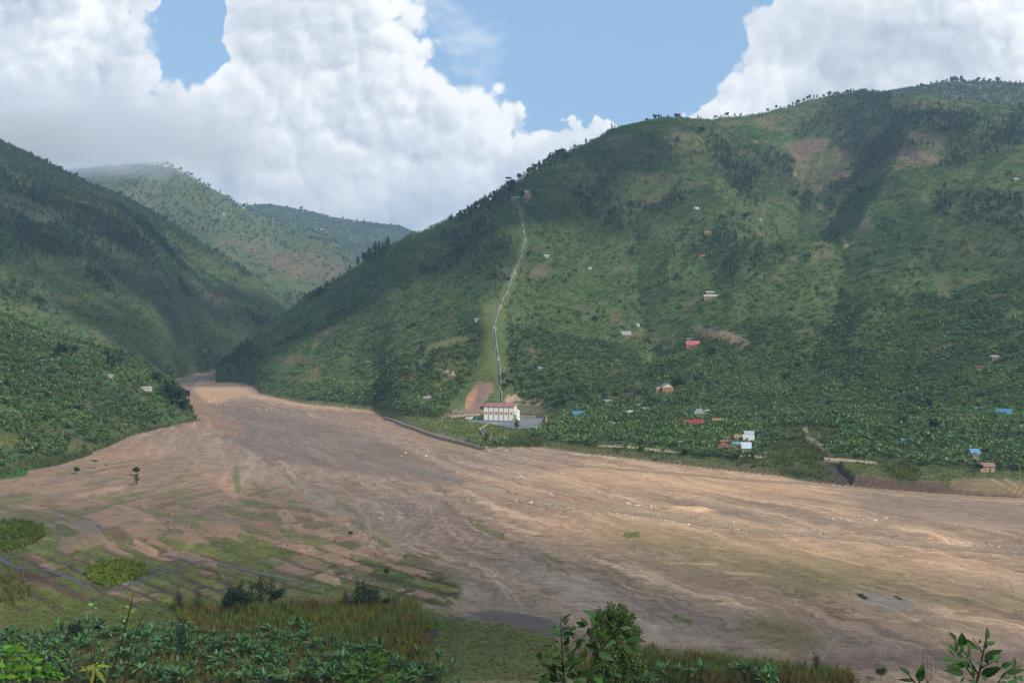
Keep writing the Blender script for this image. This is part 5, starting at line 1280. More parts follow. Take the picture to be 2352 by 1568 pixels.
# small white hut
g0 = ground(*zp(770, 808, Z5)); hut = empty('guard_hut', (g0.x, g0.y + .4, g0.z), PWA, 'small white hut with slanted roof left of the power station', 'hut')
MB().prism([(0, -.6), (3.6, -.6), (3.6, 3.3), (0, 2.7)], 'x', 0, 5.4).build('wall', CREAM, hut); MB().prism([(-.4, 2.68), (4, 3.42), (4, 3.55), (-.4, 2.8)], 'x', -.3, 5.8).build('roof', RROOF, hut)
for x in (.7, 2.0): MB().box(x, -.05, 1.6, x + .7, -.004, 2.2).build('window', DARK, hut)
MB().box(5.42, .8, 0, 5.46, 1.7, 2.0).build('door', GREEN, hut)
# transformers
tx = loc2(-4.0, 2.2, .1); tr = empty('transformer', tx, PWA, 'dark green transformer beside the left end of the station', 'transformer')
DG = mat_plain('transformer_green', (.035, .14, .10), .6, noise_amt=.2)
MB().box(-1.4, -1.1, 0, 1.4, 1.1, 2.6).build('tank', DG, tr, bevel=.08)
mb = MB()
for k in range(9): mb.box(-1.2 + k * .28, -1.5, .4, -1.1 + k * .28, -1.12, 2.2)
mb.build('radiator', DG, tr)
for k in (-.8, 0, .8): MB().tube([(k, 0, 2.6), (k, 0, 3.2), (k, 0, 3.5)], [.12, .1, .04]).build('bushing', GREYC, tr)
tx = loc2(-7.6, 2.0, .05); tc_ = empty('switch_cabinet', tx, PWA, 'lighter green cabinet left of the transformer', 'cabinet')
MB().box(-1, -.7, 0, 1, .7, 2.5).build('case', GREEN, tc_, bevel=.05); MB().box(-.85, -.74, .2, -.03, -.71, 2.3).build('door', DG, tc_); MB().box(.03, -.74, .2, .85, -.71, 2.3).build('door', DG, tc_)
# rust brown tank shed at the scar foot
gx = ground(*zp(962, 690, Z5)); rs = empty('steel_shed', tuple(gx), PWA, 'small rust brown steel shed at the foot of the landslide scar', 'shed')
MB().box(-1.4, 0, -.3, 1.6, 2.4, 2.2).build('wall', mat_plain('rust_steel', (.13, .06, .05), .8, noise_amt=.3), rs); MB().prism([(-.3, 2.3), (2.7, 2.6), (2.7, 2.68), (-.3, 2.38)], 'x', -1.6, 1.8).build('roof', mat_plain('rust_steel', (.1, .05, .05)), rs); MB().box(-.8, -.05, 0, .2, -.01, 1.8).build('opening', DARK, rs)
# digger whose yellow arm stands above the bananas
gd = Vector(loc2(PWL + 6.2, -10.5, 0)); gd.z = float(z_at(gd.x, gd.y)) + .3
dg = empty('excavator', tuple(gd), PWA + 2.6, 'yellow digger with bent arm parked half hidden before the green door', 'digger')
YEL = mat_plain('digger_yellow', (.62, .36, .03), .5, noise_amt=.1)
MB().box(-1.6, -1.1, .9, 1.6, 1.1, 2.0).build('body', YEL, dg, bevel=.12); MB().box(.2, -1.0, 2.0, 1.4, 0, 3.0).build('cab', mat_plain('cab_glass', (.05, .06, .06), .3), dg, bevel=.08)
for y in (-1.3, .8): MB().prism([(-1.7, .15), (-1.3, 0), (1.3, 0), (1.7, .15), (1.8, .5), (1.5, .85), (-1.5, .85), (-1.8, .5)], 'y', y, y + .5).build('track', DARK, dg)
MB().prism([(1.2, 1.7), (3.2, 4.4), (5.2, 4.0), (6.6, 2.6), (6.3, 2.4), (5.0, 3.6), (3.4, 3.9), (1.6, 1.5)], 'y', .25, .65).build('boom', YEL, dg)
MB().prism([(6.3, 2.7), (6.7, 2.6), (7.0, .9), (6.4, .4), (5.8, .9), (6.3, 1.2)], 'y', .1, .8).build('bucket', GREYC, dg)

# ------------------------------------------------------------------ pressure pipe with its anchor blocks
pp = [zp(*p, ZP) for p in [(449, 1450), (444, 1400), (440, 1290), (432, 1240), (425, 1080), (410, 960), (398, 880), (388, 815), (374, 690), (370, 600), (378, 540), (400, 450), (430, 365), (455, 315), (515, 205), (570, 20)]] + \
     [zp(*p, ZH) for p in [(1005, 1370), (1040, 1240), (1062, 1150), (1090, 1050), (1130, 930), (1120, 880), (1100, 780), (1080, 660), (1040, 470), (1030, 430), (1000, 300), (990, 268)]]
Gp = [ground(*p) for p in pp]; Gp = [g for g in Gp if g is not None]
dense = []
for a, b in zip(Gp[:-1], Gp[1:]):
    for t_ in np.linspace(0, 1, 6, endpoint=False): q = a.lerp(b, t_); dense.append(Vector((q.x, q.y, float(z_at(q.x, q.y)))))
dense.append(Gp[-1]); po = dense[0]
sm = [v.copy() for v in dense]
for it in range(3):
    for i in range(1, len(sm) - 1): sm[i].z = max((sm[i - 1].z + sm[i + 1].z) * .5, dense[i].z - .5)
pipe = empty('penstock', tuple(po), 0, 'long green grey pressure pipe climbing the hill from the station to the top', 'pipeline')
m = bpy.data.materials.new('pipe_steel'); m.use_nodes = True; g = NG(m.node_tree); bs = g.n['Principled BSDF']; geo = g.node('ShaderNodeNewGeometry')
n_ = g.noise(geo.outputs['Position'], .12, 6, .65); g.l.new(g.mix(g.ramp(n_, .42, .6), (.10, .17, .14), (.30, .31, .29)), bs.inputs['Base Color']); bs.inputs['Roughness'].default_value = .5
MB().tube([tuple(v - po + Vector((0, 0, 1.3))) for v in sm], [.75] * len(sm), 10).build('pipe', m, pipe, smooth=True)
mb = MB()
for i in range(0, len(sm) - 1, 1):
    v = sm[i] - po
    if i % 2 == 0: mb.box(v.x - .5, v.y - .4, v.z - 1.5, v.x + .5, v.y + .4, v.z + .75)
mb.build('saddle', GREYC, pipe)
stairs = MB(); vs = []; fs = []
for i, v in enumerate(sm):
    for dx in (-2.6, -1.4):
        vs.append((v.x - po.x + dx, v.y - po.y, float(z_at(v.x + dx, v.y)) - po.z + .35))
    if i: fs.append((2 * i - 2, 2 * i - 1, 2 * i + 1, 2 * i))
# steps beside the pipe, given thickness
nv = len(vs); vs += [(x, y, z - .8) for x, y, z in vs]; fs += [(f[0] + nv, f[3] + nv, f[2] + nv, f[1] + nv) for f in fs] + [(2 * i, 2 * i + 2, 2 * i + 2 + nv, 2 * i + nv) for i in range(len(sm) - 1)] + [(2 * i + 1, 2 * i + 1 + nv, 2 * i + 3 + nv, 2 * i + 3) for i in range(len(sm) - 1)]
stairs.poly(vs, fs).build('stairway', mat_plain('dark_steps', (.16, .14, .11), .95, noise_amt=.4), pipe)
blocks = [(ZP, 436, 1300, 3.6, 6.0), (ZP, 411, 968, 3.2, 4.0), (ZP, 390, 830, 3.0, 3.2), (ZP, 370, 610, 4.4, 3.6), (ZP, 433, 370, 3.6, 3.6), (ZP, 512, 212, 2.4, 2.6), (ZP, 574, 28, 3.4, 3.4), (ZH, 948, 1540, 3.0, 3.6), (ZH, 1046, 1250, 3.4, 4.0), (ZH, 1090, 1090, 3.2, 4.4),
          (ZH, 1125, 960, 3.6, 5.2), (ZH, 1100, 815, 2.8, 4.0), (ZH, 1079, 700, 3.4, 5.4), (ZH, 1036, 465, 3.0, 4.6)]
names_ = ['lowest tall concrete anchor block on the pipe behind the station', 'second anchor block up the pipe, twin-legged', 'third anchor block up the pipe', 'broad pale anchor block where the pipe bends right', 'cube shaped anchor block above the bend', 'small anchor block midway up the pipe', 'anchor block just above midway',
          'anchor block at the foot of the upper straight', 'grey anchor block in the leftward bend', 'anchor block above the leftward bend', 'tall anchor block at the upper kink', 'narrow block above the upper kink', 'pale tall anchor block high on the pipe', 'topmost anchor block below the hilltop building']
blk0 = None
for (zn, x, y, w, h), lab in zip(blocks, names_):
    g_ = ground(*zp(x, y, zn))
    if not g_: continue
    o = empty('anchor_block', (g_.x, g_.y, g_.z), 0, lab, 'anchor block', 'concrete anchor blocks along the pipe')
    if zn is ZP and y > 600 and x != 436: pass
    h = h * .8
    MB().box(-w / 2, -.9, -1.5, w / 2, 1.8, h * .75, .12).box(-w * .42, -.6, h * .75, w * .42, 1.5, h * .95, .1).build('block', CONC, o, bevel=.1)
    for sx in (-1, 1): MB().box(sx * w * .36 - .45, -1.6, -2.0, sx * w * .36 + .45, -.92, h * .6, .05).build('leg', CONC, o)
g_ = ground(*zp(1198, 648, Z5)); g_ = Vector((gA.x + PWL * .52, gA.y + 21, 0)); g_.z = float(z_at(g_.x, g_.y))
o = empty('valve_block', tuple(g_), PWA, 'grey concrete valve block where the pipe enters the station', 'concrete block'); MB().box(-2.2, -1, -1, 2.2, 3, 15.2 - (g_.z - zst) if False else 9.5, .1).build('block', GREYC, o, bevel=.08); MB().box(-1.2, -1.05, 7.0, .2, -.99, 8.2).build('opening', DARK, o)
EXCL.append((g_.x, g_.y, 6))
for i in range(0, len(sm), 3): EXCL.append((sm[i].x, sm[i].y - 1, 7))
# top buildings
hz(Z2b, 1457, 1520, 992, 'long grey block building with light metal roof at the top of the pipe', roof='silver', wall='grey', hw=6.5, kind='shed', dr=.45, wins=3, rz=0, clear=.9)
g_ = ground(*zp(1594, 962, Z2b)); o = empty('surge_house', (g_.x, g_.y, g_.z), .2, 'orange tan flat roofed block with a pale cube on it near the hilltop', 'building')
MB().box(-4.8, 0, -2, 4.8, 7, 6.2).build('wall', wall_mat('orange'), o); MB().box(-5.2, -.4, 6.22, 5.2, 7.4, 6.8).build('roof', wall_mat('tan'), o); MB().box(-4.6, 2.5, 6.82, 1.6, 6.5, 11.2).build('upper_room', wall_mat('cream'), o); MB().box(-6.5, 1, -2, -4.85, 6, 3.5).build('annex', wall_mat('tan'), o)
EXCL.append((g_.x, g_.y + 3, 9)); EXCL.append((g_.x, g_.y - 6, 7))
wall_strip('concrete_ramp', [zp(1596, 966, Z2b), zp(1573, 992, Z2b)], .8, 1.4, CONC, 'short concrete ramp running down from the orange tan block', 'ramp')

# ------------------------------------------------------------------ poles and wires
PM = mat_plain('pole_wood', (.16, .13, .10), .9, noise_amt=.2); PG = mat_plain('pole_grey', (.42, .42, .40), .7)


def pole(px, pyt, pyb, label, mat=PG, cross=True, r=.16, group='power line poles on the hillside'):
    g_ = ground(px, pyb)
    if not g_: return None
    h = (pyb - pyt) / FPX * g_.y
    o = empty('utility_pole', tuple(g_), random.uniform(-.3, .3), label, 'pole', group)
    MB().tube([(0, 0, -1), (0, 0, h)], [r, r * .65], 6).build('shaft', mat, o)
    if cross: MB().box(-1.1, -.07, h - .9, 1.1, .07, h - .75).build('crossarm', mat, o)
    return o, h


PL = []
for zn, x, yt, yb, lab, mt, cr in [(Z2b, 1465, 1155, 1205, 'pale pole left of the upper pipe', PG, 1), (Z2b, 1450, 1293, 1330, 'short pale pole left of the pipe kink', PG, 1), (Z2b, 1404, 1503, 1560, 'pale pole left of the middle pipe', PG, 1), (Z2b, 1318, 1395, 1460, 'pole at the edge of the dark wood left of the pipe', PG, 1),
        (Z2b, 1860, 757, 797, 'pole near the ridge, higher of two', PG, 1), (Z2b, 1876, 845, 882, 'pole near the ridge, lower of two', PG, 1), (Z2b, 1487, 985, 1022, 'thin pole before the grey hilltop building', PG, 1), (ZP, 590, 100, 190, 'pole right of the pipe by the grass strip', PG, 1), (ZP, 365, 318, 425, 'pole beside the cube shaped anchor block', PG, 1),
        (ZP, 259, 772, 883, 'dark pole, left of the upper dark pair on the cleared slope', PM, 0), (ZP, 273, 772, 885, 'dark pole, right of the upper dark pair on the cleared slope', PM, 0), (ZP, 283, 850, 975, 'single dark pole on the cleared slope', PM, 0), (ZP, 361, 905, 1018, 'pale pole left of the lower pipe', PG, 1),
        (ZP, 295, 1060, 1183, 'dark pole, left of the pair above the landslide scar', PM, 0), (ZP, 309, 1040, 1183, 'dark pole, right of the pair above the landslide scar', PM, 0), ((1750, 1500, 4.48), 408, 510, 758, 'tall grey pole by the white hut, left of two', PG, 0), ((1750, 1500, 4.48), 455, 505, 758, 'tall grey pole by the white hut, right of two', PG, 0),
        ((1750, 1500, 4.48), 447, 775, 818, 'short white post before the tall grey poles', PG, 0), ((2550, 1500, 4.48), 735, 1160, 1370, 'grey pole beside the dirt road left of the hamlet', PG, 1), (Z7, 2120, 1100, 1275, 'bamboo coloured post beside the road at the right edge', mat_plain('pole_tan', (.40, .32, .18), .8), 0), (Z6, 8, 1085, 1190, 'pole in the bananas right of the station', PG, 1)]:
    p = pole(*zp(x, yt, zn)[:1], zp(x, yt, zn)[1], zp(x, yb, zn)[1], lab, mt, cr, r=.22 if zn[0] == 1750 else .15)
    PL.append(p)
def wire(a, b, label, off=0.0):
    (o1, h1), (o2, h2) = a, b; p = o1.location + Vector((off, 0, h1 - .4)); q = o2.location + Vector((off, 0, h2 - .4)); pts = []
    for t_ in np.linspace(0, 1, 12): v = p.lerp(q, t_); v.z -= 4 * t_ * (1 - t_) * (p - q).length * .03; pts.append(tuple(v - p))
    w = MB().tube(pts, [.035] * 12, 4).build('wire', DARK); w.location = p; tag(w, label, 'wire')
if PL[13] and PL[15]:
    wire(PL[13], PL[15], 'thin wire from the dark pair down to the left tall pole'); wire(PL[14], PL[16], 'thin wire from the dark pair down to the right tall pole'); wire(PL[11], PL[13], 'thin wire between the dark poles on the cleared slope')

# ------------------------------------------------------------------ water
def ribbon(name, pts, w, mat, zoff=.12, sub=4, ws=None):
    for _ in range(2):
        q_ = [pts[0]]
        for a, b in zip(pts[:-1], pts[1:]): q_ += [(a[0] * .75 + b[0] * .25, a[1] * .75 + b[1] * .25), (a[0] * .25 + b[0] * .75, a[1] * .25 + b[1] * .75)]
        pts = q_ + [pts[-1]]
    sub = 3
    P = []; W = []
    for k, (a, b) in enumerate(zip(pts[:-1], pts[1:])):
        for t_ in np.linspace(0, 1, sub, endpoint=(k == len(pts) - 2)):
            P.append((a[0] + (b[0] - a[0]) * t_, a[1] + (b[1] - a[1]) * t_))
    G_ = [ground(*p) for p in P]; G_ = [g for g in G_ if g]; n = len(G_); vs = []; fs = []
    for i, p in enumerate(G_):
        d = G_[min(i + 1, n - 1)] - G_[max(i - 1, 0)]; d.z = 0; d.normalize(); nn = Vector((-d.y, d.x, 0)); k = i / max(n - 1, 1)
        ww = w * (.75 + .35 * float(perlin(np.array([i * .45]), np.array([w * 3.3]), 5)[0]) + .1 * math.sin(i)) * (1 if 0 < i < n - 1 else .3)
        for s_ in (-1, 0, 1):
            q = p + nn * ww * s_; zz = float(z_at(q.x, q.y)); vs.append((q.x, q.y, min(zz, p.z + .1) + zoff if s_ else zz + zoff))
        if i: b = 3 * i; fs += [(b - 3, b - 2, b + 1, b), (b - 2, b - 1, b + 2, b + 1)]
    me = bpy.data.meshes.new(name); me.from_pydata(vs, [], fs); me.materials.append(mat); me.polygons.foreach_set('use_smooth', [True] * len(me.polygons)); o = link(bpy.data.objects.new(name, me)); o['kind'] = 'structure'
    return o


def water_mat(name, col, rough, spec=.5):
    m = bpy.data.materials.new(name); m.use_nodes = True; g = NG(m.node_tree); bs = g.n['Principled BSDF']; geo = g.node('ShaderNodeNewGeometry')
    n = g.noise(geo.outputs['Position'], .22, 5, .6); f = g.ramp(n, .3, .7, .8, 1.15, False)
    g.l.new(g.mix(1.0, col, g.comb(f, f, f), 'MULTIPLY'), bs.inputs['Base Color']); bs.inputs['Roughness'].default_value = rough; bs.inputs['Specular IOR Level'].default_value = spec
    b = g.node('ShaderNodeBump'); b.inputs['Strength'].default_value = .35; b.inputs['Distance'].default_value = .1; g.l.new(g.noise(geo.outputs['Position'], .7, 4, .6), b.inputs['Height']); g.l.new(b.outputs[0], bs.inputs['Normal']); return m


WS = water_mat('stream_water', (.10, .095, .09), .38, .35); WB = water_mat('silty_water', (.36, .255, .155), .5, .25); WG = water_mat('shallow_water', (.19, .155, .13), .55, .3)
for pts, w in [([(-60, 860), (0, 900), (70, 945), (170, 990), (330, 995), (480, 1010), (600, 1060), (720, 1110), (820, 1165)], 1.5), ([(820, 1165), (960, 1215), (1060, 1205), (1230, 1140), (1400, 1080), (1500, 1030), (1650, 995), (1800, 925), (1980, 920), (2120, 965), (2352, 1015)], 1.0), ([(1345, 935), (1440, 975), (1540, 1010)], .9),
               ([(-40, 1000), (30, 1030), (90, 1045)], .8), ([(920, 580), (960, 620), (975, 660)], .6), ([(720, 990), (770, 1030)], .7)]:
    ribbon('stream', T(pts, *Z1), w * .8, WS)
ribbon('stream', T([(235, 1015), (300, 1035), (420, 1050), (540, 1080), (660, 1110), (740, 1130), (820, 1145), (900, 1165)], *Z2), 1.0, WS)
ribbon('stream', T([(1130, 1290), (1250, 1262), (1380, 1265), (1460, 1290), (1530, 1318), (1600, 1360), (1750, 1385), (1950, 1440), (2100, 1462), (2352, 1440)], *Z2), 1.5, WS)
ribbon('river', T([(-80, 165), (0, 190), (150, 238), (300, 292), (450, 318)], 1900, 1850, 2.138), 5.0, WB, .1)
ribbon('river', T([(600, 340), (760, 362), (900, 385), (1100, 402), (1300, 418), (1500, 445), (1800, 492), (2100, 535), (2352, 568)], 1900, 1850, 2.138) + T([(200, 590), (500, 612), (1000, 668), (1500, 702), (2000, 748), (2352, 772), (2500, 785)], 3000, 1850, 2.146), 4.6, WB, .1)
ribbon('river', T([(860, 12), (1000, 30), (1300, 55), (1700, 90), (2100, 118)], 1900, 1850, 2.138) + T([(100, 945), (500, 968), (900, 992), (1300, 1008), (1700, 1056), (2100, 1088), (2352, 1112)], *ZB) + T([(1200, 1370), (1700, 1412), (2161, 1440), (2330, 1450)], *Z7), 5.0, WB, .1)
ribbon('shallow_channel', T([(1560, 1080), (1800, 1130), (2000, 1200), (2352, 1290)], 0, 1100, 1.96), 2.6, WG, .08)
ribbon('shallow_channel', T([(1480, 0), (1700, 50), (1900, 95), (2100, 150), (2352, 200)], *Z2), 3.2, WG, .08)
ribbon('shallow_channel', T([(1500, 860), (1540, 820), (1620, 780)], 0, 1100, 1.96), 3.0, WG, .08)

# ------------------------------------------------------------------ trees that can be told apart
def tree_obj(kind, H, seed, leaf, n, tone, bark=None, name=None, cat='tree', trunk_n=6):
    r = np.random.default_rng(seed); lobes = tree_lobes(r, kind, H)
    root = empty(name or 'tree', (0, 0, 0), 0, 'tree', cat)
    v, q, k = tree_trunk(r, kind, H, lobes, trunk_n); link(bpy.data.objects.new('trunk', np_mesh('trunk', v, q, bark or M_BARK, smooth=True)), root)
    v, q, k = crown_quads(r, n, lobes, leaf); link(bpy.data.objects.new('crown', np_mesh('crown', v, q, M_TREE, k * np.array(tone)[None])), root)
    return root


TONE_D = (.030, .052, .026); TONE_M = (.045, .078, .030); TONE_O = (.075, .095, .032)
PROTO = {}
def place_tree(kind, H, p, label, group=None, tone='d', seedn=3, name='tree', rz=None, leafk=1.0):
    if p is None: return
    v_ = random.randrange(seedn); key = (kind, tone, v_, name, leafk)
    if key not in PROTO:
        PROTO[key] = [tree_obj(kind, 10.0, hash((kind, v_)) % 1000 if False else 13 * v_ + len(kind), {'euc': .62, 'round': .75, 'flat': .6, 'young': .5}[kind] * leafk, {'euc': 230, 'round': 330, 'flat': 170, 'young': 190}[kind] * (1 if leafk == 1 else 3), {'d': TONE_D, 'm': TONE_M, 'o': TONE_O}[tone], name=name), False]
    pr, used = PROTO[key]
    o = pr if not used else copy_tree(pr); PROTO[key][1] = True
    o.location = p; s_ = H / 10.0; o.scale = (s_ * random.uniform(.85, 1.2), s_ * random.uniform(.85, 1.2), s_); o.rotation_euler = (0, 0, random.uniform(0, 6.28) if rz is None else rz)
    o['label'] = label; o['category'] = 'tree'
    if group: o['group'] = group
    elif 'group' in o: del o['group']
    EXCL.append((p[0], p[1], H * .18)) if p[1] < 1100 else None
    return o


def ridge_point(i, hh, r0):
    """highest line of sight point of hill hh in column i"""
    j = int(np.argmax(np.where(np.abs(YR - r0) < 250, hh[i] / YR, -9))); return Vector((U[i] * YR[j], YR[j], float(hh[i, j])))


def ridge_trees(hh, Rl, pxs, Hs, label, group, kinds=('euc', 'round'), tone='d'):
    for x in pxs:
        i = int(round(x - PX[0])); p = ridge_point(i, hh, ip(Rl, x)); place_tree(random.choice(kinds), random.uniform(*Hs), p - Vector((0, 0, .3)), label, group, tone)


vx = lambda *a: [x * .43537 + random.uniform(-.8, .8) for x in a]
Rr_M = [(a, b) for a, b in zip(PX, ridgeY)]
ridge_trees(hM, Rr_M, vx(*np.arange(1052, 1180, 7)), (9, 15), 'one of the close eucalyptus on the skyline left of the hilltop buildings', 'skyline wood left of the hilltop')
ridge_trees(hM, Rr_M, vx(1168, 1180, 1192, 1205, 1213, 1222, 1230, 1240, 1248, 1256, 1262, 1270, 1278, 1284, 1290, 1296, 1312, 1345), (7, 14), 'dark tree on the steep skyline above the pipe', 'skyline trees above the pipe')
ridge_trees(hM, Rr_M, vx(1487, 1495, 1505, 1515, 1518, 1555, 1562, 1568, 1604, 1611, 1640, 1655, 1664, 1672, 1690, 1698, 1702, 1762, 1783), (6, 13), 'small dark tree standing alone on the bare middle skyline', 'lone trees on the middle skyline', ('euc', 'round', 'euc'))
ridge_trees(hM, Rr_M, vx(1815, 1822, 1830, 1838, 1846, 1856, 1862, 1868, 1876, 1895, 1903, 1915, 1927, 1935, 1948, 1955, 1962, 1975, 1985, 1996, 2004, 2012, 2020, 2035), (7, 15), 'dark tree on the wooded crown of the big hill', 'trees along the wooded crown of the hill')
ridge_trees(hM, Rr_M, vx(2070, 2090, 2110, 2124, 2140, 2160, 2180, 2205, 2230, 2260, 2290, 2320, 2345), (7, 13), 'dark tree on the near skyline right of the crown', 'trees on the near right skyline')
ridge_trees(hM2, [(0, 3200), (1200, 3200)], vx(*np.arange(2080, 2352, 12)), (10, 20), 'tree on the farthest skyline at the upper right', 'trees on the farthest right skyline')
ridge_trees(hM2, [(0, 3200), (1200, 3200)], vx(2184, 2190, 2197, 2205, 2212, 2288, 2291), (20, 32), 'tall tree standing above the farthest right skyline', 'tall trees on the farthest right skyline')
ridge_trees(hM, Rr_M, vx(825, 832, 838, 846, 852, 858, 864, 870, 878, 884, 890), (12, 20), 'tall dark eucalyptus in the clump on the left shoulder of the main hill', 'clump on the left shoulder', ('euc',))
ridge_trees(hM, Rr_M, vx(690, 698, 706, 714, 724, 735, 750, 765, 780, 795, 803), (7, 13), 'dark tree along the lower left shoulder of the main hill', 'trees along the lower left shoulder')
ridge_trees(hL2, [(-150, 3700), (150, 3600), (210, 3450), (300, 3900), (400, 3500)], vx(372, 385, 393, 398, 416, 432, 440, 458, 478, 505, 525, 560), (12, 22), 'small tree on the crest of the sunlit hill behind the left slope', 'trees on the crest of the sunlit hill')
ridge_trees(hL3, [(-150, 5400), (600, 5400)], vx(565, 585, 620, 660, 690, 720, 790, 800, 820, 835, 850, 865, 900), (14, 26), 'tiny tree on the crest of the farthest blue hill', 'trees on the farthest blue hill')
ridge_trees(hL, [(-150, 1900), (0, 2000), (150, 2300), (235, 2450), (283, 2480), (340, 2450)], vx(*np.arange(4, 640, 17)), (9, 16), 'tree on the sloping edge of the dark left hill', 'trees on the edge of the left hill', ('round', 'euc'))
p = ridge_point(int(V(1172, 0)[0] - PX[0]), hM, ip(Rr_M, V(1172, 0)[0])); place_tree('flat', 16, p, 'flat topped umbrella tree on the skyline above the pipe')
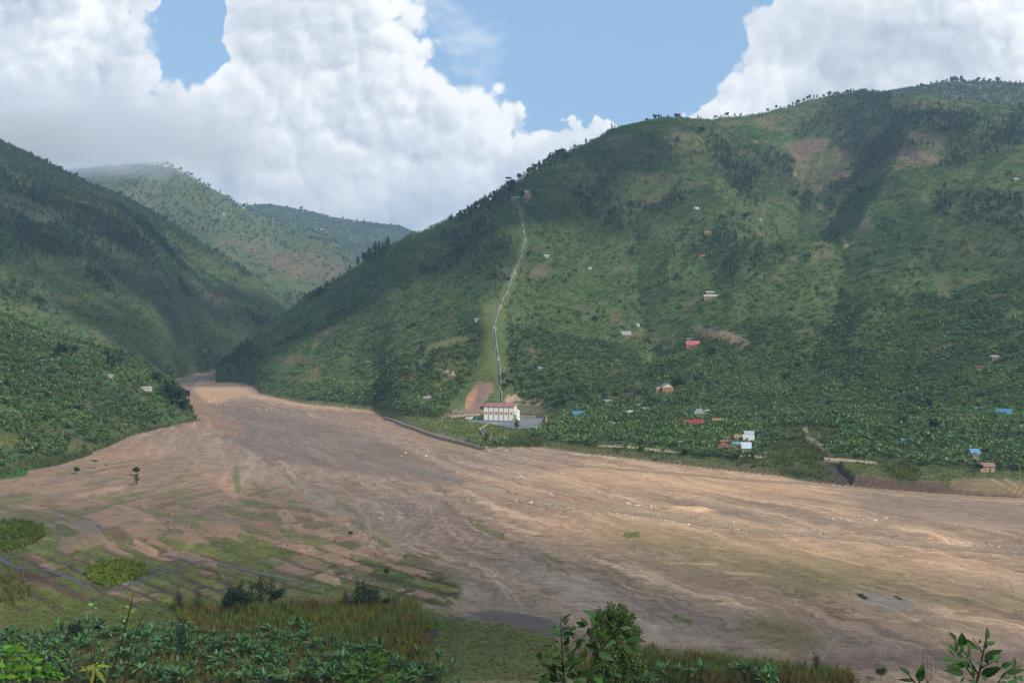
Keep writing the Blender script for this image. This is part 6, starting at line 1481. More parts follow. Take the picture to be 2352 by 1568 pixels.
for zn, x, y, H, kd, tn, lab in [((0, 1100, 1.96), 1345, 1010, 22, 'euc', 'd', 'tallest dark tree at the tip of the left spur'), ((0, 1100, 1.96), 1395, 1050, 21, 'round', 'd', 'broad dark tree at the tip of the left spur'), ((0, 1100, 1.96), 1440, 1070, 13, 'round', 'd', 'lower dark tree overhanging the riverbed at the spur tip'),
        ((0, 1100, 1.96), 1305, 960, 17, 'euc', 'd', 'dark tree on the left of the spur tip clump'), ((0, 1100, 1.96), 1490, 1085, 9, 'round', 'o', 'small olive tree nearest the river at the spur tip'), ((0, 1100, 1.96), 455, 660, 15, 'euc', 'd', 'dark tree with pale trunk behind the twin huts'), ((0, 1100, 1.96), 500, 640, 13, 'round', 'd', 'round dark tree right of the twin huts'),
        ((0, 1100, 1.96), 580, 630, 11, 'round', 'm', 'smaller tree further right of the twin huts'), ((0, 1100, 1.96), 850, 730, 17, 'euc', 'd', 'slender tree in the middle of the left spur, left one'), ((0, 1100, 1.96), 890, 760, 16, 'euc', 'd', 'slender tree in the middle of the left spur, middle one'), ((0, 1100, 1.96), 950, 740, 18, 'euc', 'o', 'slender brownish tree in the middle of the left spur'),
        ((0, 1100, 1.96), 1235, 850, 12, 'round', 'd', 'dark tree above the spur tip clump'), (Z3, 565, 465, 14, 'round', 'd', 'round dark tree alone below the middle skyline'), (Z3, 1080, 820, 17, 'round', 'd', 'broad dark tree beside the ravine'), (Z3, 1455, 815, 19, 'round', 'd', 'broad dark tree right of the ravine terraces'), (Z3, 805, 945, 14, 'round', 'd', 'single dark tree left of the ravine hut'),
        (Z2b, 1885, 670, 14, 'round', 'd', 'single round dark tree just under the skyline above the pipe'), (Z2b, 1450, 930, 15, 'euc', 'd', 'dark tree left of the grey hilltop building'), (Z2b, 1545, 968, 12, 'round', 'd', 'dark tree between the two hilltop buildings'), (Z2b, 1475, 895, 15, 'round', 'd', 'dark tree above the grey hilltop building'),
        (Z5, 330, 270, 15, 'euc', 'o', 'brownish slender tree left of the cleared slope'), (Z5, 400, 200, 14, 'euc', 'o', 'brownish tree above the striped brown roof'), (Z5, 1235, 480, 9, 'round', 'm', 'bushy tree right of the lowest anchor block'), (Z5, 1215, 350, 8, 'round', 'm', 'bushy tree on the right of the pipe higher up'), (Z5, 1280, 420, 8, 'round', 'd', 'dark bush tree right of the pipe'),
        (Z5, 1370, 930, 10, 'young', 'd', 'dark feathery conifer like tree before the digger'), (Z5, 1010, 1110, 9, 'young', 'd', 'dark young tree at the mouth of the outlet channel'), (Z5, 1030, 1050, 7, 'young', 'm', 'green young tree just above the outlet mouth'), (Z5, 1095, 1125, 5, 'round', 'd', 'dark bush at the outlet mouth'), (Z5, 1900, 680, 10, 'round', 'd', 'dark tree where the drain meets the bananas'),
        (Z6, 1060, 440, 13, 'round', 'd', 'dark round tree below the long pale red roof'), (Z6, 790, 740, 12, 'round', 'd', 'dark tree right of the two storey brick house'), (Z6, 745, 720, 10, 'round', 'd', 'dark tree touching the two storey brick house'), (Z6, 1900, 560, 10, 'round', 'd', 'dark tree by the stream gully in the plantation'), (Z6, 1800, 660, 9, 'round', 'd', 'dark tree left of the stream gully'),
        (Z7, 1245, 560, 9, 'round', 'd', 'dark green tree in the right plantation, upper one'), (Z7, 1300, 780, 9, 'round', 'd', 'dark green tree in the right plantation, lower one'), (Z7, 1000, 740, 9, 'round', 'o', 'olive tree in the right plantation'), (Z7, 1730, 1180, 6, 'round', 'd', 'clipped dark bush left of the rusty roof'), (Z7, 440, 400, 9, 'euc', 'd', 'slim dark tree in the plantation above the gully'),
        (Z1, 1295, 122, 5.5, 'round', 'd', 'dark tree alone on the sandbank, upper of two'), (Z1, 1285, 205, 6.5, 'young', 'd', 'dark slim tree alone on the sandbank, lower of two'), (Z1, 728, 102, 4.2, 'round', 'd', 'small round tree on the ploughed sandbank'), (Z1, 898, 48, 5, 'flat', 'o', 'small spreading tree on the upper sandbank'), (Z1, 1000, 58, 3.0, 'flat', 'o', 'low brown shrub on the upper sandbank'),
        (Z1, 1690, 1395, 6.6, 'young', 'd', 'left one of two slim young trees on the near bank'), (Z1, 1870, 1420, 7.4, 'young', 'o', 'right one of two slim young trees on the near bank'), (Z1, 2180, 1440, 7, 'round', 'd', 'dark bush tree leftmost of the near dark clump'), (Z1, 2260, 1440, 9, 'round', 'd', 'taller dark tree in the near dark clump'),
        (Z2, 90, 1390, 7.5, 'round', 'd', 'dark bush tree before the near dark clump'), (Z2, 150, 1310, 7.5, 'young', 'd', 'spiky dark tree in the near dark clump'), (Z2, 250, 1320, 8, 'young', 'd', 'pointed dark tree in the middle of the near clump'), (Z2, 335, 1330, 9.5, 'young', 'd', 'tallest pointed tree of the near clump'), (Z2, 430, 1330, 9, 'young', 'm', 'green pointed tree right in the near clump'),
        (Z2, 495, 1340, 6, 'round', 'd', 'small dark bush ending the near clump on the right'), (Z2, 1250, 1360, 9, 'young', 'd', 'dark bamboo like tree beside the lower stream'), (Z2, 1310, 1370, 9, 'young', 'm', 'green bamboo like tree beside the lower stream'), (Z2, 1370, 1375, 8, 'young', 'd', 'dark tree at the lower stream, third from the left'), (Z2, 1430, 1360, 7.5, 'young', 'm', 'bushy tree at the right of the stream clump'),
        (Z2, 1130, 1380, 6, 'young', 'd', 'short bush left of the stream clump'), (Z2, 1505, 1375, 3.6, 'round', 'd', 'low bush right of the stream clump'), (Z2, 1182, 690, 2.4, 'round', 'd', 'tiny dark bush on the fields by the diggers'), (Z2, 1520, 1055, 2.4, 'round', 'd', 'tiny dark bush on the green bank'),
        ((3100, 2300, 2.361), 390, 905, 5.2, 'young', 'd', 'dark conical tree at the lower right bank'), ((3100, 2300, 2.361), 1003, 985, 3.6, 'round', 'm', 'small pale tree at the lower right bank'), ((0, 2300, 2.352), 722, 640, 6, 'round', 'd', 'dark tree standing in the near bananas, left'), ((0, 2300, 2.352), 1712, 790, 9.5, 'euc', 'm', 'leafy green tree in the near bananas, right'),
        ((0, 2300, 2.352), 945, 560, 3.6, 'round', 'd', 'small dark bush behind the near bananas'), ((0, 2300, 2.352), 2030, 780, 4, 'round', 'd', 'dark bush beside the reeds in front')]:
    px_, py_ = zp(x, y, zn); place_tree(kd, H, ground(px_, min(py_, 681)), lab, None, tn, leafk=.5 if py_ > 560 else 1.0)
# thin trees of the hedge on the bank left of the station
for k, (x, y) in enumerate([(110, 755), (150, 765), (185, 770), (235, 772), (275, 778), (300, 782), (345, 785), (385, 790), (420, 795), (60, 745), (90, 750), (130, 760)]):
    place_tree('young', random.uniform(5, 7.5), ground(*zp(x, y + 5, Z5)), 'yellow green sapling in the hedge left of the station lawn', 'hedge of saplings left of the lawn', 'o')
for x, y in [(200, 830), (320, 870), (350, 850), (400, 930), (440, 960), (510, 950), (575, 960), (590, 930), (650, 920), (690, 930), (760, 910), (800, 960), (850, 980), (910, 1000), (940, 970), (700, 1000), (640, 980), (560, 1000), (480, 930), (770, 1010), (870, 1050), (1100, 1010), (1210, 1030), (1180, 980), (1290, 1000)]:
    place_tree('young', random.uniform(1.2, 2.6), ground(*zp(x, y, Z5)), 'young bush planted on the lawn below the station', 'young bushes on the station lawn', 'o' if random.random() < .6 else 'm')

# tall eucalyptus in front, its foot on the slope below the camera
bx, by = 616.5, 150.0
e0 = Vector(((bx - 512) / FPX * by, by, 0)); e0.z = float(z_at(e0.x, e0.y)); eH = 150 * R_(600) - e0.z
r = np.random.default_rng(77); er = empty('eucalyptus_tree', tuple(e0), 0, 'tall leafy olive green eucalyptus rising in the foreground centre', 'tree')
zt = lambda py: 150 * R_(py) - e0.z; mx = lambda px: (px - bx) / FPX * 150
lob = [(mx(615), 0, zt(612), 1.9, 1.9, 1.7), (mx(603), .4, zt(618), 1.6, 1.6, 1.6), (mx(622), -.2, zt(619), 1.9, 1.8, 1.8), (mx(632), .3, zt(634), 1.7, 1.8, 2.0), (mx(599), -.4, zt(634), 1.5, 1.6, 2.2), (mx(616), .2, zt(640), 2.3, 2.2, 2.4), (mx(630), 0, zt(652), 2.0, 2.0, 2.2),
       (mx(602), .3, zt(655), 2.0, 2.0, 2.4), (mx(618), -.6, zt(664), 2.4, 2.2, 2.4), (mx(634), .5, zt(668), 1.7, 1.8, 2.0), (mx(604), 0, zt(678), 2.0, 2.0, 2.4), (mx(622), .4, zt(688), 2.2, 2.2, 2.4), (mx(612), 0, zt(704), 2.4, 2.2, 2.8), (mx(606), .8, zt(722), 2.0, 2.0, 2.4)]
n_l = 24000; idx = r.integers(0, len(lob), n_l); lb = np.array(lob)[idx]; d = r.normal(size=(n_l, 3)); d /= np.linalg.norm(d, axis=1)[:, None]
# drooping sprays: points cluster round ~420 twig tips
tips = r.integers(0, 420, n_l); tl = np.array(lob)[r.integers(0, len(lob), 420)]; td = r.normal(size=(420, 3)); td /= np.linalg.norm(td, axis=1)[:, None]; tp = tl[:, :3] + td * (r.random((420, 1)) ** .35) * tl[:, 3:6]
P = tp[tips] + r.normal(size=(n_l, 3)) * np.array((.26, .26, .34)) + np.array((0, 0, -.2))
dn = np.stack([r.normal(0, .45, n_l), r.normal(0, .45, n_l), -np.ones(n_l)], 1); dn /= np.linalg.norm(dn, axis=1)[:, None]; sd = np.cross(dn, r.normal(size=(n_l, 3))); sd /= np.linalg.norm(sd, axis=1)[:, None]
ln = r.uniform(.26, .52, n_l)[:, None]; wd = ln * .24
vv = np.stack([P, P + dn * ln * .45 - sd * wd, P + dn * ln, P + dn * ln * .45 + sd * wd], 1).reshape(-1, 3)
tn_ = (r.uniform(.6, 1.4, n_l) * np.clip(.75 + .35 * r.random(420)[tips], 0, 2))[:, None] * np.array((.095, .145, .030))[None]
link(bpy.data.objects.new('crown', np_mesh('crown', vv, np.arange(4 * n_l).reshape(-1, 4), M_TREE, np.repeat(tn_, 4, 0))), er)
parts = []
v, q = tube([(0, 0, -1), (mx(614), 0, zt(720)), (mx(613), .1, zt(672)), (mx(614), .1, zt(640)), (mx(615), 0, zt(606))], [.34, .25, .17, .11, .03], 8); parts.append((v, q, 1))
for lx in lob: v, q = tube([(mx(613.5), 0, lx[2] - 2.6), ((mx(613) + lx[0]) / 2, lx[1] / 2, lx[2] - .9), (lx[0], lx[1], lx[2] + .5)], [.09, .06, .015], 5); parts.append((v, q, 1))
for t_ in tp[::2]: c_ = np.array(lob)[np.argmin(np.linalg.norm(np.array(lob)[:, :3] - t_, axis=1)), :3]; v, q = tube([tuple(c_ - np.array((0, 0, .8))), tuple((c_ + t_) / 2), tuple(t_)], [.03, .018, .008], 3); parts.append((v, q, 1))
v, q, k = merge(parts); link(bpy.data.objects.new('trunk', np_mesh('trunk', v, q, M_PALEBARK, smooth=True)), er)

# ------------------------------------------------------------------ foreground shrubs with big toothed leaves
def leaf_mesh(L, W, seed, col, fold=.25, curl=.25, teeth=True):
    """leaf along +X, folded at the midrib, toothed edge"""
    r = np.random.default_rng(seed); n = 13; xs = np.linspace(0, 1, n); v = []; q = []; c = []
    for i, x in enumerate(xs):
        w = W * (math.sin(math.pi * x ** .72) ** .85) * (1 - .15 * x) if 0 < x < 1 else 0.0005
        tooth = (1 + (.10 if i % 2 else -.05)) if teeth else 1
        z = -curl * L * x * x * .8
        for s_, f in ((-1, tooth), (-.5, 1), (0, 1), (.5, 1), (1, tooth)):
            rib = .018 * L * math.sin(i * 3.1) * abs(s_)
            v.append((x * L, s_ * w * f, z + abs(s_) * w * fold + rib)); t = (1.28 if s_ == 0 else 1.0) * (1 + .22 * ((i % 2) * 2 - 1) * (abs(s_) > .2)); c.append(tuple(np.array(col) * t))
        if i:
            for k in range(4): b = 5 * i; q.append([b - 5 + k, b - 4 + k, b + 1 + k, b + k])
    return v, q, c


M_LEAFNEAR = mat_leaf('broad_leaf', .6, .28, .22)
M_STEM = mat_plain('stem_brown', (.035, .02, .015), .7)


def shrub(name, zone, dist, stems, leaves, label, cat, col, rootpx, wr=.24, stem_r=.0065, seed=1):
    r = random.Random(seed)
    W_ = lambda x, y, dd=0: Vector(((zp(x, y, zone)[0] - 512) / FPX * (dist + dd), dist + dd, (dist + dd) * R_(zp(x, y, zone)[1])))
    rt = W_(*rootpx); base = Vector((rt.x, dist, float(np.interp(dist, [0, 3, 10, 60], [-1.7, -2.2, -6.2, -29]))))
    root = empty(name, tuple(base), 0, label, cat)
    mb = MB(); sd = 0
    for st in stems:
        sd += 1; dd = r.uniform(-.25, .25)
        P = [W_(x, y, dd * (i / max(len(st) - 1, 1))) - base for i, (x, y) in enumerate(st)]
        if st[0][1] > 985: P = [Vector((rt.x - base.x + (P[0].x - (rt.x - base.x)) * .3, 0, -.1))] + P
        n = len(P); mb.tube([tuple(p) for p in P], [stem_r * (1 - .75 * i / (n - 1)) * (1.6 if st[0][1] > 985 else 1) for i in range(n)], 6)
    mb.build('stem', M_STEM, root, smooth=True)
    for i, lf in enumerate(leaves):
        x0, y0, x1, y1 = lf[:4]; ww = lf[4] if len(lf) > 4 else wr; pl = math.hypot(x1 - x0, y1 - y0) / zone[2] / 4 / FPX * dist; dd = r.uniform(-.12, .12)
        a = W_(x0, y0, dd); b = W_(x1, y1, dd + r.uniform(-.55, .35) * pl); dv = b - a; L = dv.length * 1.04
        xx = dv.normalized(); up = Vector((r.uniform(-.5, .5), r.uniform(-.95, -.35), r.uniform(.25, 1))).normalized(); yy = up.cross(xx).normalized(); zz = xx.cross(yy)
        t = r.uniform(.6, 1.35); cc = tuple(np.array(col) * t * np.array((r.uniform(.8, 1.3), 1, r.uniform(.7, 1.2))))
        v, q, c = leaf_mesh(L, L * ww * r.uniform(.9, 1.15), i, cc, r.uniform(.1, .45), r.uniform(.05, .3))
        o = link(bpy.data.objects.new('leaf', np_mesh('leaf', v, q, M_LEAFNEAR, np.array(c), smooth=True)), root)
        o.matrix_local = Matrix.Translation(a - base) @ Matrix((xx, yy, zz)).transposed().to_4x4()
    return root


ZC = (1900, 2300, 2.352)
stemsC = [[(842, 1014), (832, 880), (822, 740), (812, 560), (803, 380)], [(830, 860), (790, 750), (745, 640), (715, 570)], [(830, 1000), (760, 950), (690, 890), (640, 810), (555, 750)], [(1060, 1014), (1100, 860), (1130, 740), (1148, 560), (1152, 400)], [(1115, 800), (1200, 680), (1300, 550), (1390, 430), (1430, 385)],
          [(838, 860), (900, 770), (960, 680), (1050, 620)], [(1130, 740), (1260, 690), (1390, 640), (1450, 595)], [(1140, 640), (1080, 540), (1050, 450)], [(930, 590), (890, 500), (870, 460)], [(880, 900), (960, 800), (1040, 720), (1040, 640)], [(950, 1014), (1000, 940), (1080, 900)], [(1380, 1014), (1390, 960), (1370, 900)]]
leavesC = [(815, 440, 885, 350, .2), (840, 460, 880, 395, .3), (1150, 390, 1015, 322, .2), (1155, 395, 1240, 325), (1150, 440, 1085, 390, .3), (1060, 470, 1000, 395, .18), (1050, 470, 950, 435, .22), (1385, 420, 1520, 380, .22), (1390, 410, 1420, 370, .3), (815, 500, 675, 500, .2), (810, 510, 900, 480), (820, 560, 945, 540, .22),
           (815, 590, 735, 530, .22), (830, 600, 880, 560, .2), (830, 655, 880, 580, .32), (760, 600, 785, 640, .3), (950, 480, 890, 510, .3), (1040, 470, 960, 480, .25), (1120, 520, 1060, 560, .3), (1090, 500, 1040, 550, .35), (1280, 560, 1250, 600, .4), (1250, 540, 1330, 590, .45), (1360, 490, 1480, 480, .22), (1340, 510, 1420, 480, .28),
           (1440, 590, 1600, 600, .2), (1400, 580, 1340, 560, .35), (1330, 640, 1260, 600, .25), (1300, 640, 1180, 690, .2), (1395, 650, 1515, 745, .22), (1145, 720, 1040, 630, .28), (1160, 720, 1310, 790, .2), (1120, 760, 1100, 860, .3), (1050, 610, 910, 600, .2), (960, 680, 1000, 600, .3), (1000, 650, 930, 690, .2), (740, 680, 655, 655, .2),
           (760, 700, 810, 740, .3), (680, 780, 710, 700, .33), (600, 780, 560, 720, .3), (560, 750, 475, 765, .18), (590, 770, 620, 720, .35), (660, 850, 600, 790, .25), (700, 900, 650, 830, .35), (720, 920, 740, 830, .35), (840, 860, 990, 750, .22), (880, 790, 930, 700, .26), (830, 800, 720, 780, .25), (840, 900, 745, 840, .22),
           (845, 900, 900, 860, .3), (830, 960, 640, 940, .2), (860, 930, 980, 960, .22), (1000, 940, 1130, 880, .2), (1010, 950, 960, 890, .3), (980, 990, 900, 940, .2), (1050, 980, 960, 970, .3), (1385, 950, 1290, 915, .2), (1385, 960, 1490, 930, .22), (1370, 910, 1390, 870, .3), (700, 980, 600, 1000, .3), (760, 1000, 680, 960, .3), (1040, 710, 1000, 800, .3),
           (930, 830, 1010, 800, .22), (870, 720, 850, 650, .3), (1190, 560, 1260, 500, .28), (1170, 520, 1210, 560, .3), (1210, 1000, 1120, 960, .25), (870, 1010, 800, 960, .3), (920, 1010, 1000, 990, .25)]
shrub('leafy_shrub', ZC, 7.0, stemsC, leavesC, 'dark green shrub with toothed leaves in the foreground centre, before the eucalyptus', 'shrub', (.026, .068, .014), (840, 1014), seed=4)
ZR = (3100, 2300, 2.361)
stemsR = [[(1900, 1018), (1935, 900), (1955, 780), (1975, 690), (1990, 600), (2003, 500)], [(1920, 930), (1860, 830), (1790, 720), (1730, 640), (1650, 550)], [(1880, 960), (1800, 860), (1760, 830)], [(1945, 870), (2040, 820), (2110, 780)], [(2100, 1018), (2160, 930), (2240, 870), (2330, 850)], [(1960, 730), (1920, 660), (1880, 610)],
          [(1330, 1018), (1290, 970), (1250, 920)], [(1360, 1018), (1370, 960)]]
leavesR = [(2000, 600, 2010, 490, .3), (2000, 650, 2085, 620, .22), (1985, 690, 2000, 600, .2), (1770, 660, 1765, 545, .3), (1710, 610, 1645, 530, .2), (1770, 610, 1935, 695, .18), (1700, 720, 1710, 620, .25), (1700, 760, 1630, 690, .2), (1680, 700, 1640, 650, .25), (1740, 730, 1780, 660, .25), (1720, 790, 1560, 780, .14), (1770, 780, 1710, 720, .25), (1800, 780, 1840, 670, .28),
           (1980, 790, 2130, 690, .24), (1870, 790, 1780, 770, .2), (1900, 910, 1720, 780, .16), (1790, 850, 1620, 850, .2), (1830, 870, 1790, 800, .3), (1780, 920, 1605, 890, .14), (1950, 940, 2130, 870, .24), (1960, 940, 2000, 1000, .4), (1870, 945, 1870, 870, .35), (2100, 820, 2050, 750, .3), (2070, 800, 2125, 735, .3), (2140, 860, 2240, 820, .22), (2250, 860, 2260, 765, .28), (2180, 920, 2350, 880, .2),
           (2120, 960, 2250, 945, .14), (2270, 1000, 2260, 935, .35), (2290, 960, 2350, 990, .35), (1900, 1000, 1830, 985, .25), (1750, 1000, 1790, 950, .2), (1880, 600, 1870, 590, .4), (1930, 640, 1940, 600, .25), (1360, 1000, 1395, 840, .26), (1270, 935, 1175, 855, .2), (1310, 990, 1165, 975, .13), (2010, 830, 1980, 760, .25), (2130, 870, 2040, 880, .25), (2300, 1010, 2200, 1000, .2), (1960, 830, 1900, 820, .22), (2200, 1018, 2120, 1000, .2)]
shrub('leafy_shrub', ZR, 6.5, stemsR, leavesR, 'green shrub with long toothed leaves at the lower right corner', 'shrub', (.030, .085, .020), (1900, 1018), seed=5)


def whorl(x, y, s, n=6, up=.4, k=1.0):
    out = []
    for i in range(n):
        a = 2 * math.pi * i / n + random.uniform(-.4, .4); out.append((x, y, x + math.cos(a) * s * random.uniform(.75, 1.1), y - up * s * .45 - math.sin(a) * s * .5 * random.uniform(.8, 1.2), .24))
    return out


random.seed(31)
ZL = (0, 2300, 2.352)
lv = whorl(135, 690, 125, 7) + whorl(310, 795, 110, 6) + whorl(90, 750, 70, 4) + whorl(130, 790, 60, 4)
for x, y, s_ in [(40, 860, 90), (120, 880, 95), (200, 870, 90), (300, 860, 95), (400, 880, 80), (60, 950, 100), (160, 960, 110), (260, 950, 95), (350, 940, 95), (440, 940, 85), (520, 930, 90), (580, 960, 80), (20, 1010, 90), (480, 870, 60)]: lv += whorl(x, y, s_, 5)
shrub('leafy_shrub', ZL, 7.5, [[(120, 1014), (128, 850), (135, 690)], [(310, 1014), (308, 900), (310, 795)], [(60, 1014), (50, 900), (40, 860)], [(440, 1014), (430, 920), (400, 880)], [(660, 1014), (600, 900), (560, 820), (510, 760)]], lv + whorl(550, 800, 60, 4) + whorl(505, 760, 40, 3), 'bright green leafy shrub in the lower left corner', 'shrub', (.075, .19, .022), (200, 1014), seed=6)
lv = []
ZM = (900, 2300, 2.352)
for x, y, s_ in [(1310, 770, 75), (1250, 790, 75), (1390, 770, 80), (1450, 790, 80), (1340, 720, 50), (1400, 740, 50), (1220, 850, 85), (1300, 850, 80), (1380, 850, 85), (1450, 860, 75), (1170, 920, 90), (1260, 920, 90), (1350, 930, 85), (1600, 940, 85), (1660, 930, 60), (1090, 970, 80), (1500, 930, 70), (1200, 990, 80), (1310, 1000, 80), (1590, 1000, 80)]: lv += whorl(x, y, s_, 4, .5)
shrub('leafy_shrub', ZM, 11.0, [[(1310, 1014), (1315, 880), (1312, 700)], [(1300, 940), (1230, 850), (1220, 790)], [(1320, 900), (1400, 820), (1450, 760)], [(1340, 1014), (1480, 920), (1640, 910)], [(1280, 1014), (1180, 930), (1080, 960)]], lv, 'mid green leafy shrub low in the foreground left of centre', 'shrub', (.036, .085, .018), (1310, 1014), seed=7)
shrub('flower_stalk', ZL, 6.0, [[(1010, 1014), (1080, 820), (1150, 600), (1200, 400), (1230, 300), (1255, 150)]], [(1225, 345, 1272, 310, .3), (1210, 405, 1245, 370, .25), (1185, 505, 1250, 468, .25), (1160, 560, 1185, 545, .5), (1180, 430, 1150, 415, .3), (1215, 295, 1175, 280, .3)], 'tall thin weed stalk with a few bright leaves against the fields', 'weed', (.13, .24, .05), (1010, 1014), stem_r=.005, seed=8)
shrub('flower_stalk', ZL, 6.4, [[(840, 1014), (860, 780), (870, 500), (880, 260)]], [(878, 275, 826, 262, .3), (880, 270, 925, 245, .25), (878, 290, 912, 305, .3), (860, 600, 835, 590, .3)], 'second thin weed stalk, shorter and paler', 'weed', (.12, .22, .05), (840, 1014), stem_r=.003, seed=9)
shrub('seed_head', ZL, 6.0, [[(1165, 1014), (1230, 720), (1280, 540), (1310, 450), (1365, 340)]], [(1282 + 7 * i, 535 - 15 * i, 1286 + 7 * i + (6 if i % 2 else -4), 508 - 15 * i, .13) for i in range(12)], 'dark rust red seed head on a leaning stalk', 'seed head', (.10, .018, .012), (1165, 1014), stem_r=.004, seed=10)
shrub('drooping_weed', ZL, 5.5, [[(890, 1014), (895, 900), (900, 830)], [(890, 640), (885, 760), (880, 820)]], [(905, 850, 745, 890, .16), (905, 850, 1050, 850, .16), (900, 860, 870, 980, .2), (905, 900, 1000, 1005, .2), (880, 930, 860, 1014, .3), (900, 830, 925, 810, .3), (900, 860, 920, 900, .2)], 'yellowish drooping weed with narrow leaves at the lower left', 'weed', (.15, .17, .03), (890, 1014), stem_r=.006, seed=11)
lv = []; st = []
for i in range(4):
    x = 1405 + i * 38; st.append([(1440, 1018), (x - 8 + random.uniform(-12, 12), 900 + random.uniform(-30, 30)), (x + random.uniform(-14, 14), 790 - random.uniform(0, 110))]); lv += [(x + random.uniform(-5, 5), y, x + random.uniform(-22, 22), y - random.uniform(8, 18), .12) for y in range(660, 900, 26)]
shrub('dry_weed', ZR, 8.0, st, lv, 'dry brown branching weed left of the lower right shrub', 'weed', (.13, .09, .045), (1440, 1018), stem_r=.002, seed=12)
lv = [(random.uniform(640, 830), y := random.uniform(700, 900), 0, 0) for _ in range(70)]; lv = [(a, b, a + random.uniform(-14, 14), b - random.uniform(8, 20), .25) for a, b, _, _ in lv]
shrub('dry_weed', ZL, 8.0, [[(720, 1014), (690, 860), (650, 720)], [(740, 1014), (760, 860), (765, 670)], [(730, 1014), (800, 880), (830, 760)], [(700, 1014), (700, 900)]], lv, 'dry reddish brown weed at the lower left', 'weed', (.16, .075, .045), (730, 1014), stem_r=.004, seed=13)

# ------------------------------------------------------------------ people and animals
def skin_mesh(name, joints, edges, mats_z=None, sub=1):
    me = bpy.data.meshes.new(name); me.from_pydata([j[0] for j in joints], edges, []); o = bpy.data.objects.new(name, me); COL.objects.link(o)
    md = o.modifiers.new('s', 'SKIN'); me.skin_vertices or me.attributes
    for i, j in enumerate(joints):
        rr = j[1] if isinstance(j[1], tuple) else (j[1], j[1]); me.skin_vertices[0].data[i].radius = rr
    me.skin_vertices[0].data[0].use_root = True
    o.modifiers.new('u', 'SUBSURF').levels = sub
    dg_ = bpy.context.evaluated_depsgraph_get(); new = bpy.data.meshes.new_from_object(o.evaluated_get(dg_)); bpy.data.objects.remove(o); new.name = name
    return new


def person_proto(pose, shirt, legs, seed):
    if pose == 'stand':
        J = [((0, 0, .93), (.14, .10)), ((0, 0, 1.15), (.13, .09)), ((0, 0, 1.38), (.15, .09)), ((0, 0, 1.47), .05), ((0, 0, 1.54), (.07, .08)), ((0, -.01, 1.63), (.075, .09)), ((.19, 0, 1.38), .055), ((.25, -.03, 1.12), .04), ((.27, -.12, .9), .03), ((-.19, 0, 1.38), .055), ((-.25, 0, 1.12), .04), ((-.24, -.06, .88), .03),
             ((.09, 0, .88), .09), ((.11, .03, .48), .06), ((.12, .08, .06), .04), ((.13, -.06, .03), .035), ((-.09, 0, .88), .09), ((-.10, -.05, .48), .06), ((-.12, -.02, .06), .04), ((-.13, -.16, .03), .035), ((.27, -.17, .84), .028), ((-.24, -.1, .82), .028)]
    elif pose == 'bend':
        J = [((0, .15, .88), (.14, .11)), ((0, -.05, 1.02), (.13, .10)), ((0, -.28, 1.08), (.15, .10)), ((0, -.37, 1.08), .05), ((0, -.44, 1.07), (.07, .08)), ((0, -.53, 1.03), (.075, .09)), ((.18, -.27, 1.05), .055), ((.20, -.35, .80), .04), ((.10, -.50, .60), .03), ((-.18, -.27, 1.05), .055), ((-.20, -.30, .78), .04), ((-.05, -.42, .66), .03),
             ((.1, .14, .84), .09), ((.15, .02, .46), .06), ((.18, .08, .06), .04), ((.18, -.08, .03), .035), ((-.1, .14, .84), .09), ((-.14, .05, .46), .06), ((-.18, .16, .06), .04), ((-.18, 0, .03), .035), ((.06, -.55, .55), .028), ((-.02, -.48, .62), .028)]
    else:
        J = [((0, 0, .42), (.15, .12)), ((0, -.04, .62), (.13, .10)), ((0, -.08, .84), (.15, .09)), ((0, -.09, .93), .05), ((0, -.09, 1.0), (.07, .08)), ((0, -.11, 1.09), (.075, .09)), ((.19, -.08, .84), .055), ((.24, -.22, .62), .04), ((.14, -.40, .52), .03), ((-.19, -.08, .84), .055), ((-.24, -.2, .62), .04), ((-.12, -.40, .52), .03),
             ((.1, -.04, .38), .09), ((.16, -.38, .50), .06), ((.16, -.36, .08), .04), ((.17, -.48, .03), .035), ((-.1, -.04, .38), .09), ((-.16, -.38, .50), .06), ((-.17, -.34, .08), .04), ((-.17, -.46, .03), .035), ((.1, -.46, .50), .028), ((-.08, -.46, .5), .028)]
    E = [(0, 1), (1, 2), (2, 3), (3, 4), (4, 5), (2, 6), (6, 7), (7, 8), (2, 9), (9, 10), (10, 11), (0, 12), (12, 13), (13, 14), (14, 15), (0, 16), (16, 17), (17, 18), (18, 19), (8, 20), (11, 21)]
    me = skin_mesh('body', J, E)
    sk = mat_plain('skin_dark', (.06, .035, .022), .6); sh = mat_plain('cloth_' + shirt[0], shirt[1], .9); lg = mat_plain('cloth_' + legs[0], legs[1], .9); hair = mat_plain('hair_black', (.01, .01, .01), .8)
    for m_ in (sh, lg, sk, hair): me.materials.append(m_)
    Jp = np.array([j[0] for j in J]); grp = [0, 0, 0, 2, 2, 3, 0, 0, 2, 0, 0, 2, 1, 1, 2, 2, 1, 1, 2, 2, 2, 2]
    for p in me.polygons:
        c = np.array(p.center); p.material_index = grp[int(np.argmin(np.linalg.norm(Jp - c, axis=1)))]; p.use_smooth = True
    o = empty('person', (0, 0, 0), 0, 'person', 'person'); link(bpy.data.objects.new('body', me), o)
    return o


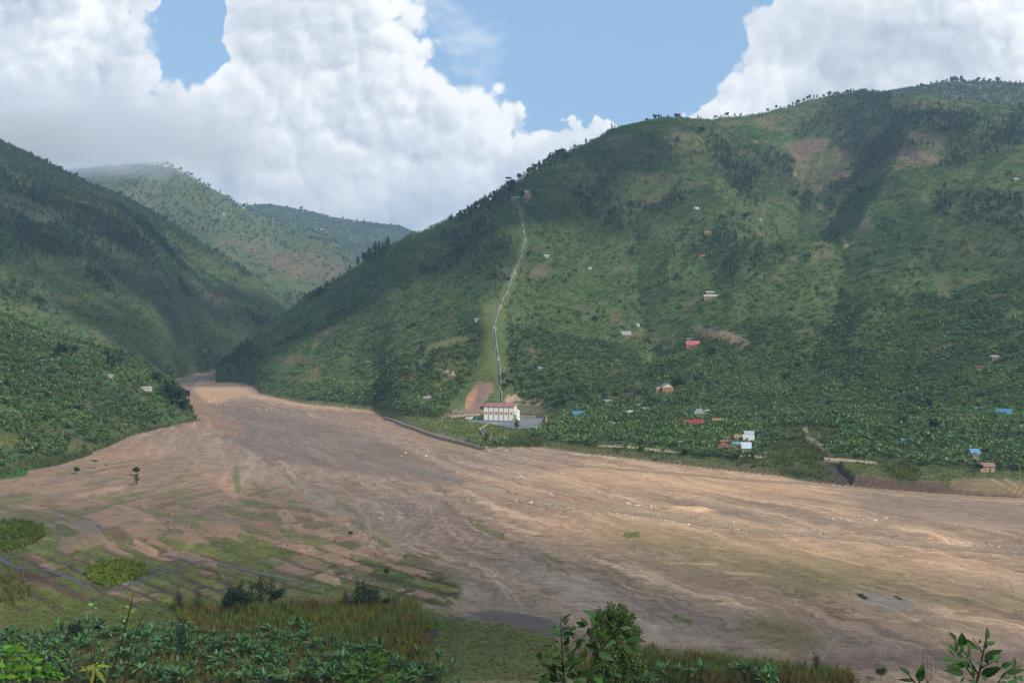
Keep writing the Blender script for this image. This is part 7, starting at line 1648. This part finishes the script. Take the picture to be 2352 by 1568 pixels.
CL = {'dark': (.03, .03, .035), 'red': (.30, .04, .04), 'blue': (.05, .09, .22), 'white': (.6, .58, .55), 'brown': (.12, .07, .05), 'pink': (.4, .15, .18), 'green': (.06, .14, .07), 'grey': (.2, .2, .2)}
PP = {}
def put_person(px, py, pose, shirt, legs, label, s_=1.0):
    k = (pose, shirt, legs)
    if k not in PP: PP[k] = [person_proto(pose, (shirt, CL[shirt]), (legs, CL[legs]), 1), False]
    o = PP[k][0] if not PP[k][1] else copy_tree(PP[k][0]); PP[k][1] = True
    g_ = ground(px, py)
    if not g_: return
    g_.z = float(z_at(g_.x, g_.y)); o.location = g_ - Vector((0, 0, .02)); o.rotation_euler = (0, 0, random.uniform(0, 6.28)); o['label'] = label; o.scale = (s_,) * 3
    return o


HOE = None
def hoe_at(o, label):
    mb = MB(); mb.tube([(0, 0, 0), (0, .9, .75)], [.02, .02], 5); mb.box(-.09, -.05, -.16, .09, -.02, .02); h = mb.build('hoe', WOODM); c = Matrix.Rotation(o.rotation_euler.z, 4, 'Z')
    h.location = o.location + c @ Vector((.02, -1.05, .12)); h.rotation_euler = (0, 0, o.rotation_euler.z); tag(h, label, 'hoe')


Zr3 = (1900, 1850, 2.138)
ppl = [(Z1, 153, 182, 'stand', 'dark', 'dark', 'person in dark clothes alone at the left end of the ploughed strip'), (Z1, 303, 218, 'bend', 'brown', 'dark', 'person in brown bending on the ploughed strip, left of three'), (Z1, 328, 203, 'stand', 'pink', 'brown', 'person in pink on the ploughed strip, middle of three'), (Z1, 365, 228, 'bend', 'white', 'dark', 'person in a white top on the ploughed strip, right of three'),
       (Z1, 840, 192, 'stand', 'dark', 'dark', 'person in dark clothes by the brown heap'), (Z1, 1408, 32, 'stand', 'dark', 'blue', 'person in dark top on the far sandbank, left of two'), (Z1, 1437, 42, 'stand', 'blue', 'dark', 'person in blue on the far sandbank, right of two'), (Z1, 1792, 142, 'stand', 'dark', 'dark', 'person standing at the left side of the earth pit'), (Z1, 1835, 138, 'bend', 'red', 'dark', 'person in red bending in the earth pit'),
       (Z1, 1866, 136, 'stand', 'dark', 'brown', 'person standing at the right side of the earth pit'), (Z1, 925, 395, 'bend', 'dark', 'grey', 'person hoeing at the end of the reddish mound'), (Z1, 1510, 196, 'bend', 'red', 'brown', 'person in red bending on the pale sand'), (Z1, 1585, 498, 'stand', 'dark', 'blue', 'person standing between the grass beds'), (Z1, 1580, 568, 'bend', 'green', 'dark', 'person in green bending in the grass'),
       (Z1, 1750, 610, 'bend', 'brown', 'dark', 'person in brown bending left of the stony patch'), (Z1, 1803, 610, 'bend', 'red', 'dark', 'person in red bending on the stony patch'), (Z1, 1595, 643, 'sit', 'dark', 'brown', 'person crouching at the fresh red earth'), (Z1, 1690, 672, 'sit', 'dark', 'dark', 'person in dark clothes sitting on the pink plot'), (Z1, 1722, 670, 'sit', 'brown', 'red', 'person in brown sitting on the pink plot'),
       (Z1, 1828, 430, 'sit', 'dark', 'grey', 'person crouching on the grey gravel'), (Z1, 2210, 252, 'stand', 'dark', 'dark', 'person in dark clothes at the top of the bare mound'), (Z1, 2257, 312, 'stand', 'brown', 'dark', 'person walking down the bare mound'),
       (Z2, 562, 402, 'stand', 'dark', 'green', 'person at the end of the long green bed'), (Z2, 562, 485, 'bend', 'dark', 'dark', 'person hoeing below the long green bed'), (Z2, 783, 470, 'stand', 'dark', 'grey', 'person in dark clothes at the corner of the brown plot'), (Z2, 1288, 706, 'bend', 'dark', 'dark', 'leftmost of three workers on the upper plot'), (Z2, 1348, 730, 'stand', 'grey', 'dark', 'middle one of three workers on the upper plot'),
       (Z2, 1372, 738, 'stand', 'dark', 'dark', 'rightmost of three workers on the upper plot'), (Z2, 1015, 766, 'stand', 'grey', 'dark', 'front one of the pair working the tan plot'), (Z2, 1037, 746, 'stand', 'dark', 'dark', 'rear one of the pair working the tan plot'), (Z2, 585, 782, 'sit', 'dark', 'dark', 'person crouching alone on the stony field'), (Z2, 768, 812, 'stand', 'red', 'brown', 'person in red standing on the orange earth heap'),
       (Z2, 1412, 884, 'stand', 'red', 'brown', 'worker in red in the middle of the long pink plot'), (Z2, 1443, 890, 'bend', 'brown', 'dark', 'worker bending beside the one in red'), (Z2, 1767, 960, 'sit', 'white', 'dark', 'person in white sitting on the green bank'), (Z2, 1203, 1008, 'bend', 'white', 'brown', 'person in a white top on the lower plots'), (Z2, 1137, 1068, 'bend', 'pink', 'dark', 'person in pink bending at the pale plot'),
       (Z2, 1130, 1090, 'sit', 'red', 'brown', 'child in red beside the person in pink'), (Z2, 1697, 1194, 'stand', 'dark', 'dark', 'dark figure at the end of the lowest beds'), (Zr3, 279, 266, 'stand', 'dark', 'dark', 'left one of three people wading in the river channel'), (Zr3, 304, 273, 'stand', 'brown', 'dark', 'middle one of three people wading in the river channel'), (Zr3, 353, 276, 'stand', 'dark', 'brown', 'right one of three people wading in the river channel'),
       (Zr3, 235, 640, 'stand', 'dark', 'dark', 'person in dark clothes on the green strip in the sand'), ((1400, 1500, 4.48), 118, 1462, 'stand', 'dark', 'dark', 'left one of two people on the wet silt'), ((1400, 1500, 4.48), 203, 1452, 'stand', 'blue', 'dark', 'right one of two people on the wet silt'), ((1400, 1500, 4.48), 1307, 893, 'stand', 'white', 'dark', 'person in white on the edge of the station lawn'),
       (Z5, 2160, 1278, 'sit', 'dark', 'brown', 'left one of three people sitting on the far shore'), (Z5, 2176, 1276, 'sit', 'red', 'dark', 'middle one of three people sitting on the far shore'), (Z5, 2194, 1275, 'sit', 'pink', 'dark', 'right one of three people sitting on the far shore')]
for i, (zn, x, y, po_, a, b, lab) in enumerate(ppl):
    o = put_person(*zp(x, y, zn), po_, a, b, lab, 1.0 if 'child' not in lab else .7)
    if o and po_ == 'bend' and i % 2 == 1: hoe_at(o, 'wooden hoe held by the ' + ' '.join(lab.replace('person ', 'one ').replace('hoeing', 'bent').split()[:10]))


def quad_proto(name, col, s_=1.0, horn=True):
    J = [((0, 0, .95), (.20, .24)), ((0, -.45, .98), (.22, .27)), ((0, -.75, 1.05), (.14, .18)), ((0, -.98, 1.22), (.09, .11)), ((0, -1.2, 1.15), (.075, .08)), ((0, .5, 1.0), (.20, .22)), ((0, .72, 1.0), (.06, .06)), ((0, .80, .6), .02), ((.15, -.55, .7), .09), ((.15, -.52, .38), .05), ((.15, -.55, .04), .045), ((-.15, -.55, .7), .09), ((-.15, -.60, .38), .05), ((-.15, -.56, .04), .045),
         ((.15, .48, .72), .11), ((.15, .62, .42), .05), ((.15, .55, .04), .045), ((-.15, .48, .72), .11), ((-.15, .58, .42), .05), ((-.15, .50, .04), .045), ((.1, -.98, 1.32), .02), ((-.1, -.98, 1.32), .02)]
    E = [(0, 1), (1, 2), (2, 3), (3, 4), (0, 5), (5, 6), (6, 7), (1, 8), (8, 9), (9, 10), (1, 11), (11, 12), (12, 13), (5, 14), (14, 15), (15, 16), (5, 17), (17, 18), (18, 19), (3, 20), (3, 21)]
    me = skin_mesh(name, [(tuple(c * s_ for c in a), (tuple(q * s_ for q in b) if isinstance(b, tuple) else b * s_)) for a, b in J], E); me.materials.append(mat_plain('hide_' + name, col, .8, noise_amt=.6, nscale=1.5)); return link(bpy.data.objects.new(name, me))


for zn, x, y, nm, col, s_, rz, lab in [(Z2, 1870, 1104, 'cow', (.06, .025, .015), 1.0, .9, 'brown cow lying edge on at the green bank'), (Z2, 1962, 1306, 'goat', (.12, .11, .10), .6, 2.0, 'black and white goat on the lower bank'), ((1900, 2300, 2.352), 252, 472, 'goat', (.02, .018, .018), .6, 1.2, 'black goat at the edge of the wet hollow')]:
    o = quad_proto(nm, col, s_); g_ = ground(*zp(x, y, zn)); g_.z = float(z_at(g_.x, g_.y)); o.location = g_; o.rotation_euler = (0, 0, rz); tag(o, lab.replace('lying edge on', 'standing'), nm)

# ------------------------------------------------------------------ boulders and gravel
def rock_mesh(seed, n=26):
    import bmesh
    r = random.Random(seed); bm = bmesh.new()
    for _ in range(n):
        v = Vector((r.gauss(0, 1), r.gauss(0, 1), r.gauss(0, 1))).normalized(); bm.verts.new((v.x * r.uniform(.8, 1.15), v.y * r.uniform(.6, .9), v.z * .55 + .25))
    bmesh.ops.convex_hull(bm, input=bm.verts); bmesh.ops.delete(bm, geom=[v for v in bm.verts if not v.link_faces], context='VERTS')
    me = bpy.data.meshes.new('boulder'); bm.to_mesh(me); bm.free(); return me


RM = mat_plain('pale_rock', (.62, .55, .47), .9, noise_amt=.2, nscale=1); RM2 = mat_plain('grey_rock', (.38, .34, .30), .9, noise_amt=.2, nscale=1)
RK = [rock_mesh(s_) for s_ in range(5)]
for i, me in enumerate(RK): me.materials.append(RM if i % 3 else RM2)
lines = [(Zr3, [(900, 330), (1120, 345), (1250, 350), (1400, 358), (1500, 372), (1600, 395)], 26, 'pale boulder in the stony line above the middle river channel'), (Zr3, [(250, 300), (450, 335), (620, 358), (800, 385), (1000, 402), (1170, 432), (1400, 470), (1650, 490), (1850, 535)], 44, 'pale boulder in the stony line below the middle river channel'),
         (Zr3, [(350, 120), (440, 122), (600, 100), (850, 80)], 14, 'white boulder on the sunlit gravel near the far shore'), (Zr3, [(1120, 290), (1160, 288)], 5, 'white boulder in the small heap on the sandy island'), ((3000, 1850, 2.146), [(680, 480), (950, 498), (1200, 490), (1320, 520), (1100, 470)], 20, 'pale boulder on the right gravel bar'),
         ((3000, 1850, 2.146), [(2050, 700), (2150, 720), (2300, 750), (2250, 790), (2352, 700)], 18, 'pale boulder in the heap at the right edge of the riverbed'), ((3000, 1850, 2.146), [(860, 680), (1000, 700), (1400, 700), (1600, 745), (1150, 755)], 16, 'pale boulder beside the right part of the river channel'),
         ((0, 1100, 1.96), [(1550, 880), (1620, 1000), (1640, 1025), (1850, 975), (1900, 985), (2050, 1050), (2300, 1100)], 22, 'white boulder on the upper riverbed'), ((3000, 1850, 2.146), [(180, 500), (300, 525), (480, 570), (560, 590), (640, 610), (120, 630)], 14, 'pale boulder at the left of the right gravel bar'), (Zr3, [(1980, 560), (2250, 580), (2200, 490), (2260, 420)], 12, 'pale boulder near the grassy stones by the gravel mound'),
         (Z5, [(20, 1250), (70, 1200), (350, 1260), (430, 1340)], 10, 'grey boulder in the stony patch below the gabion wall')]
random.seed(5)
for zn, pts, n, lab in lines:
    for k in range(n):
        i = random.randrange(len(pts) - 1) if len(pts) > 1 else 0; t_ = random.random(); x = pts[i][0] * (1 - t_) + pts[i + 1][0] * t_ + random.gauss(0, 8); y = pts[i][1] * (1 - t_) + pts[i + 1][1] * t_ + random.gauss(0, 4)
        g_ = ground(*zp(x, y, zn))
        if not g_: continue
        o = link(bpy.data.objects.new('boulder', random.choice(RK))); g_.z = float(z_at(g_.x, g_.y)); o.location = g_; s_ = .34 + .95 * random.random() ** 2.2; s_ *= min(g_.y / 520, 1.3) * .95; o.scale = (s_, s_, s_ * random.uniform(.7, 1.1)); o.rotation_euler = (0, 0, random.uniform(0, 6.28)); tag(o, lab, 'boulder', lab.replace('pale boulder', 'pale boulders').replace('white boulder', 'white boulders').replace('grey boulder', 'grey boulders'))

# ------------------------------------------------------------------ plant masses
def lobj(name, data, mat, label=None):
    v, q, k = data; o = link(bpy.data.objects.new(name, np_mesh(name, v, q, mat, k))); o['kind'] = 'stuff'; return o


ban_n = [banana_proto(200 + k, 9, 2) for k in range(6)]; ban_f = [banana_proto(300 + k, 7, 1) for k in range(4)]
P, ii, jj = scatter(BAN, 1 / 11.0, [M_, S_], 1, (240, 1080)); ok = clear_of(P); P = P[ok]
r = np.random.default_rng(3); lobj('banana_grove', instance_mesh(ban_n, P, r.uniform(.8, 1.35, len(P)), tint_of(P, BAN_COL, 31), 1), M_BANANA)
P, ii, jj = scatter(BAN, 1 / 15.0, [F_], 51, (236, 300))
lobj('banana_grove', instance_mesh([merge(banana_leaves(np.random.default_rng(730 + k), 10, 4, 1.7, 2.7, .29)) for k in range(4)], P, r.uniform(.7, 1.1, len(P)), tint_of(P, BAN_COL * np.array((.75, .88, .85)), 52, .3, .3), 51), M_BANANA); print('bananas near', len(P))
P, ii, jj = scatter(BAN, 1 / 20.0, [M_, S_, L_], 2, (1080, 2600)); ok = clear_of(P); P = P[ok]
lobj('banana_grove', instance_mesh(ban_n[:3] + ban_f, P, r.uniform(.8, 1.3, len(P)), tint_of(P, BAN_COL * .95, 32), 2), M_BANANA)
print('bananas far', len(P))
trl = [tree_lod(400 + k, 'euc' if k % 3 else 'round', 10.0, 44, 1.0) for k in range(7)]
P, ii, jj = scatter(WOOD, 1 / 42.0, [M_, S_, L_], 3, (900, 2700)); P = P[clear_of(P)]
lobj('woodland', instance_mesh(trl, P, r.uniform(.7, 1.35, len(P)), tint_of(P, (.056, .088, .042), 33, .4, .4), 3), M_TREE); print('trees', len(P))
P, ii, jj = scatter(WOOD, 1 / 75.0, [L2_, L3_, M2_], 4); P = P[P[:, 1] < 6500]
lobj('woodland', instance_mesh([tree_lod(450 + k, 'round', 10.0, 26, 1.6) for k in range(4)], P, r.uniform(.5, 1.3, len(P)), tint_of(P, (.07, .11, .045), 34, .45, .5), 4), M_TREE); print('far trees', len(P))
# shrubs and rough grass between the fields of the slopes
bush = []
for k in range(4):
    rr_ = np.random.default_rng(500 + k); bush.append(merge([crown_quads(rr_, 22, [(0, 0, .8, 1.1, 1.1, .8)], .55)]))
P, ii, jj = scatter(np.clip(1 - BAN - WOOD, 0, 1) * (1 - NOB) * (.5 + 2.2 * cont), 1 / 75.0, [M_, S_, L_, L2_], 5, (560, 3600)); P = P[clear_of(P)]
pin = np.ones(len(P), bool)
lobj('bushes', instance_mesh(bush, P, r.uniform(.4, 1.3, len(P)), tint_of(P, (.09, .14, .048), 35, .45, .6), 5), M_TREE); print('bushes', len(P))
P, ii, jj = scatter(BAN, 1 / 800.0, [M_, S_], 15, (420, 1300)); P = P[clear_of(P)]
lobj('bushes', instance_mesh(bush, P, r.uniform(1.3, 3.2, len(P)), tint_of(P, (.05, .085, .04), 36), 5), M_TREE)
tuf = [tuft_proto(600 + k) for k in range(5)]
P, ii, jj = scatter(np.clip(1 - BAN - WOOD - TALL, 0, 1) * (C[..., 1] > C[..., 0] * .8), 1 / 3.2, [M_, S_], 16, (420, 1000)); P = P[clear_of(P)]
lobj('grass', instance_mesh([tuft_proto(680 + k, 7, .7, .09, .6, .8) for k in range(4)], P, r.uniform(.5, 1.3, len(P)), tint_of(P, (.11, .14, .045), 44, .4, .6), 16), M_GRASS); print('bank grass', len(P))
P, ii, jj = scatter(TALL * sstep(-.35, .15, n_b + n_a), 1 / 1.1, [M_, S_], 6); P = P[clear_of(P)]
lobj('tall_reeds', instance_mesh(tuf, P, r.uniform(.55, 1.1, len(P)), tint_of(P, (.105, .14, .058), 37, .4, .4), 6), M_GRASS); print('reeds', len(P))
P, ii, jj = scatter(TALL, 1 / .8, [F_], 7, (236, 420))
tn = tint_of(P, (.175, .215, .065), 38, .4, .6); br = (fbm(P[:, 0] / 16, P[:, 1] / 9, 39, 4) > .08)[:, None]; tn = np.where(br, tn * np.array((1.3, .9, .9)), tn)
lobj('tall_reeds', instance_mesh([tuft_proto(620 + k, 12, 2.5, .06, .6) for k in range(5)], P, r.uniform(.6, 1.2, len(P)), tn, 7), M_GRASS); print('reeds near', len(P))
P, ii, jj = scatter(CROP * sstep(-.45, .1, n_b + .6 * n_c), 1 / .6, [F_], 8)
lobj('crop_plants', instance_mesh([tuft_proto(640 + k, 9, 1.35, .11, .35, .8) for k in range(5)], P, r.uniform(.7, 1.2, len(P)), tint_of(P, (.17, .235, .04), 40, .5, .9), 8), M_GRASS); print('crops', len(P))
gr = (C[..., 1] > C[..., 0] * .86) * (C[..., 0] < .2) * sstep(420, 380, GY)
P, ii, jj = scatter(gr * (1 - TALL), 1 / .9, [F_], 9, (236, 420))
P = P[(341 - FPX * P[:, 2] / P[:, 1] > 596) | (r.random(len(P)) < .18)]
lobj('grass', instance_mesh([tuft_proto(660 + k, 6, .5, .07, .5, .8) for k in range(4)], P, r.uniform(.5, 1.2, len(P)), tint_of(P, (.17, .22, .055), 41, .4, .7), 9), M_GRASS); print('grass', len(P))
drym = (ID == F_) * (BEDS < .05) * (WET < .2) * (PYG > 410)
P, ii, jj = scatter(drym * (.25 + sstep(.0, .5, fbm(GX / 30, GY / 30, 191, 4) + .4 * st1) * 1.5) * (PXG > 150), 1 / 34.0, [F_], 21, (240, 900))
pb = []
for k in range(4): pb.append(merge([crown_quads(np.random.default_rng(900 + k), 5, [(0, 0, .1, .22, .22, .14)], .22, 1, .6)]))
v, q, k = instance_mesh(pb, P, r.uniform(.35, 1.25, len(P)) * np.clip(P[:, 1] / 520, .7, 1.4), np.array((.50, .44, .37))[None] * r.uniform(.6, 1.25, (len(P), 1)), 21); M_PEB = mat_leaf('pebbles', .9, 0.0, .2); o = link(bpy.data.objects.new('gravel', np_mesh('gravel', v, q, M_PEB, k))); o['kind'] = 'stuff'; print('pebbles', len(P))
P, ii, jj = scatter(drym * sstep(495, 560, PYG) * (.15 + sstep(-.1, .4, fbm(GX / 24, GY / 24, 192, 4))), 1 / 30.0, [F_], 22, (240, 600))
lobj('scrub_tufts', instance_mesh([tuft_proto(960 + k, 8, .30, .05, .3, .9) for k in range(4)], P, r.uniform(.4, 1.3, len(P)), tint_of(P, (.30, .27, .15), 43, .4, .5), 22), M_GRASS); print('scrub', len(P))
# camera's own slope below the frame
P, ii, jj = scatter(np.ones_like(Z), 1.0, [C_], 10, (236, 260))

# ------------------------------------------------------------------ the near bananas, each a plant of its own
def banana_obj(seed):
    rr_ = np.random.default_rng(seed); root = empty('banana_plant', (0, 0, 0), 0, 'banana plant', 'banana plant')
    v, q, k = merge(banana_leaves(rr_, 11, 4, 1.7, 2.7, .29)); link(bpy.data.objects.new('leaves', np_mesh('leaves', v, q, M_BANANA, k * BAN_COL[None] * np.array((.8, .92, .85)), smooth=True)), root)
    v, q = tube([(0, 0, -.5), (.05, 0, 1.0), (0, 0, 2.1)], [.16, .13, .07], 6); link(bpy.data.objects.new('stem', np_mesh('stem', v, q, mat_plain('banana_stem', (.12, .13, .05), .6))), root)
    return root


BP = [banana_obj(700 + k) for k in range(6)]; bu = [False] * 6
random.seed(9); nb = 0
reg = [([(0, 640), (95, 628), (180, 632), (300, 642), (400, 655), (470, 676), (470, 690), (0, 690)], 232, 'banana plant with green arching leaves in the near lower left patch', 'banana plants in the near lower left patch'),
       ([(640, 672), (700, 668), (780, 676), (780, 690), (640, 690)], 20, 'banana plant among the reeds at the lower right of centre', 'banana plants low at the right of centre'),
       ([(225, 640), (300, 628), (330, 640), (300, 650)], 12, 'bright banana plant beside the brown reeds', 'bright banana plants by the brown reeds')]
for poly, n, lab, grp in reg:
    A = np.array(poly); k = 0; tries = 0
    while k < n and tries < 4000:
        tries += 1; x = random.uniform(A[:, 0].min(), A[:, 0].max()); y = random.uniform(A[:, 1].min(), A[:, 1].max())
        if poly_sdf(np.array([x]), np.array([y]), poly)[0] > 0: continue
        Yd = 86 / ((y - 341) / FPX + .018); X_ = (x - 512) / FPX * Yd
        v_ = random.randrange(6); o = BP[v_] if not bu[v_] else copy_tree(BP[v_]); bu[v_] = True
        o.location = (X_, Yd, float(z_at(X_, Yd))); o.rotation_euler = (0, 0, random.uniform(0, 6.28)); s_ = random.uniform(.9, 1.35); o.scale = (s_, s_, s_); o['group'] = grp; k += 1
        if n > 200:
            rows_ = 'far back row' if y < 641 else ('middle rows' if y < 662 else 'front rows')
            cols_ = 'at the left edge' if x < 60 else ('behind the bright leafy shrub' if x < 130 else ('right of the thin weed stalks' if x < 210 else ('left of the low round shrub' if x < 300 else ('behind the low round shrub' if x < 375 else 'beside the end of the reeds'))))
            o['label'] = 'banana plant of the %s %s' % (rows_, cols_)
        else: o['label'] = lab

# ------------------------------------------------------------------ unseen clouds above and behind the frame, added to shade chosen patches of the valley
def cloud_mat(den=.36):
    m = bpy.data.materials.new('shade_cloud'); m.use_nodes = True; g = NG(m.node_tree); bs = g.n['Principled BSDF']; bs.inputs['Base Color'].default_value = (.9, .9, .92, 1); bs.inputs['Roughness'].default_value = 1
    tr = g.node('ShaderNodeBsdfTransparent'); geo = g.node('ShaderNodeNewGeometry'); n = g.noise(geo.outputs['Position'], .006, 6, .6)
    lw = g.node('ShaderNodeLayerWeight'); lw.inputs[0].default_value = .35
    f = g.m('MULTIPLY', g.ramp(n, .36, .60), g.ramp(lw.outputs['Facing'], .75, .2)); f = g.m('MULTIPLY', f, den)
    mx = g.node('ShaderNodeMixShader'); g.l.new(f, mx.inputs[0]); g.l.new(tr.outputs[0], mx.inputs[1]); g.l.new(bs.outputs[0], mx.inputs[2]); g.l.new(mx.outputs[0], g.n['Material Output'].inputs[0]); return m


CM = cloud_mat(); CM2 = cloud_mat(.85)  # second one denser, to deepen the shade on the left hill
def cloud(tx, ty, tz, rx, ry, seed, lab, zc=1700.0):
    r = np.random.default_rng(seed); t_ = (zc - tz) / SUN_DIR.z; c = Vector((tx, ty, tz)) + SUN_DIR * t_
    import bmesh
    bm = bmesh.new(); bmesh.ops.create_icosphere(bm, subdivisions=5, radius=1.0); me = bpy.data.meshes.new('cloud')
    for v in bm.verts:
        d = np.array(v.co); k = 1 + .28 * float(fbm(np.array([d[0] * 2 + seed]), np.array([d[1] * 2 + d[2] * 1.7]), seed, 4)[0]); v.co = (d[0] * rx * k, d[1] * ry * k, max(d[2], -.35) * 120 * k)
    bm.to_mesh(me); bm.free(); me.materials.append(CM2 if seed in (5, 8) else CM); me.polygons.foreach_set('use_smooth', [True] * len(me.polygons)); o = link(bpy.data.objects.new('cloud', me)); o.location = c; tag(o, lab, 'cloud'); o['kind'] = 'stuff'; return c


SHADE_CLOUDS = [(-150, 330, -80, 260, 170, 1), (40, 250, -80, 260, 90, 2), (300, 1750, 330, 260, 230, 3), (900, 1700, 300, 330, 320, 4), (-480, 1750, 100, 560, 520, 5), (-250, 2250, 150, 300, 260, 8), (520, 1250, 60, 130, 90, 9), (120, 1500, 190, 150, 130, 10), (450, 330, -80, 260, 60, 6), (-60, 1420, 130, 170, 200, 7)]
for i, (tx, ty, tz, rx, ry, sd) in enumerate(SHADE_CLOUDS): cloud(tx, ty, tz, rx, ry, sd, 'unseen cloud added high above the frame to shade the valley')

# ------------------------------------------------------------------ low cloud lying on the left hilltop, then the valley haze
def low_cloud(px_, py_, Y_, rx, ry, rz_, dens, sd):
    import bmesh
    bm = bmesh.new(); bmesh.ops.create_icosphere(bm, subdivisions=4, radius=1.0); me = bpy.data.meshes.new('low_cloud'); bm.to_mesh(me); bm.free()
    m = bpy.data.materials.new('low_cloud'); m.use_nodes = True; nt = m.node_tree; nt.nodes.clear(); g = NG(nt)
    out = g.node('ShaderNodeOutputMaterial'); pv = g.node('ShaderNodeVolumePrincipled'); pv.inputs['Color'].default_value = (.96, .975, 1, 1); pv.inputs['Anisotropy'].default_value = .1
    tc = g.node('ShaderNodeTexCoord'); ln = g.node('ShaderNodeVectorMath', operation='LENGTH'); g.l.new(tc.outputs['Object'], ln.inputs[0])
    geo = g.node('ShaderNodeNewGeometry'); n = g.noise(geo.outputs['Position'], .0045, 4, .6)
    f = g.m('SUBTRACT', g.m('MULTIPLY_ADD', g.m('SUBTRACT', n, .5), 1.5, 1.0), ln.outputs['Value'])
    g.l.new(g.m('MULTIPLY', g.ramp(f, .0, .55), dens), pv.inputs['Density']); g.l.new(pv.outputs[0], out.inputs['Volume']); me.materials.append(m)
    o = link(bpy.data.objects.new('low_cloud', me)); o['kind'] = 'stuff'; o.location = ((px_ - 512) / FPX * Y_, Y_, Y_ * R_(py_)); o.scale = (rx, ry, rz_)
low_cloud(80, 132, 2700, 600, 600, 115, .0034, 1)
low_cloud(28, 136, 2080, 230, 220, 58, .006, 2)

def haze_box(x0, x1, y0, y1, z0, z1, dens, col, aniso=.2, name='haze'):
    mb = MB(); mb.box(x0, y0, z0, x1, y1, z1); m = bpy.data.materials.new(name); m.use_nodes = True; nt = m.node_tree; nt.nodes.clear()
    out = nt.nodes.new('ShaderNodeOutputMaterial'); pv = nt.nodes.new('ShaderNodeVolumePrincipled'); pv.inputs['Color'].default_value = (*col, 1); pv.inputs['Density'].default_value = dens; pv.inputs['Anisotropy'].default_value = aniso
    nt.links.new(pv.outputs[0], out.inputs['Volume']); o = mb.build(name, m); o['kind'] = 'stuff'; return o


haze_box(-3600, 3600, -60, 7200, -128, 905, HAZE_DENSITY, (.52, .75, 1.0))

# ------------------------------------------------------------------ repeats: each named by its place in its own row
ONES = ['', 'first', 'second', 'third', 'fourth', 'fifth', 'sixth', 'seventh', 'eighth', 'ninth', 'tenth', 'eleventh', 'twelfth', 'thirteenth', 'fourteenth', 'fifteenth', 'sixteenth', 'seventeenth', 'eighteenth', 'nineteenth']
TENS = {20: ('twentieth', 'twenty'), 30: ('thirtieth', 'thirty'), 40: ('fortieth', 'forty'), 50: ('fiftieth', 'fifty')}
def ordinal(n):
    if n < 20: return ONES[n]
    t_ = n // 10 * 10; return TENS[t_][0] if n == t_ else TENS[t_][1] + '-' + ONES[n - t_]


fam = {}
for o in COL.objects:
    if o.parent is None and o.get('label') and o.get('group'): fam.setdefault((o['group'], o['label']), []).append(o)
for (gp, lb), os_ in fam.items():
    if len(os_) < 2 or len(os_) > 59: continue
    os_.sort(key=lambda o: o.location.x / max(o.location.y, 1))
    for i, o in enumerate(os_): o['label'] = ' '.join((ordinal(i + 1) + ' from the left: ' + lb).split()[:16])
